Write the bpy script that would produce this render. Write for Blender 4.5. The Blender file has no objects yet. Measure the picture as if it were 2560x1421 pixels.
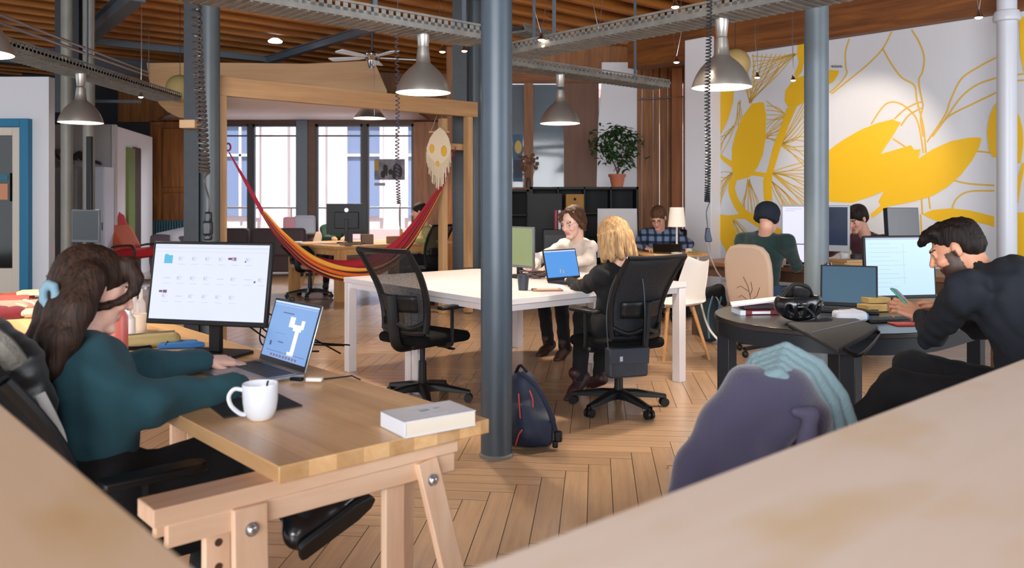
import bpy, bmesh, math, random
import numpy as np
from mathutils import Vector, Matrix, Euler
random.seed(7); rng = np.random.default_rng(7)
S = bpy.context.scene
COL = S.collection
V = Vector
PI = math.pi
# ------------------------------------------------------------ camera, world, sun, exposure
F = 2095.0; CX = 1280.0; YH = 500.0; CH = 1.35
cd = bpy.data.cameras.new('camera'); cam = bpy.data.objects.new('camera', cd); COL.objects.link(cam)
cam.location = (0, 0, CH); cam.rotation_euler = (PI/2, 0, 0)
cd.sensor_width = 36; cd.lens = 36*F/2560; cd.shift_y = -(710.5-YH)/2560
cd.clip_start = .05; cd.clip_end = 200
cd.dof.use_dof = True; cd.dof.focus_distance = 4.6; cd.dof.aperture_fstop = 3.6
S.camera = cam
S.view_settings.view_transform = 'Standard'; S.view_settings.look = 'None'
S.view_settings.gamma = 1; S.view_settings.use_curve_mapping = False
S.view_settings.exposure = 1.08
W = bpy.data.worlds.new('world'); S.world = W; W.use_nodes = True
bg = W.node_tree.nodes['Background']; bg.inputs[0].default_value = (.86, .92, 1.0, 1); bg.inputs[1].default_value = .85
sd = bpy.data.lights.new('sun', 'SUN'); sd.energy = 4.0; sd.angle = .05; sd.color = (1, .97, .93)
so = bpy.data.objects.new('sun', sd); COL.objects.link(so); so.rotation_euler = (math.radians(34), 0, math.radians(8))
def area(name, loc, rot, size, power, color):
    l = bpy.data.lights.new(name, 'AREA'); l.shape = 'RECTANGLE'; l.size, l.size_y = size; l.energy = power; l.color = color
    o = bpy.data.objects.new(name, l); COL.objects.link(o); o.location = loc; o.rotation_euler = rot; return o
# added fill light standing in for daylight, unseen behind and left of the photographer
area('window_daylight_rear', (-1.5, -4.6, 2.3), (math.radians(86), 0, math.radians(-8)), (7.5, 2.6), 520, (.93, .96, 1.0))
# added cool fill panel on the right, beyond the frame, no window there
area('window_daylight_right', (6.4, 1.8, 2.2), (math.radians(80), 0, math.radians(62)), (3.6, 2.2), 75, (.9, .94, 1.0))

area('street_skylight', (-3.0, 20.2, 5.2), (math.radians(-52), 0, 0), (8, 2.5), 1000, (.78, .88, 1.0))  # added fill outside, hidden above the window header, brightens the far left side

# ------------------------------------------------------------ picture -> place helpers
def P(px, py, y): return V(((px-CX)/F*y, y, CH-(py-YH)/F*y))
def G(px, py, h=0.0):
    y = (CH-h)*F/(py-YH); return V(((px-CX)/F*y, y, h))
def onplane(px, py, p0, n):
    d = V(((px-CX)/F, 1, -(py-YH)/F)); o = V((0, 0, CH)); t = (V(p0)-o).dot(n)/d.dot(n); return o+d*t
U = V((-.668, .744, 0)).normalized()      # the two directions of the room
VV = V((.744, .668, 0)).normalized()
UP = V((0, 0, 1))
def ang(v): return math.atan2(v.y, v.x)
AU = ang(U); AV = ang(VV)

# ------------------------------------------------------------ materials
def lin(h):
    h = h.lstrip('#'); r = [int(h[i:i+2], 16)/255 for i in (0, 2, 4)]
    return tuple((c/12.92 if c <= .04045 else ((c+.055)/1.055)**2.4) for c in r)+(1,)
def newmat(name):
    m = bpy.data.materials.new(name); m.use_nodes = True
    return m, m.node_tree, m.node_tree.nodes['Principled BSDF']
def mat(name, c, rough=.6, metal=0, spec=.5, bump=0, bscale=60, var=0, coat=0, sheen=0, emit=None, estr=1, alpha=None, trans=0, vscale=5, stretch=(1, 1, 1), c2=None):
    m, nt, b = newmat(name); N = nt.nodes; L = nt.links
    c = lin(c) if isinstance(c, str) else c
    b.inputs['Base Color'].default_value = c; b.inputs['Roughness'].default_value = rough
    b.inputs['Metallic'].default_value = metal; b.inputs['Specular IOR Level'].default_value = spec
    if coat: b.inputs['Coat Weight'].default_value = coat; b.inputs['Coat Roughness'].default_value = .15
    if sheen: b.inputs['Sheen Weight'].default_value = sheen
    if trans: b.inputs['Transmission Weight'].default_value = trans
    if alpha is not None: b.inputs['Alpha'].default_value = alpha
    if emit: b.inputs['Emission Color'].default_value = lin(emit); b.inputs['Emission Strength'].default_value = estr
    tc = mp = None
    if var or bump:
        tc = N.new('ShaderNodeTexCoord'); mp = N.new('ShaderNodeMapping'); mp.inputs['Scale'].default_value = stretch
        L.new(tc.outputs['Object'], mp.inputs['Vector'])
    if var:
        n = N.new('ShaderNodeTexNoise'); n.inputs['Scale'].default_value = vscale; n.inputs['Detail'].default_value = 5
        L.new(mp.outputs[0], n.inputs['Vector'])
        r = N.new('ShaderNodeValToRGB')
        if c2: hi = lin(c2); lo = c
        else:
            lo = tuple(x*(1-var) for x in c[:3])+(1,); hi = tuple(min(1, x*(1+var)) for x in c[:3])+(1,)
        r.color_ramp.elements[0].color = lo; r.color_ramp.elements[1].color = hi
        r.color_ramp.elements[0].position = .3; r.color_ramp.elements[1].position = .7
        L.new(n.outputs['Fac'], r.inputs[0]); L.new(r.outputs[0], b.inputs['Base Color'])
    if bump:
        n2 = N.new('ShaderNodeTexNoise'); n2.inputs['Scale'].default_value = bscale; n2.inputs['Detail'].default_value = 4
        L.new(mp.outputs[0], n2.inputs['Vector'])
        bp = N.new('ShaderNodeBump'); bp.inputs['Strength'].default_value = bump; bp.inputs['Distance'].default_value = .01
        L.new(n2.outputs['Fac'], bp.inputs['Height']); L.new(bp.outputs[0], b.inputs['Normal'])
    return m
def wood(name, c1, c2, axis=0, scale=1.0, rough=.45, blocks=None, knots=True, coat=0):
    """grain running along the object's axis; blocks = (len, width) glued staves"""
    m, nt, b = newmat(name); N = nt.nodes; L = nt.links
    tc = N.new('ShaderNodeTexCoord'); mp = N.new('ShaderNodeMapping')
    s = [14*scale]*3; s[axis] = 1.1*scale; mp.inputs['Scale'].default_value = s
    L.new(tc.outputs['Object'], mp.inputs['Vector'])
    n = N.new('ShaderNodeTexNoise'); n.inputs['Scale'].default_value = 1.6; n.inputs['Detail'].default_value = 8; n.inputs['Roughness'].default_value = .62; n.inputs['Distortion'].default_value = .6
    L.new(mp.outputs[0], n.inputs['Vector'])
    r = N.new('ShaderNodeValToRGB'); r.color_ramp.elements[0].color = lin(c1); r.color_ramp.elements[1].color = lin(c2)
    r.color_ramp.elements[0].position = .3; r.color_ramp.elements[1].position = .72
    L.new(n.outputs['Fac'], r.inputs[0]); out = r.outputs[0]
    if blocks:
        bt = N.new('ShaderNodeTexBrick'); bt.inputs['Scale'].default_value = 1
        bt.inputs['Brick Width'].default_value = blocks[0]; bt.inputs['Row Height'].default_value = blocks[1]
        bt.inputs['Mortar Size'].default_value = .0006; bt.inputs['Color1'].default_value = (.80, .78, .76, 1); bt.inputs['Color2'].default_value = (1.12, 1.1, 1.08, 1)
        bt.inputs['Mortar'].default_value = (.62, .55, .5, 1); bt.inputs['Bias'].default_value = .1
        mp2 = N.new('ShaderNodeMapping'); L.new(tc.outputs['Object'], mp2.inputs['Vector'])
        if axis == 1: mp2.inputs['Rotation'].default_value = (0, 0, PI/2)
        if axis == 2: mp2.inputs['Rotation'].default_value = (0, PI/2, 0)
        L.new(mp2.outputs[0], bt.inputs['Vector'])
        mx = N.new('ShaderNodeMix'); mx.data_type = 'RGBA'; mx.blend_type = 'MULTIPLY'; mx.inputs['Factor'].default_value = .55
        L.new(out, mx.inputs['A']); L.new(bt.outputs['Color'], mx.inputs['B']); out = mx.outputs['Result']
    L.new(out, b.inputs['Base Color']); b.inputs['Roughness'].default_value = rough
    if coat: b.inputs['Coat Weight'].default_value = coat; b.inputs['Coat Roughness'].default_value = .2
    bp = N.new('ShaderNodeBump'); bp.inputs['Strength'].default_value = .12; bp.inputs['Distance'].default_value = .003
    L.new(n.outputs['Fac'], bp.inputs['Height']); L.new(bp.outputs[0], b.inputs['Normal'])
    return m
def attrmat(name, rough=.5, attr='tint', noise=.25, nscale=30, coat=0, sheen=0, sss=0, stretch=(1, 1, 1), bump=.1, spec=.5):
    m, nt, b = newmat(name); N = nt.nodes; L = nt.links
    a = N.new('ShaderNodeAttribute'); a.attribute_name = attr
    tc = N.new('ShaderNodeTexCoord'); mp = N.new('ShaderNodeMapping'); mp.inputs['Scale'].default_value = stretch; L.new(tc.outputs['Object'], mp.inputs['Vector'])
    n = N.new('ShaderNodeTexNoise'); n.inputs['Scale'].default_value = nscale; n.inputs['Detail'].default_value = 5; L.new(mp.outputs[0], n.inputs['Vector'])
    mr = N.new('ShaderNodeMapRange'); mr.inputs['From Min'].default_value = .25; mr.inputs['From Max'].default_value = .75
    mr.inputs['To Min'].default_value = 1-noise; mr.inputs['To Max'].default_value = 1+noise; L.new(n.outputs['Fac'], mr.inputs[0])
    mx = N.new('ShaderNodeVectorMath'); mx.operation = 'SCALE'; L.new(a.outputs['Color'], mx.inputs[0]); L.new(mr.outputs[0], mx.inputs['Scale'])
    L.new(mx.outputs[0], b.inputs['Base Color']); b.inputs['Roughness'].default_value = rough; b.inputs['Specular IOR Level'].default_value = spec
    if coat: b.inputs['Coat Weight'].default_value = coat; b.inputs['Coat Roughness'].default_value = .22
    if sheen: b.inputs['Sheen Weight'].default_value = sheen
    if sss: b.inputs['Subsurface Weight'].default_value = sss; b.inputs['Subsurface Radius'].default_value = (.012, .005, .003); b.inputs['Subsurface Scale'].default_value = 1
    if bump:
        bp = N.new('ShaderNodeBump'); bp.inputs['Strength'].default_value = bump; bp.inputs['Distance'].default_value = .004
        L.new(n.outputs['Fac'], bp.inputs['Height']); L.new(bp.outputs[0], b.inputs['Normal'])
    return m
M_ = {}
def K(key, *a, **k):
    if key not in M_: M_[key] = mat(key, *a, **k)
    return M_[key]

# ------------------------------------------------------------ mesh builder
class MB:
    def __init__(s): s.bm = bmesh.new(); s.mi = 0
    def _x(s, vs, M):
        if M is not None: bmesh.ops.transform(s.bm, matrix=M, verts=vs)
        return s
    def box(s, c, size, rot=None):
        r = bmesh.ops.create_cube(s.bm, size=1.0); vs = r['verts']
        M = Matrix.Translation(V(c)) @ (rot.to_4x4() if rot is not None else Matrix.Identity(4)) @ Matrix.Diagonal((*size, 1))
        for f in {f for v in vs for f in v.link_faces}: f.material_index = s.mi
        return s._x(vs, M)
    def bar(s, a, b, w, h, up=UP):
        """box from a to b, w across, h along up"""
        a = V(a); b = V(b); d = b-a; L = d.length; x = d.normalized(); up = V(up)
        if abs(x.dot(up)) > .99: up = V((0, 1, 0))
        y = up.cross(x).normalized(); z = x.cross(y)
        R = Matrix((x, y, z)).transposed()
        return s.box((a+b)/2, (L, w, h), R)
    def cyl(s, a, b, r, r2=None, seg=20, caps=True):
        a = V(a); b = V(b); d = b-a; r2 = r if r2 is None else r2
        q = UP.rotation_difference(d.normalized()).to_matrix().to_4x4()
        res = bmesh.ops.create_cone(s.bm, cap_ends=caps, segments=seg, radius1=r, radius2=r2, depth=d.length, matrix=Matrix.Translation((a+b)/2) @ q)
        for f in {f for v in res['verts'] for f in v.link_faces}: f.material_index = s.mi
        return s
    def sph(s, c, r, seg=20, rot=None):
        r = (r, r, r) if not hasattr(r, '__len__') else r
        M = Matrix.Translation(V(c)) @ (rot.to_4x4() if rot is not None else Matrix.Identity(4)) @ Matrix.Diagonal((*r, 1))
        res = bmesh.ops.create_uvsphere(s.bm, u_segments=seg, v_segments=max(6, seg//2), radius=1, matrix=M)
        for f in {f for v in res['verts'] for f in v.link_faces}: f.material_index = s.mi
        return s
    def lathe(s, prof, o=(0, 0, 0), seg=32, M=None, close=False):
        o = V(o); rings = []; new = []
        for r, z in prof:
            if r < 1e-6: rings.append([s.bm.verts.new(o+V((0, 0, z)))])
            else: rings.append([s.bm.verts.new(o+V((r*math.cos(2*PI*i/seg), r*math.sin(2*PI*i/seg), z))) for i in range(seg)])
            new += rings[-1]
        for A, B in zip(rings, rings[1:]):
            for i in range(seg):
                j = (i+1) % seg
                q = [A[i % len(A)], A[j % len(A)], B[j % len(B)], B[i % len(B)]]
                u = []
                for v in q:
                    if v not in u: u.append(v)
                if len(u) > 2:
                    try: f = s.bm.faces.new(u); f.material_index = s.mi
                    except ValueError: pass
        return s._x(new, M)
    def tube(s, pts, r, seg=8, closed=False, flat=1.0):
        pts = [V(p) for p in pts]; n = len(pts); rr = r if hasattr(r, '__len__') else [r]*n
        t0 = (pts[1]-pts[0]).normalized(); nrm = t0.orthogonal().normalized(); rings = []
        for i, p in enumerate(pts):
            if closed: t = (pts[(i+1) % n]-pts[i-1]).normalized()
            else: t = (pts[min(i+1, n-1)]-pts[max(i-1, 0)]).normalized()
            nrm = (nrm-t*nrm.dot(t))
            nrm = nrm.normalized() if nrm.length > 1e-6 else t.orthogonal().normalized()
            bn = t.cross(nrm)
            rings.append([s.bm.verts.new(p+(nrm*math.cos(2*PI*k/seg)+bn*math.sin(2*PI*k/seg)*flat)*rr[i]) for k in range(seg)])
        prs = list(zip(rings, rings[1:]))+([(rings[-1], rings[0])] if closed else [])
        for A, B in prs:
            for k in range(seg):
                f = s.bm.faces.new((A[k], A[(k+1) % seg], B[(k+1) % seg], B[k])); f.material_index = s.mi
        if not closed:
            for R in (rings[0], rings[-1]):
                f = s.bm.faces.new(R); f.material_index = s.mi
        return s
    def prism(s, poly, o, ax, ay, thick):
        """polygon in plane o + x*ax + y*ay, extruded both ways along the normal by thick/2"""
        o = V(o); ax = V(ax); ay = V(ay); n = ax.cross(ay).normalized()
        a = [s.bm.verts.new(o+ax*x+ay*y+n*thick/2) for x, y in poly]
        b = [s.bm.verts.new(o+ax*x+ay*y-n*thick/2) for x, y in poly]
        m = len(poly); fs = [s.bm.faces.new(a), s.bm.faces.new(b[::-1])]
        for i in range(m): fs.append(s.bm.faces.new((a[i], b[i], b[(i+1) % m], a[(i+1) % m])))
        for f in fs: f.material_index = s.mi
        return s
    def sheet(s, rows, thick=0):
        """grid of points"""
        g = [[s.bm.verts.new(V(p)) for p in r] for r in rows]
        for A, B in zip(g, g[1:]):
            for i in range(len(A)-1):
                f = s.bm.faces.new((A[i], A[i+1], B[i+1], B[i])); f.material_index = s.mi
        return s
    def build(s, name, m, parent=None, bevel=0, sharp=35, solid=0, subsurf=0, bseg=2, label=None):
        bmesh.ops.recalc_face_normals(s.bm, faces=s.bm.faces[:])
        me = bpy.data.meshes.new(name); s.bm.to_mesh(me); s.bm.free()
        for mm in (m if isinstance(m, (list, tuple)) else [m]): me.materials.append(mm)
        me.polygons.foreach_set('use_smooth', [True]*len(me.polygons))
        try: me.set_sharp_from_angle(angle=math.radians(sharp))
        except Exception: pass
        o = bpy.data.objects.new(name, me); COL.objects.link(o)
        if parent is not None: o.parent = parent
        if label: o['label'] = label
        if solid: md = o.modifiers.new('solid', 'SOLIDIFY'); md.thickness = solid; md.offset = 0
        if subsurf: md = o.modifiers.new('sub', 'SUBSURF'); md.levels = md.render_levels = subsurf
        if bevel:
            md = o.modifiers.new('bevel', 'BEVEL'); md.width = bevel; md.segments = bseg; md.limit_method = 'ANGLE'; md.angle_limit = math.radians(40)
            md.harden_normals = False
        return o
def thing(name, label, cat, loc=(0, 0, 0), rotz=0, group=None):
    o = bpy.data.objects.new(name, None); COL.objects.link(o); o.location = loc; o.rotation_euler = (0, 0, rotz)
    o.empty_display_size = .1; o['label'] = label; o['category'] = cat
    if group: o['group'] = group
    return o
def tag(o, label, cat, group=None):
    o['label'] = label; o['category'] = cat
    if group: o['group'] = group
    return o
def struct(o): o['kind'] = 'structure'; return o
def dup(root, loc, rotz=0, label=None, group=None):
    r = root.copy(); COL.objects.link(r); r.location = loc; r.rotation_euler = (0, 0, rotz)
    if label: r['label'] = label
    if group: r['group'] = group
    for ch in list(root.children):
        c = ch.copy(); COL.objects.link(c); c.parent = r
        for g in ch.children:
            d = g.copy(); COL.objects.link(d); d.parent = c
    return r
def bez(pts, n=12):
    """catmull-rom through pts"""
    pts = [V(p) for p in pts]; out = []
    for i in range(len(pts)-1):
        p0 = pts[max(i-1, 0)]; p1 = pts[i]; p2 = pts[i+1]; p3 = pts[min(i+2, len(pts)-1)]
        for k in range(n):
            t = k/n
            out.append(.5*((2*p1)+(p2-p0)*t+(2*p0-5*p1+4*p2-p3)*t*t+(3*p1-p0-3*p2+p3)*t**3))
    out.append(pts[-1]); return out

# ------------------------------------------------------------ smooth implicit shapes
def smin(a, b, k):
    h = np.clip(.5+.5*(b-a)/k, 0, 1); return b*(1-h)+a*h-k*h*(1-h)
class SDF:
    """list of primitives blended smoothly and meshed by surface nets"""
    def __init__(s, k=.02): s.k = k; s.pr = []; s.sub = []; s.disp = None
    def cap(s, a, b, ra, rb=None, sq=None, k=None):
        s.pr.append(('c', np.array(a, float), np.array(b, float), ra, ra if rb is None else rb, sq, k or s.k)); return s
    def chain(s, pts, rs, k=None):
        for i in range(len(pts)-1): s.cap(pts[i], pts[i+1], rs[i], rs[i+1], k=k)
        return s
    def ell(s, c, r, R=None, k=None, cut=False):
        R = np.eye(3) if R is None else np.array(R, float)
        (s.sub if cut else s.pr).append(('e', np.array(c, float), np.array(r, float), R, k or s.k)); return s
    def plane(s, p, n):   # cut away everything on the side n points to
        s.sub.append(('p', np.array(p, float), np.array(n, float))); return s
    def rbox(s, c, half, rad, R=None, k=None):
        R = np.eye(3) if R is None else np.array(R, float)
        s.pr.append(('b', np.array(c, float), np.array(half, float), rad, R, k or s.k)); return s
    def mesh(s, vox):
        lo = np.full(3, 1e9); hi = -lo; bbs = []
        for q in s.pr:
            if q[0] == 'c': r = max(q[3], q[4])*1.25; l = np.minimum(q[1], q[2])-r; h = np.maximum(q[1], q[2])+r
            elif q[0] == 'e': r = q[2].max(); l = q[1]-r; h = q[1]+r
            else: r = np.linalg.norm(q[2])+q[3]; l = q[1]-r; h = q[1]+r
            bbs.append((l, h)); lo = np.minimum(lo, l); hi = np.maximum(hi, h)
        lo -= 3*vox+.012; hi += 3*vox+.012
        n = np.ceil((hi-lo)/vox).astype(int)+1
        ax = [lo[i]+vox*np.arange(n[i]) for i in range(3)]
        D = np.full(n, .25, np.float32)
        def region(l, h, mar):
            a = np.clip(np.floor((l-mar-lo)/vox).astype(int), 0, n-1); b = np.clip(np.ceil((h+mar-lo)/vox).astype(int)+1, 1, n)
            X = ax[0][a[0]:b[0], None, None]; Y = ax[1][None, a[1]:b[1], None]; Z = ax[2][None, None, a[2]:b[2]]
            return (slice(a[0], b[0]), slice(a[1], b[1]), slice(a[2], b[2])), X, Y, Z
        def ev(q, X, Y, Z):
            if q[0] == 'c':
                a, b, ra, rb, sq = q[1], q[2], q[3], q[4], q[5]
                dx, dy, dz = X-a[0], Y-a[1], Z-a[2]; ab = b-a
                t = np.clip((dx*ab[0]+dy*ab[1]+dz*ab[2])/max(ab@ab, 1e-9), 0, 1)
                ex, ey, ez = dx-t*ab[0], dy-t*ab[1], dz-t*ab[2]
                if sq is not None:
                    n_, f = np.array(sq[0]), sq[1]; w = (ex*n_[0]+ey*n_[1]+ez*n_[2])*(1/f-1)
                    ex = ex+w*n_[0]; ey = ey+w*n_[1]; ez = ez+w*n_[2]
                return np.sqrt(ex*ex+ey*ey+ez*ez)-(ra+(rb-ra)*t)
            if q[0] == 'p': return (X-q[1][0])*q[2][0]+(Y-q[1][1])*q[2][1]+(Z-q[1][2])*q[2][2]
            c = q[1]; R = q[3] if q[0] == 'e' else q[4]
            dx, dy, dz = X-c[0], Y-c[1], Z-c[2]
            l = [dx*R[0, i]+dy*R[1, i]+dz*R[2, i] for i in range(3)]
            if q[0] == 'e':
                r = q[2]; k0 = np.sqrt((l[0]/r[0])**2+(l[1]/r[1])**2+(l[2]/r[2])**2); k1 = np.sqrt((l[0]/r[0]**2)**2+(l[1]/r[1]**2)**2+(l[2]/r[2]**2)**2)+1e-9
                return k0*(k0-1)/k1
            h = q[2]; e = [np.maximum(np.abs(l[i])-h[i], 0) for i in range(3)]
            ins = np.minimum(np.maximum(np.maximum(np.abs(l[0])-h[0], np.abs(l[1])-h[1]), np.abs(l[2])-h[2]), 0)
            return np.sqrt(e[0]**2+e[1]**2+e[2]**2)+ins-q[3]
        for q, (l, h) in zip(s.pr, bbs):
            k = q[6] if q[0] == 'c' else (q[4] if q[0] == 'e' else q[5])
            sl, X, Y, Z = region(l, h, k+3*vox)
            D[sl] = smin(D[sl], ev(q, X, Y, Z), k)
        for q in s.sub:
            if q[0] == 'p':
                sl, X, Y, Z = region(lo, hi, 0); D[sl] = np.maximum(D[sl], ev(q, X, Y, Z))
            else:
                r = q[2].max(); sl, X, Y, Z = region(q[1]-r, q[1]+r, q[4]+2*vox); D[sl] = -smin(-D[sl], ev(q, X, Y, Z), q[4])
        if s.disp is not None:
            sl, X, Y, Z = region(lo, hi, 0); D = D+s.disp(X, Y, Z)
        D[0] = D[-1] = .2; D[:, 0] = D[:, -1] = .2; D[:, :, 0] = D[:, :, -1] = .2
        # surface nets
        ins = D < 0
        C = np.zeros(np.array(D.shape)-1, np.int8)
        for i in (0, 1):
            for j in (0, 1):
                for k in (0, 1): C += ins[i:n[0]-1+i, j:n[1]-1+j, k:n[2]-1+k]
        idx = np.argwhere((C > 0) & (C < 8)); m = len(idx)
        if m == 0: return np.zeros((0, 3)), np.zeros((0, 4), int)
        ID = -np.ones(C.shape, np.int32); ID[tuple(idx.T)] = np.arange(m)
        acc = np.zeros((m, 3)); cnt = np.zeros(m); cn = [(i, j, k) for i in (0, 1) for j in (0, 1) for k in (0, 1)]
        for a in cn:
            for d in range(3):
                if a[d]: continue
                b = list(a); b[d] = 1
                va = D[tuple((idx+np.array(a)).T)]; vb = D[tuple((idx+np.array(b)).T)]
                w = (va < 0) != (vb < 0); t = va/(va-vb+1e-12)
                p = np.array(a, float)[None, :].repeat(m, 0); p[:, d] = t
                acc[w] += p[w]; cnt[w] += 1
        verts = lo+vox*(idx+acc/cnt[:, None])
        faces = []
        for d in range(3):
            sl0 = [slice(None)]*3; sl1 = [slice(None)]*3; sl0[d] = slice(0, -1); sl1[d] = slice(1, None)
            A = ins[tuple(sl0)]; B = ins[tuple(sl1)]; e = np.argwhere(A != B)
            o1, o2 = [(1, 2), (2, 0), (0, 1)][d]
            e = e[(e[:, o1] > 0) & (e[:, o2] > 0) & (e[:, o1] < C.shape[o1]) & (e[:, o2] < C.shape[o2])]
            def sh(p, q): f = e.copy(); f[:, o1] -= p; f[:, o2] -= q; return ID[tuple(f.T)]
            q = np.stack([sh(1, 1), sh(0, 1), sh(0, 0), sh(1, 0)], 1)
            fl = ~A[tuple(e.T)]; q[fl] = q[fl][:, ::-1]; faces.append(q)
        return verts, np.concatenate(faces)
def sdfobj(name, parts, m, parent=None, tint=None, relto=None, smooth=1, label=None):
    """parts: list of (SDF, voxel); tint(verts)->rgb"""
    Vs = []; Fs = []; off = 0
    for sd_, vox in parts:
        v, f = sd_.mesh(vox)
        for _ in range(smooth):
            if len(v) == 0: break
            s_ = np.zeros_like(v); c_ = np.zeros(len(v))
            for i in range(4):
                a, b = f[:, i], f[:, (i+1) % 4]
                np.add.at(s_, a, v[b]); np.add.at(c_, a, 1); np.add.at(s_, b, v[a]); np.add.at(c_, b, 1)
            v = .5*v+.5*s_/np.maximum(c_, 1)[:, None]
        Vs.append(v); Fs.append(f+off); off += len(v)
    v = np.concatenate(Vs); f = np.concatenate(Fs)
    cols = tint(v) if tint else None
    if relto is not None: v = v-np.array(relto)
    me = bpy.data.meshes.new(name); me.from_pydata(v.tolist(), [], f.tolist())
    me.polygons.foreach_set('use_smooth', [True]*len(me.polygons))
    me.materials.append(m)
    if cols is not None:
        at = me.color_attributes.new('tint', 'FLOAT_COLOR', 'POINT')
        at.data.foreach_set('color', np.concatenate([cols, np.ones((len(cols), 1))], 1).astype(np.float32).ravel())
    o = bpy.data.objects.new(name, me); COL.objects.link(o)
    if parent is not None: o.parent = parent
    if label: o['label'] = label
    return o
# ============================================================ SETTING
m_white = mat('white_plaster', '#d8d9de', .75, bump=.05, bscale=90)
m_white2 = mat('white_paint', '#eeecf0', .6)
m_darksteel = mat('dark_steel_paint', '#2e3338', .45, var=.12, vscale=12, spec=.4)
m_column = mat('grey_column_paint', '#414d58', .38, var=.06, vscale=9, bump=.04, bscale=200)
m_galv = mat('galvanised_steel', '#85827c', .45, metal=.45, var=.2, vscale=10)
m_oldwood = wood('old_pine_boards', '#74421c', '#ac6e30', 2, .7, .5)
m_oldwoodh = wood('old_pine_beam', '#5a3010', '#9a5c24', 0, .5, .55)
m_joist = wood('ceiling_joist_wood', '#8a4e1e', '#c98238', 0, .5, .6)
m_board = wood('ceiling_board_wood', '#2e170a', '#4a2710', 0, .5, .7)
m_ply = wood('birch_plywood', '#b98f63', '#cba57a', 0, .35, .5)
m_beamply = wood('laminated_beam_wood', '#b0855a', '#c79c6e', 0, .5, .45)
m_frame = mat('window_frame_brown', '#6a4a38', .5, var=.15, vscale=8)
m_yellow = mat('yellow_wall_paint', '#f0bd14', .55)
m_yline = mat('yellow_line_paint', '#dcb24e', .6)

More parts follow.
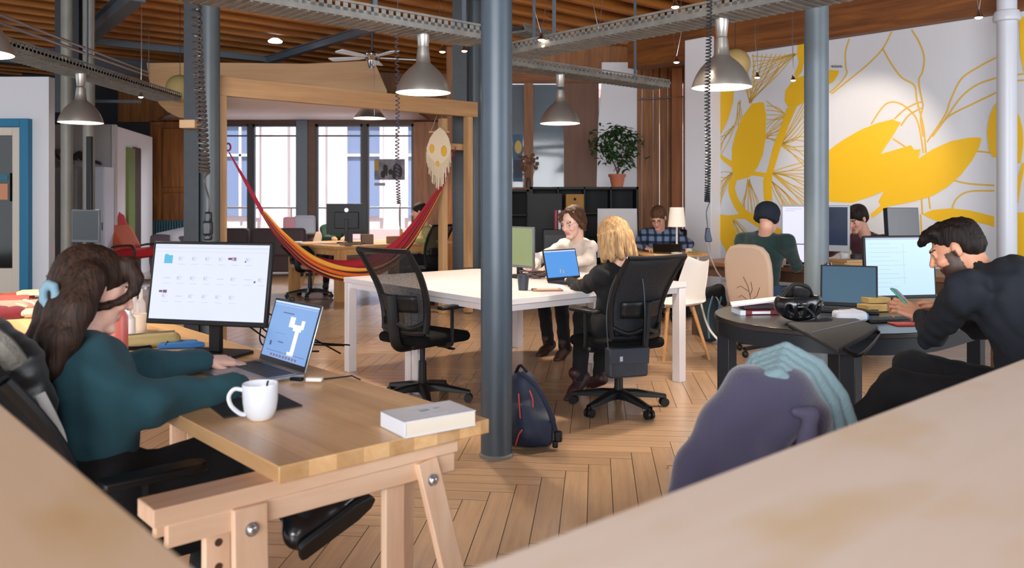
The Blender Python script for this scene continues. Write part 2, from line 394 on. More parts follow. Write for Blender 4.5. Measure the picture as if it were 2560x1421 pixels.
# ---- floor: herringbone parquet, one mesh of planks over a dark bed
def make_floor():
    a0 = math.radians(-5.7); R = Matrix.Rotation(a0, 3, 'Z'); w = .112; n = 7; g = .0016
    base = MB(); base.box((-1, 6, -.02), (24, 26, .03)); b = base.build('floor', mat('parquet_joints', '#2c1c12', .9)); struct(b)
    vs = []; fs = []; cl = []
    hi = 150
    for r in range(-hi, hi):
        for j in range(-15, 15):
            for o in (0, 1):
                if o == 0: x0 = r+2*n*j; y0 = r; sx, sy = n, 1
                else: x0 = r; y0 = r-2*n+1+2*n*j; sx, sy = 1, n
                c = R @ V(((x0+sx/2)*w, (y0+sy/2)*w, 0)); cx, cy = c.x, c.y+6
                if not (-11 < cx < 8.5 and -1 < cy < 17.4): continue
                if abs(cx) > .78*max(cy, 0)+3: continue
                k = len(vs)
                for (px, py) in ((x0*w+g, y0*w+g), ((x0+sx)*w-g, y0*w+g), ((x0+sx)*w-g, (y0+sy)*w-g), (x0*w+g, (y0+sy)*w-g)):
                    q = R @ V((px, py, 0)); vs.append((q.x, q.y+6, 0.0))
                fs.append((k, k+1, k+2, k+3)); cl.append((random.random(), random.random(), o, 1))
    me = bpy.data.meshes.new('parquet'); me.from_pydata(vs, [], fs)
    at = me.color_attributes.new('plank', 'FLOAT_COLOR', 'CORNER')
    at.data.foreach_set('color', np.repeat(np.array(cl, np.float32), 4, 0).ravel())
    m, nt, bs = newmat('oak_parquet'); N = nt.nodes; L = nt.links
    a = N.new('ShaderNodeAttribute'); a.attribute_name = 'plank'
    sp = N.new('ShaderNodeSeparateColor'); L.new(a.outputs['Color'], sp.inputs[0])
    tc = N.new('ShaderNodeTexCoord')
    outs = []
    for k, sc in enumerate(((1.5, 26, 1), (26, 1.5, 1))):
        mp = N.new('ShaderNodeMapping'); mp.vector_type = 'TEXTURE' if False else 'POINT'
        mp.inputs['Rotation'].default_value = (0, 0, -a0)
        L.new(tc.outputs['Object'], mp.inputs['Vector'])
        m2 = N.new('ShaderNodeMapping'); m2.inputs['Scale'].default_value = sc; L.new(mp.outputs[0], m2.inputs['Vector'])
        ad = N.new('ShaderNodeVectorMath'); ad.operation = 'ADD'; L.new(m2.outputs[0], ad.inputs[0])
        mu = N.new('ShaderNodeVectorMath'); mu.operation = 'SCALE'; mu.inputs['Scale'].default_value = 40; L.new(a.outputs['Color'], mu.inputs[0]); L.new(mu.outputs[0], ad.inputs[1])
        nn = N.new('ShaderNodeTexNoise'); nn.inputs['Scale'].default_value = 1.3; nn.inputs['Detail'].default_value = 7; nn.inputs['Roughness'].default_value = .6; L.new(ad.outputs[0], nn.inputs['Vector']); outs.append(nn.outputs['Fac'])
    mx = N.new('ShaderNodeMix'); L.new(sp.outputs[2], mx.inputs['Factor']); L.new(outs[0], mx.inputs['A']); L.new(outs[1], mx.inputs['B'])
    r1 = N.new('ShaderNodeValToRGB'); r1.color_ramp.elements[0].color = lin('#ab8a6c'); r1.color_ramp.elements[1].color = lin('#cfac88'); r1.color_ramp.elements[0].position = .2; r1.color_ramp.elements[1].position = .66
    L.new(mx.outputs['Result'], r1.inputs[0])
    r2 = N.new('ShaderNodeMapRange'); r2.inputs['To Min'].default_value = .86; r2.inputs['To Max'].default_value = 1.1; L.new(sp.outputs[0], r2.inputs[0])
    sc = N.new('ShaderNodeVectorMath'); sc.operation = 'SCALE'; L.new(r1.outputs[0], sc.inputs[0]); L.new(r2.outputs[0], sc.inputs['Scale'])
    # worn, greyer patches
    n3 = N.new('ShaderNodeTexNoise'); n3.inputs['Scale'].default_value = .9; n3.inputs['Detail'].default_value = 6; L.new(tc.outputs['Object'], n3.inputs['Vector'])
    r3 = N.new('ShaderNodeMapRange'); r3.inputs['From Min'].default_value = .45; r3.inputs['From Max'].default_value = .7; r3.inputs['To Max'].default_value = .45; L.new(n3.outputs['Fac'], r3.inputs[0])
    m3 = N.new('ShaderNodeMix'); m3.data_type = 'RGBA'; L.new(r3.outputs[0], m3.inputs['Factor']); L.new(sc.outputs[0], m3.inputs['A']); m3.inputs['B'].default_value = lin('#a08a78')
    L.new(m3.outputs['Result'], bs.inputs['Base Color'])
    rr = N.new('ShaderNodeMapRange'); rr.inputs['To Min'].default_value = .2; rr.inputs['To Max'].default_value = .4; L.new(n3.outputs['Fac'], rr.inputs[0]); L.new(rr.outputs[0], bs.inputs['Roughness'])
    bp = N.new('ShaderNodeBump'); bp.inputs['Strength'].default_value = .25; bp.inputs['Distance'].default_value = .002; L.new(mx.outputs['Result'], bp.inputs['Height']); L.new(bp.outputs[0], bs.inputs['Normal'])
    bs.inputs['Coat Weight'].default_value = .55; bs.inputs['Coat Roughness'].default_value = .16
    me.materials.append(m); o = bpy.data.objects.new('parquet', me); COL.objects.link(o); o.parent = b
make_floor()

# ---- ceiling with joists along VV
HC = 4.05
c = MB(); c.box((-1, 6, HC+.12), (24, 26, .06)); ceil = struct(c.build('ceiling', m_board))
j0 = None
for i in range(40):
    u = 1.0+i*.5
    c0 = U*u
    t1 = min(16, (17.25-c0.y)/VV.y, (9.6-c0.x)/VV.x); t0 = max(-14, (-5.5-c0.y)/VV.y, (-11.5-c0.x)/VV.x)
    if t1-t0 < .5: continue
    a = c0+VV*t0; b = c0+VV*t1
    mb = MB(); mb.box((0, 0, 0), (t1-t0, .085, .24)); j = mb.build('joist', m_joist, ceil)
    j.location = ((a+b)/2)+V((0, 0, HC-.03)); j.rotation_euler = (0, 0, AV)

# the numeral 3 painted on a joist
d3 = V(((1377-CX)/F, 1, -(30-YH)/F)); o3 = V((0, 0, CH))
for i in range(40):
    u = 1.0+i*.5-.0445; tt = (u-o3.dot(U))/d3.dot(U); q3 = o3+d3*tt
    if tt > 0 and HC-.14 < q3.z < HC+.08:
        nb = MB(); nb.tube(bez([q3+VV*(a*.05)+V((0, 0, b*.085)) for a, b in ((-.8, .8), (0, 1), (.8, .6), (.2, .1), (-.2, .05), (.3, 0), (.9, -.5), (0, -1), (-.9, -.7))], 5), .009, seg=6, flat=.5); n3 = nb.build('painted_numeral', mat('numeral_black', '#1a1411', .8), None); n3.parent = ceil; break
def wallbox(name, a, b, z0, z1, th, m, parent=None, bev=0):
    a = V((a[0], a[1], 0)); b = V((b[0], b[1], 0)); d = b-a
    mb = MB(); mb.box((0, 0, 0), (d.length, th, z1-z0))
    o = mb.build(name, m, parent, bevel=bev)
    o.location = ((a+b)/2)+V((0, 0, (z0+z1)/2)); o.rotation_euler = (0, 0, ang(d))
    return o

# ---- mural wall on the right
WP0 = V((3.07, 10.9, 0)); WN = -VV
def wpt(t): return WP0+U*t
e1 = wpt(.42); e0 = wpt(-9.5)
wr = struct(wallbox('wall_right', (e0+VV*.1)[:2], (e1+VV*.1)[:2], 0, 3.3, .2, m_white))
# timber beam over the mural wall with dark pipes above it
o = wallbox('trim_1', (e0+VV*.02)[:2], (wpt(1.9)+VV*.02)[:2], 3.27, 3.66, .34, m_oldwoodh); struct(o)
o = wallbox('trim_2', (e0-VV*.1)[:2], (wpt(1.9)-VV*.1)[:2], 3.66, 3.76, .12, mat('dark_gap', '#2a1c14', .8)); struct(o)
o = wallbox('wall_right_upper', (e0+VV*.3)[:2], (wpt(1.9)+VV*.3)[:2], 3.6, HC+.1, .1, m_oldwood); struct(o)
# painted mural
def zp(x, y): return (1700+x/2.2198, y/2.2203)
def wproj(x, y, off=.004):
    p = onplane(*zp(x, y), WP0+WN*off, WN); return p
mur = MB()
polys = [
 [(400,575),(440,568),(465,570),(478,640),(476,760),(460,860),(430,930),(385,985),(300,1005),(286,930),(288,820),(310,735),(345,650)],
 [(225,500),(298,505),(296,560),(268,660),(225,750)],
 [(655,245),(710,238),(712,300),(690,340),(676,400),(640,440),(636,410),(660,350),(648,300)],
 [(580,560),(584,505),(612,465),(640,435),(700,415),(780,400),(830,388),(884,392),(878,412),(855,450),(820,475),(760,520),(700,560),(650,592),(600,597)],
 [(593,600),(648,592),(610,680),(572,780),(540,880),(516,960),(508,1010),(512,1115),(466,1115),(460,1010),(488,930),(515,820),(560,700)],
 [(810,850),(855,812),(900,780),(1000,722),(1100,682),(1185,662),(1198,672),(1225,680),(1190,740),(1150,800),(1115,855),(1200,830),(1282,806),(1300,832),(1336,828),(1322,882),(1400,830),(1500,785),(1600,765),(1650,762),(1674,768),(1660,820),(1622,890),(1562,968),(1482,1040),(1400,1088),(1300,1118),(1200,1138),(1155,1146),(1120,1172),(1062,1214),(1058,1190),(1112,1142),(1100,1120),(1131,1062),(1050,1095),(950,1128),(820,1118),(740,1112),(740,905)],
 [(1345,1190),(1400,1166),(1500,1157),(1600,1167),(1680,1186),(1744,1203),(1744,1262),(1715,1250),(1640,1234),(1560,1250),(1480,1244),(1400,1218)],
 [(1765,560),(1742,590),(1716,650),(1703,740),(1714,830),(1735,872),(1765,878)],
 [(1860,600),(1885,650),(1902,720),(1906,800),(1890,905),(1855,912)],
 [(1882,100),(1930,85),(1990,60),(1990,450),(1910,410),(1888,300)],
 [(1845,1180),(1990,1180),(1990,1500),(1840,1500)],
 [(218,1190),(270,1197),(330,1188),(400,1218),(300,1215),(290,1240),(318,1300),(330,1421),(340,1560),(300,1560),(270,1421),(218,1325)],
]
for k, p in enumerate(polys):
    pts = [wproj(x, y, .004+.0004*k) for x, y in p]
    vs = [mur.bm.verts.new(q) for q in pts]; mur.bm.faces.new(vs)
def stroke(mb, path, w, off=.003, sm=True):
    pts = bez([wproj(x, y, off) for x, y in path], 6) if sm and len(path) > 2 else [wproj(x, y, off) for x, y in path]
    ws = w if hasattr(w, '__len__') else (w, w); n = len(pts); L_ = []; R_ = []
    for i, p in enumerate(pts):
        t = (pts[min(i+1, n-1)]-pts[max(i-1, 0)]).normalized(); s = t.cross(WN)
        ww = ws[0]+(ws[1]-ws[0])*i/(n-1); L_.append(mb.bm.verts.new(p+s*ww/2)); R_.append(mb.bm.verts.new(p-s*ww/2))
    for i in range(n-1): mb.bm.faces.new((L_[i], L_[i+1], R_[i+1], R_[i]))
stroke(mur, [(302,985),(286,1040),(300,1100),(340,1170),(400,1215),(480,1262),(560,1300)], (.10, .12), .0065)
stroke(mur, [(385,962),(430,966),(480,975)], (.05, .06), .007)
stroke(mur, [(222,862),(252,890),(292,915)], (.04, .08), .007)
stroke(mur, [(1909,905),(1885,1000),(1862,1125)], (.03, .05), .006)
mural = mur.build('painted_leaves', m_yellow, None); mural.parent = wr; mural.matrix_parent_inverse = (Matrix.Translation(wr.location) @ Euler(wr.rotation_euler).to_matrix().to_4x4()).inverted()
ln = MB()
for p in [[(940,215),(918,290),(920,370),(925,410),(880,470),(830,515)],[(1175,175),(1125,270),(1050,350),(980,410),(840,522)],[(1285,165),(1330,240),(1355,320),(1345,400),(1325,450),(1345,570)],[(1125,270),(1170,350),(1230,430),(1300,475),(1315,560),(1350,700),(1365,850)],[(1765,315),(1660,370),(1560,440),(1500,560),(1470,640),(1370,790)],[(1765,430),(1650,470),(1560,540),(1480,650),(1400,760)],[(1765,510),(1640,570),(1500,640),(1440,700)],[(1060,690),(1140,580),(1220,575),(1300,640),(1330,720),(1350,850)],[(1190,660),(1260,600),(1345,570),(1335,660),(1350,760)],[(1745,1030),(1600,1020),(1510,1000)],[(1745,1060),(1600,1065),(1530,1110),(1505,1180)],[(1650,840),(1700,845),(1760,855)],[(1380,1090),(1388,1160)],[(1340,1100),(1345,1190)],[(1335,1190),(1340,1290),(1345,1420)],[(1180,770),(1240,810),(1290,850)],[(1225,700),(1270,640),(1340,600)],[(1909,410),(1870,415)],[(1909,445),(1870,448)]]:
    stroke(ln, p, .019)
rl = random.Random(3)
def fan(c0, pts, w=.012, jit=8):
    for (x, y) in pts:
        mx_, my_ = (c0[0]+x)/2+rl.uniform(-jit, jit)*2, (c0[1]+y)/2+rl.uniform(-jit, jit)*2
        stroke(ln, [(c0[0]+rl.uniform(-jit, jit), c0[1]+rl.uniform(-jit, jit)), (mx_, my_), (x, y)], w)
fan((600, 640), [(480, 560+i*26) for i in range(8)]); fan((560, 800), [(690, 560+i*28) for i in range(14)])
fan((510, 960), [(690, 900+i*22) for i in range(12)]); fan((500, 1000), [(560+i*14, 1150) for i in range(9)])
fan((380, 1000), [(320+i*15, 1180+i*3) for i in range(10)]); fan((290, 960), [(222, 960+i*24) for i in range(9)])
fan((300, 700), [(222, 760+i*22) for i in range(6)]); fan((390, 570), [(300+i*26, 300) for i in range(13)]); fan((640, 300), [(400, 310+i*30) for i in range(9)])
fan((480, 760), [(590, 640+i*26) for i in range(8)]); fan((330, 560), [(300+i*9, 700) for i in range(6)]); fan((300, 1220), [(330+i*20, 1400) for i in range(8)])
lines = ln.build('painted_lines', m_yline, None); lines.parent = wr; lines.matrix_parent_inverse = mural.matrix_parent_inverse.copy()
# white pilaster closing the mural wall, and side return
o = wallbox('wall_right_pilaster', (e1-VV*.06)[:2], (wpt(.85)-VV*.06)[:2], 0, 3.52, .3, m_white2, bev=.01); struct(o)

# ---- back wall (right of the balcony room)
YB = 14.0
def seg(name, x0, x1, y0, y1, m, yb=YB, th=.12, z0=None, z1=None, bev=0):
    X0 = (x0-CX)/F*yb; X1 = (x1-CX)/F*yb
    za = CH-(y1-YH)/F*yb if z0 is None else z0; zb = CH-(y0-YH)/F*yb if z1 is None else z1
    mb = MB(); mb.box(((X0+X1)/2, yb+th/2, (za+zb)/2), (X1-X0, th, zb-za)); return mb.build(name, m, bevel=bev)
bw = struct(seg('wall_back', 1128, 1790, 0, 0, m_oldwood, z0=3.35, z1=HC+.1))
struct(seg('wall_back_lower', 1128, 1420, 0, 0, mat('grey_wall', '#4c4f55', .7), yb=YB+.9, z0=0, z1=3.4))
m_glass = mat('glass_partition', '#8fa0ad', .06, alpha=.32, spec=.8)
gl = seg('window_5', 1186, 1312, 195, 0, m_glass, z0=1.35+.2, z1=3.36, th=.02); struct(gl)
gl = seg('window_6', 1332, 1410, 195, 0, m_glass, z0=1.55, z1=3.36, th=.02); struct(gl)
struct(seg('trim_3', 1310, 1333, 0, 0, m_oldwood, z0=0, z1=3.4, yb=YB-.04))
struct(seg('trim_4', 1180, 1790, 0, 0, m_oldwoodh, z0=3.3, z1=3.45, yb=YB-.06))
struct(seg('wall_back_dado', 1128, 1412, 0, 0, m_oldwood, z0=0, z1=1.56))
struct(seg('wall_back_timber', 1410, 1497, 0, 0, mat('brown_stained_panel', '#6b4226', .5, var=.2, vscale=3, stretch=(3, 3, .5)), z0=0, z1=3.4, yb=YB-.02))
# white panel with a curved left edge
wp = MB(); pl = [(1497,720),(1490,470),(1495,300),(1502,225),(1503,158),(1592,158),(1592,720)]
wp.prism([((x-CX)/F*YB, CH-(y-YH)/F*YB) for x, y in pl], (0, YB-.06, 0), (1, 0, 0), (0, 0, 1), .06); struct(wp.build('wall_back_white', m_white2))
# plank wall of old boards, each board its own strip
pw = MB(); x = 1590; k = 0
for wdt in (13, 28, 16, 20, 13, 25, 28, 20, 22):
    X0 = (x-CX)/F*YB; X1 = (x+wdt-CX)/F*YB
    pw.box(((X0+X1)/2, YB-.08+.012*(k % 3), 1.75), (X1-X0-.008, .05, 3.6)); x += wdt; k += 1
struct(pw.build('wall_back_planks', m_oldwood, bevel=.006))
struct(seg('trim_5', 1680, 1706, 0, 0, wood('reddish_post_wood', '#7d4419', '#a8622c', 2, .6), z0=0, z1=3.5, yb=YB-.3, th=.17))
rl2 = MB(); 
rl2.cyl(P(1596,248,YB-.2), P(1700,243,YB-.2), .012).cyl(P(1700,243,YB-.2), P(1745,236,11.6), .012); struct(rl2.build('trim_6', m_galv))
# ---- side wall between back wall and balcony windows
YW = 17.0
struct(wallbox('wall_corner', (-1.02, YB), (-1.15, YW), 0, HC+.1, .15, m_oldwood))
# ---- balcony window wall
X = lambda px, y=YW: (px-CX)/F*y
Z = lambda py, y=YW: CH-(py-YH)/F*y
def wseg(name, x0, x1, z0, z1, m, th=.16, dy=0, bev=0, parent=None):
    mb = MB(); mb.box(((X(x0)+X(x1))/2, YW+dy, (z0+z1)/2), (X(x1)-X(x0), th, z1-z0)); return mb.build(name, m, parent, bevel=bev)
struct(wseg('wall_window', 300, 1150, 2.93, HC+.1, m_oldwood))
struct(wseg('wall_window_left', 380, 556, 0, 2.95, m_oldwood))
struct(wseg('wall_window_right', 1035, 1150, 0, 2.95, wood('honey_pine', '#8a5526', '#bd8048', 2, .6)))
struct(wseg('wall_window_mullion_wood', 772, 790, 0, 2.95, m_frame, th=.2))
struct(wseg('wall_window_mullion_steel', 746, 773, 0, 2.95, mat('blue_grey_steel', '#6d7885', .45), th=.14, dy=-.1))
struct(wseg('wall_window_sill', 556, 1035, 0, .2, m_frame, th=.2))
struct(wseg('wall_window_header', 556, 1035, Z(311), 2.98, m_frame, th=.22))
# shutters / panels of the wooden wall left of the windows
pn = MB()
for (a, b, z0, z1) in ((388, 408, .2, 2.85), (412, 466, .25, 1.5), (412, 466, 1.6, 2.8)):
    pn.box(((X(a)+X(b))/2, YW-.1, (z0+z1)/2), (X(b)-X(a), .04, z1-z0))
struct(pn.build('trim_7', m_oldwood, bevel=.02))
m_clear = mat('window_glass', '#ffffff', .02, alpha=.06, spec=.4)
wi = 1
for (a, b) in ((548, 625), (632, 747), (790, 908), (917, 1035)):
    fr = MB(); z0, z1 = .2, Z(311); w = .05
    xa, xb = X(a), X(b)
    fr.box((xa+w/2, YW, (z0+z1)/2), (w, .08, z1-z0)).box((xb-w/2, YW, (z0+z1)/2), (w, .08, z1-z0))
    fr.box(((xa+xb)/2, YW, z0+w/2), (xb-xa, .08, w)).box(((xa+xb)/2, YW, z1-w/2), (xb-xa, .08, w))
    fr.box(((xa+xb)/2, YW, Z(340)), (xb-xa, .06, .03))
    o = struct(fr.build('window_%d' % wi, mat('grey_window_frame', '#4e5158', .4))); wi += 1
    g = MB(); g.box(((xa+xb)/2, YW, (z0+z1)/2), (xb-xa-.06, .008, z1-z0-.06)); g.build('pane', m_clear, o)
# divider posts between the casements
for (a, b) in ((624, 633), (907, 918)): struct(wseg('trim_%d' % (8 if a == 624 else 9), a, b, .1, 2.95, mat('dark_post', '#4b4440', .5), th=.14))
# balcony rail outside
br = thing('balcony_railing', 'thin grey metal balcony railing outside the tall windows', 'railing', (-2.9, YW+1.0, 0))
for zz in (1.18, .25):
    mb = MB(); mb.cyl((-3.6, 0, zz), (3.0, 0, zz), .022); mb.build('rail', m_galv, br)
for i in range(9):
    mb = MB(); mb.cyl((-3.4+i*.78, 0, 0), (-3.4+i*.78, 0, 1.18), .015); mb.build('post', m_galv, br)
mb = MB(); mb.box((-2.9, YW+.75, -.05), (8, 1.3, .1)); struct(mb.build('balcony_slab', m_white))
# building across the street: pilasters, string courses, windows
YF = 23.5
fb = thing('facade_building', 'pale stone building with tall windows across the street, bleached by daylight', 'building', (-4.5, YF, -3))
m_stone = mat('pale_stone', '#c6bcbe', .8, var=.05, vscale=1.5); m_pink = mat('pink_render', '#b08a88', .8)
mb = MB(); mb.box((0, .4, 8), (26, .6, 20)); mb.build('wall', m_stone, fb)
for xx in (-5.2, -4.3, -1.95, -.9): mb = MB(); mb.box((xx, -.05, 7), (.42, .35, 16)); mb.build('pilaster', m_stone if xx != -4.3 else m_pink, fb)
for zz in (7.3, 3.4): mb = MB(); mb.box((0, -.1, zz), (26, .5, .25)); mb.build('cornice', m_pink, fb)
m_fw = mat('pale_window_blue', '#6a7a9c', .15)
for xx in (-3.1, .35, 2.05, 3.6):
    mb = MB(); mb.box((xx, .04, 5.2), (.95, .1, 2.6)); w_ = mb.build('window', m_fw, fb)
    mb = MB(); mb.box((xx, -.04, 5.2), (.07, .1, 2.6)).box((xx, -.04, 5.6), (.95, .1, .07)).box((xx-.5, -.04, 5.2), (.09, .14, 2.7)).box((xx+.5, -.04, 5.2), (.09, .14, 2.7)).box((xx, -.04, 6.5), (1.1, .14, .12)); mb.build('frame', m_stone, w_)
    
# ---- plywood canopy (suspended soffit) in front of the windows
YCAN = 12.6
cn = thing('plywood_canopy', 'large suspended plywood soffit with rounded end and cream underside above the balcony room', 'canopy', (0, YCAN, 0))
def cxy(px, py): return ((px-CX)/F*YCAN, CH-(py-YH)/F*YCAN)
pl = [cxy(*p) for p in [(368,158),(545,157),(760,160),(935,152),(968,228),(965,236),(545,236),(520,296),(480,299),(448,294),(420,280),(400,262),(384,235),(374,200)]]
mb = MB(); mb.prism(pl, (0, 0, 0), (1, 0, 0), (0, 0, 1), .03); mb.build('fascia', m_ply, cn)
mb = MB(); z_ = CH+(500-238)/F*YCAN
mb.sheet([[((px-CX)/F*YCAN*(1+.0), 0, z_) for px in (540, 660, 780, 880, 968)], [((px-CX)/F*YW, YW-YCAN-.15, 2.97) for px in (400, 560, 720, 900, 1075)]])
mb.build('soffit', mat('cream_soffit', '#d9c9c4', .7), cn, solid=.02)
for (px, py) in ((572, 241), (750, 255)):
    t = (255-238)/60; p = P(px, py, 13.4); mb = MB(); mb.cyl((p.x, 13.4-YCAN, p.z), (p.x, 13.4-YCAN, p.z+.03), .05); mb.build('downlight', mat('downlight_glow', '#ffffff', emit='#fff4e6', estr=4), cn)

# ---- left side: white cabins
def cabin(px0, px1, y0, ytop, name, m, depth=2.5):
    xa, xb = (px0-CX)/F*y0, (px1-CX)/F*y0; zt = CH-(ytop-YH)/F*y0
    mb = MB(); mb.box(((xa+xb)/2, y0+depth/2, zt/2), (xb-xa, depth, zt)); return mb.build(name, m)
YD = 10.6
cb = struct(cabin(-500, 122, YD, 192, 'wall_left_cabin', m_white, depth=.14))
# door with blue frame set into the cabin front
xd = lambda px: (px-CX)/F*YD
zd = lambda py: CH-(py-YH)/F*YD
m_blue = mat('blue_door_frame', '#0f6f96', .45)
mb = MB()
mb.box(((xd(58)+xd(81))/2, YD-.04, zd(298)/2), (xd(81)-xd(58), .1, zd(298)))
mb.box(((xd(-160)+xd(58))/2, YD-.04, (zd(298)+zd(318))/2), (xd(58)-xd(-160), .1, zd(298)-zd(318)))
mb.box(((xd(-160)+xd(-138))/2, YD-.04, zd(298)/2), (xd(81)-xd(58), .1, zd(298)))
dr = struct(mb.build('door_1', m_blue, bevel=.006))
mb = MB(); zt = zd(320)
mb.box(((xd(38)+xd(57))/2, YD-.03, zt/2), (xd(57)-xd(38), .07, zt)).box(((xd(-135)+xd(-110))/2, YD-.03, zt/2), (.1, .07, zt))
mb.box(((xd(-120)+xd(38))/2, YD-.03, zt-.05), (xd(38)-xd(-120), .07, .1)).box(((xd(-120)+xd(38))/2, YD-.03, zd(670)/2), (xd(38)-xd(-120), .06, zd(670)))
mb.build('door_leaf', mat('cream_door_paint', '#cfc4b6', .5), dr, bevel=.006)
mb = MB(); mb.box(((xd(-120)+xd(38))/2, YD+.0-.012, (zt+zd(670))/2), (xd(38)-xd(-120), .02, zt-zd(670))); mb.build('pane', mat('dark_glass', '#12130c', .08, spec=.7), dr)
sg = thing('door_notice', 'grey framed notice with an orange sheet hanging on the glass door', 'sign', (xd(18), YD-.085, zd(468)))
mb = MB(); mb.box((0, 0, 0), (xd(36)-xd(2), .012, zd(432)-zd(503))); mb.build('board', mat('notice_grey', '#4c5a60', .5), sg)
mb = MB(); mb.box((0, -.01, -.06), (.13, .008, .2)); mb.build('sheet', mat('notice_orange', '#c98a68', .7), sg)
mb = MB(); mb.box((0, -.01, .12), (.13, .008, .07)); mb.build('heading', mat('notice_teal', '#2f6f86', .6), sg)
# greyer recess with cabinets, text panel and the far white block
struct(wallbox('wall_left_recess', ((120-CX)/F*13.6, 13.6), ((290-CX)/F*13.6, 13.6), 0, CH+(500-312)/F*13.6, .1, mat('grey_panels', '#bdbbbc', .6)))
YL = 13.5
fbx = MB(); xa, xb = (280-CX)/F*YL, (381-CX)/F*16.2
fbx.prism([(xa, YL), (xb, 16.2), (xb-1.6, 17.4), (xa-1.2, 14.8)], (0, 0, 1.28), (1, 0, 0), (0, 1, 0), 2.56)
struct(fbx.build('wall_left_block', m_white2))
def bp(px, py, off=0):   # point on the face of the far block
    a = V((xa, YL, 0)); b = V((xb, 16.2, 0)); n = (b-a).cross(UP).normalized(); return onplane(px, py, a+n*off, n), n, (b-a).normalized()
for (pa, pb, mm, k) in ((318, 334, mat('green_door', '#6f8434', .5), 2), (334, 349, mat('dark_brown_door', '#3b2417', .5), 3)):
    A, n, d = bp(pa, 368, .02); B, _, _ = bp(pb, 368, .02)
    mb = MB(); mb.bar(V((A.x, A.y, A.z/2)), V((B.x, B.y, A.z/2)), .05, A.z); struct(mb.build('door_%d' % k, mm))
struct(wallbox('wall_left', (-9.6, 9), (-10.6, 17.4), 0, HC+.1, .1, mat('dark_back_wall', '#2b2d32', .8)))
struct(wallbox('wall_left_back', (-10.6, 17.2), (X(385), 17.2), 0, HC+.1, .1, mat('dark_back_wall2', '#34363c', .8)))
# ============================================================ COLUMNS, TRAYS, LAMPS, CORDS
def column(name, label, x, y, r, m=None, top=4.2, base=True, collar=None, group=None, z0=0):
    t = thing(name, label, 'column', (x, y, 0), 0, group)
    mb = MB(); mb.cyl((0, 0, z0), (0, 0, top), r, seg=40); mb.build('shaft', m or m_column, t)
    if base: mb = MB(); mb.lathe([(r+.0, .0), (r+.008, 0), (r+.008, .012), (r, .02)], seg=40); mb.build('foot_ring', mat('ring', '#7a756e', .6), t)
    if collar: mb = MB(); mb.lathe([(r, collar-.05), (r+.03, collar-.04), (r+.035, collar), (r+.02, collar+.05), (r, collar+.06)], seg=40); mb.build('collar', m or m_column, t)
    return t
p = G(1241, 1143); column('iron_column', 'blue-grey round iron column in the centre, navy backpack at its foot', p.x, 4.42, .083)
column('iron_column', 'grey round iron column standing behind the round black table, in front of the yellow mural', (2041-CX)/F*6.3, 6.3, .088, mat('grey_column_paint2', '#626d74', .4, var=.05, vscale=8))
column('white_column', 'white painted round column with a collar, close to the mural wall at right', (2517-CX)/F*8.1, 8.1, .088, mat('white_gloss', '#cfd2da', .35), collar=3.12)
YL7 = 7.75
column('iron_column', 'dark grey round column beside the left post of the hammock frame, coiled cord hanging in front', (524-CX)/F*YL7, YL7, .092, mat('grey_column_paint3', '#4e565a', .4, var=.05))
column('twin_pipe_column', 'left one of the twin slim pipe columns behind the hanging lamp at left', (167-CX)/F*9.9, 9.9, .066, mat('zinc_grey', '#7c7a72', .5, metal=.1, var=.1))
column('twin_pipe_column', 'right one of the twin slim pipe columns behind the hanging lamp at left', (222-CX)/F*9.9, 9.9, .066, M_.get('zinc', None) or mat('zinc_grey2', '#7c7a72', .5, metal=.1, var=.1))
column('iron_column', 'grey round column just behind the right posts of the hammock frame', (1186-CX)/F*10.9, 10.9, .105, mat('grey_column_paint4', '#4a5257', .4, var=.05))
# flat riveted stanchions (H section) beside the round columns
def stanchion(label, px, y, w, d=.16, h=4.2, m=m_darksteel, z0=0):
    t = thing('steel_stanchion', label, 'column', ((px-CX)/F*y, y, 0))
    mb = MB(); mb.box((0, 0, (h+z0)/2), (.012, d, h-z0)); mb.build('web', m, t)
    for s in (-1, 1): mb = MB(); mb.box((0, s*d/2, (h+z0)/2), (w, .014, h-z0)); mb.build('flange', m, t)
    return t
stanchion('dark flat steel stanchion left of the round column by the hammock frame', 487, YL7-.02, .135)
stanchion('dark flat steel stanchion between the right posts of the hammock frame', 1150, 10.55, .18)
stanchion('dark steel stanchion above the grey panels behind the left twin pipe column', 176, 10.6, .3, z0=2.45)
# bolts on the centre column
for (px, py) in ((1222, 806), (1222, 508)):
    pass
# steel tie beams under the ceiling
def tie(label, a, b, w=.1, h=.12):
    mb = MB(); m = (a+b)/2; mb.bar(a-m, b-m, w, h); mb.bar(a-m+V((0, 0, h/2)), b-m+V((0, 0, h/2)), w*1.8, .012); o = mb.build('steel_tie_beam', mat('tie_steel', '#5a626c', .4)); o.location = m; tag(o, label, 'beam'); return o
tie('thin grey steel tie running up to the long cable tray, above the ceiling fan', P(668, 152, 14.3), P(965, 62, 11.4), .1, .1)
tie('broad dark steel tie rising to the top left corner of the ceiling', P(205, 108, 12.8), P(345, -12, 9.8), .17, .14)
tie('long thin steel tie running from the twin pipe columns towards the plywood soffit', P(235, 104, 12.75), P(700, 152, 14.4), .08, .09)
tie('dark steel beam across the back left corner above the cabins', P(-40, 130, 11.5), P(372, 175, 14.5), .2, .25)
o = tie('pale narrow conduit beam above the grey panel wall at left', P(120, 252, 11.5), P(352, 255, 11.5), .03, .03)

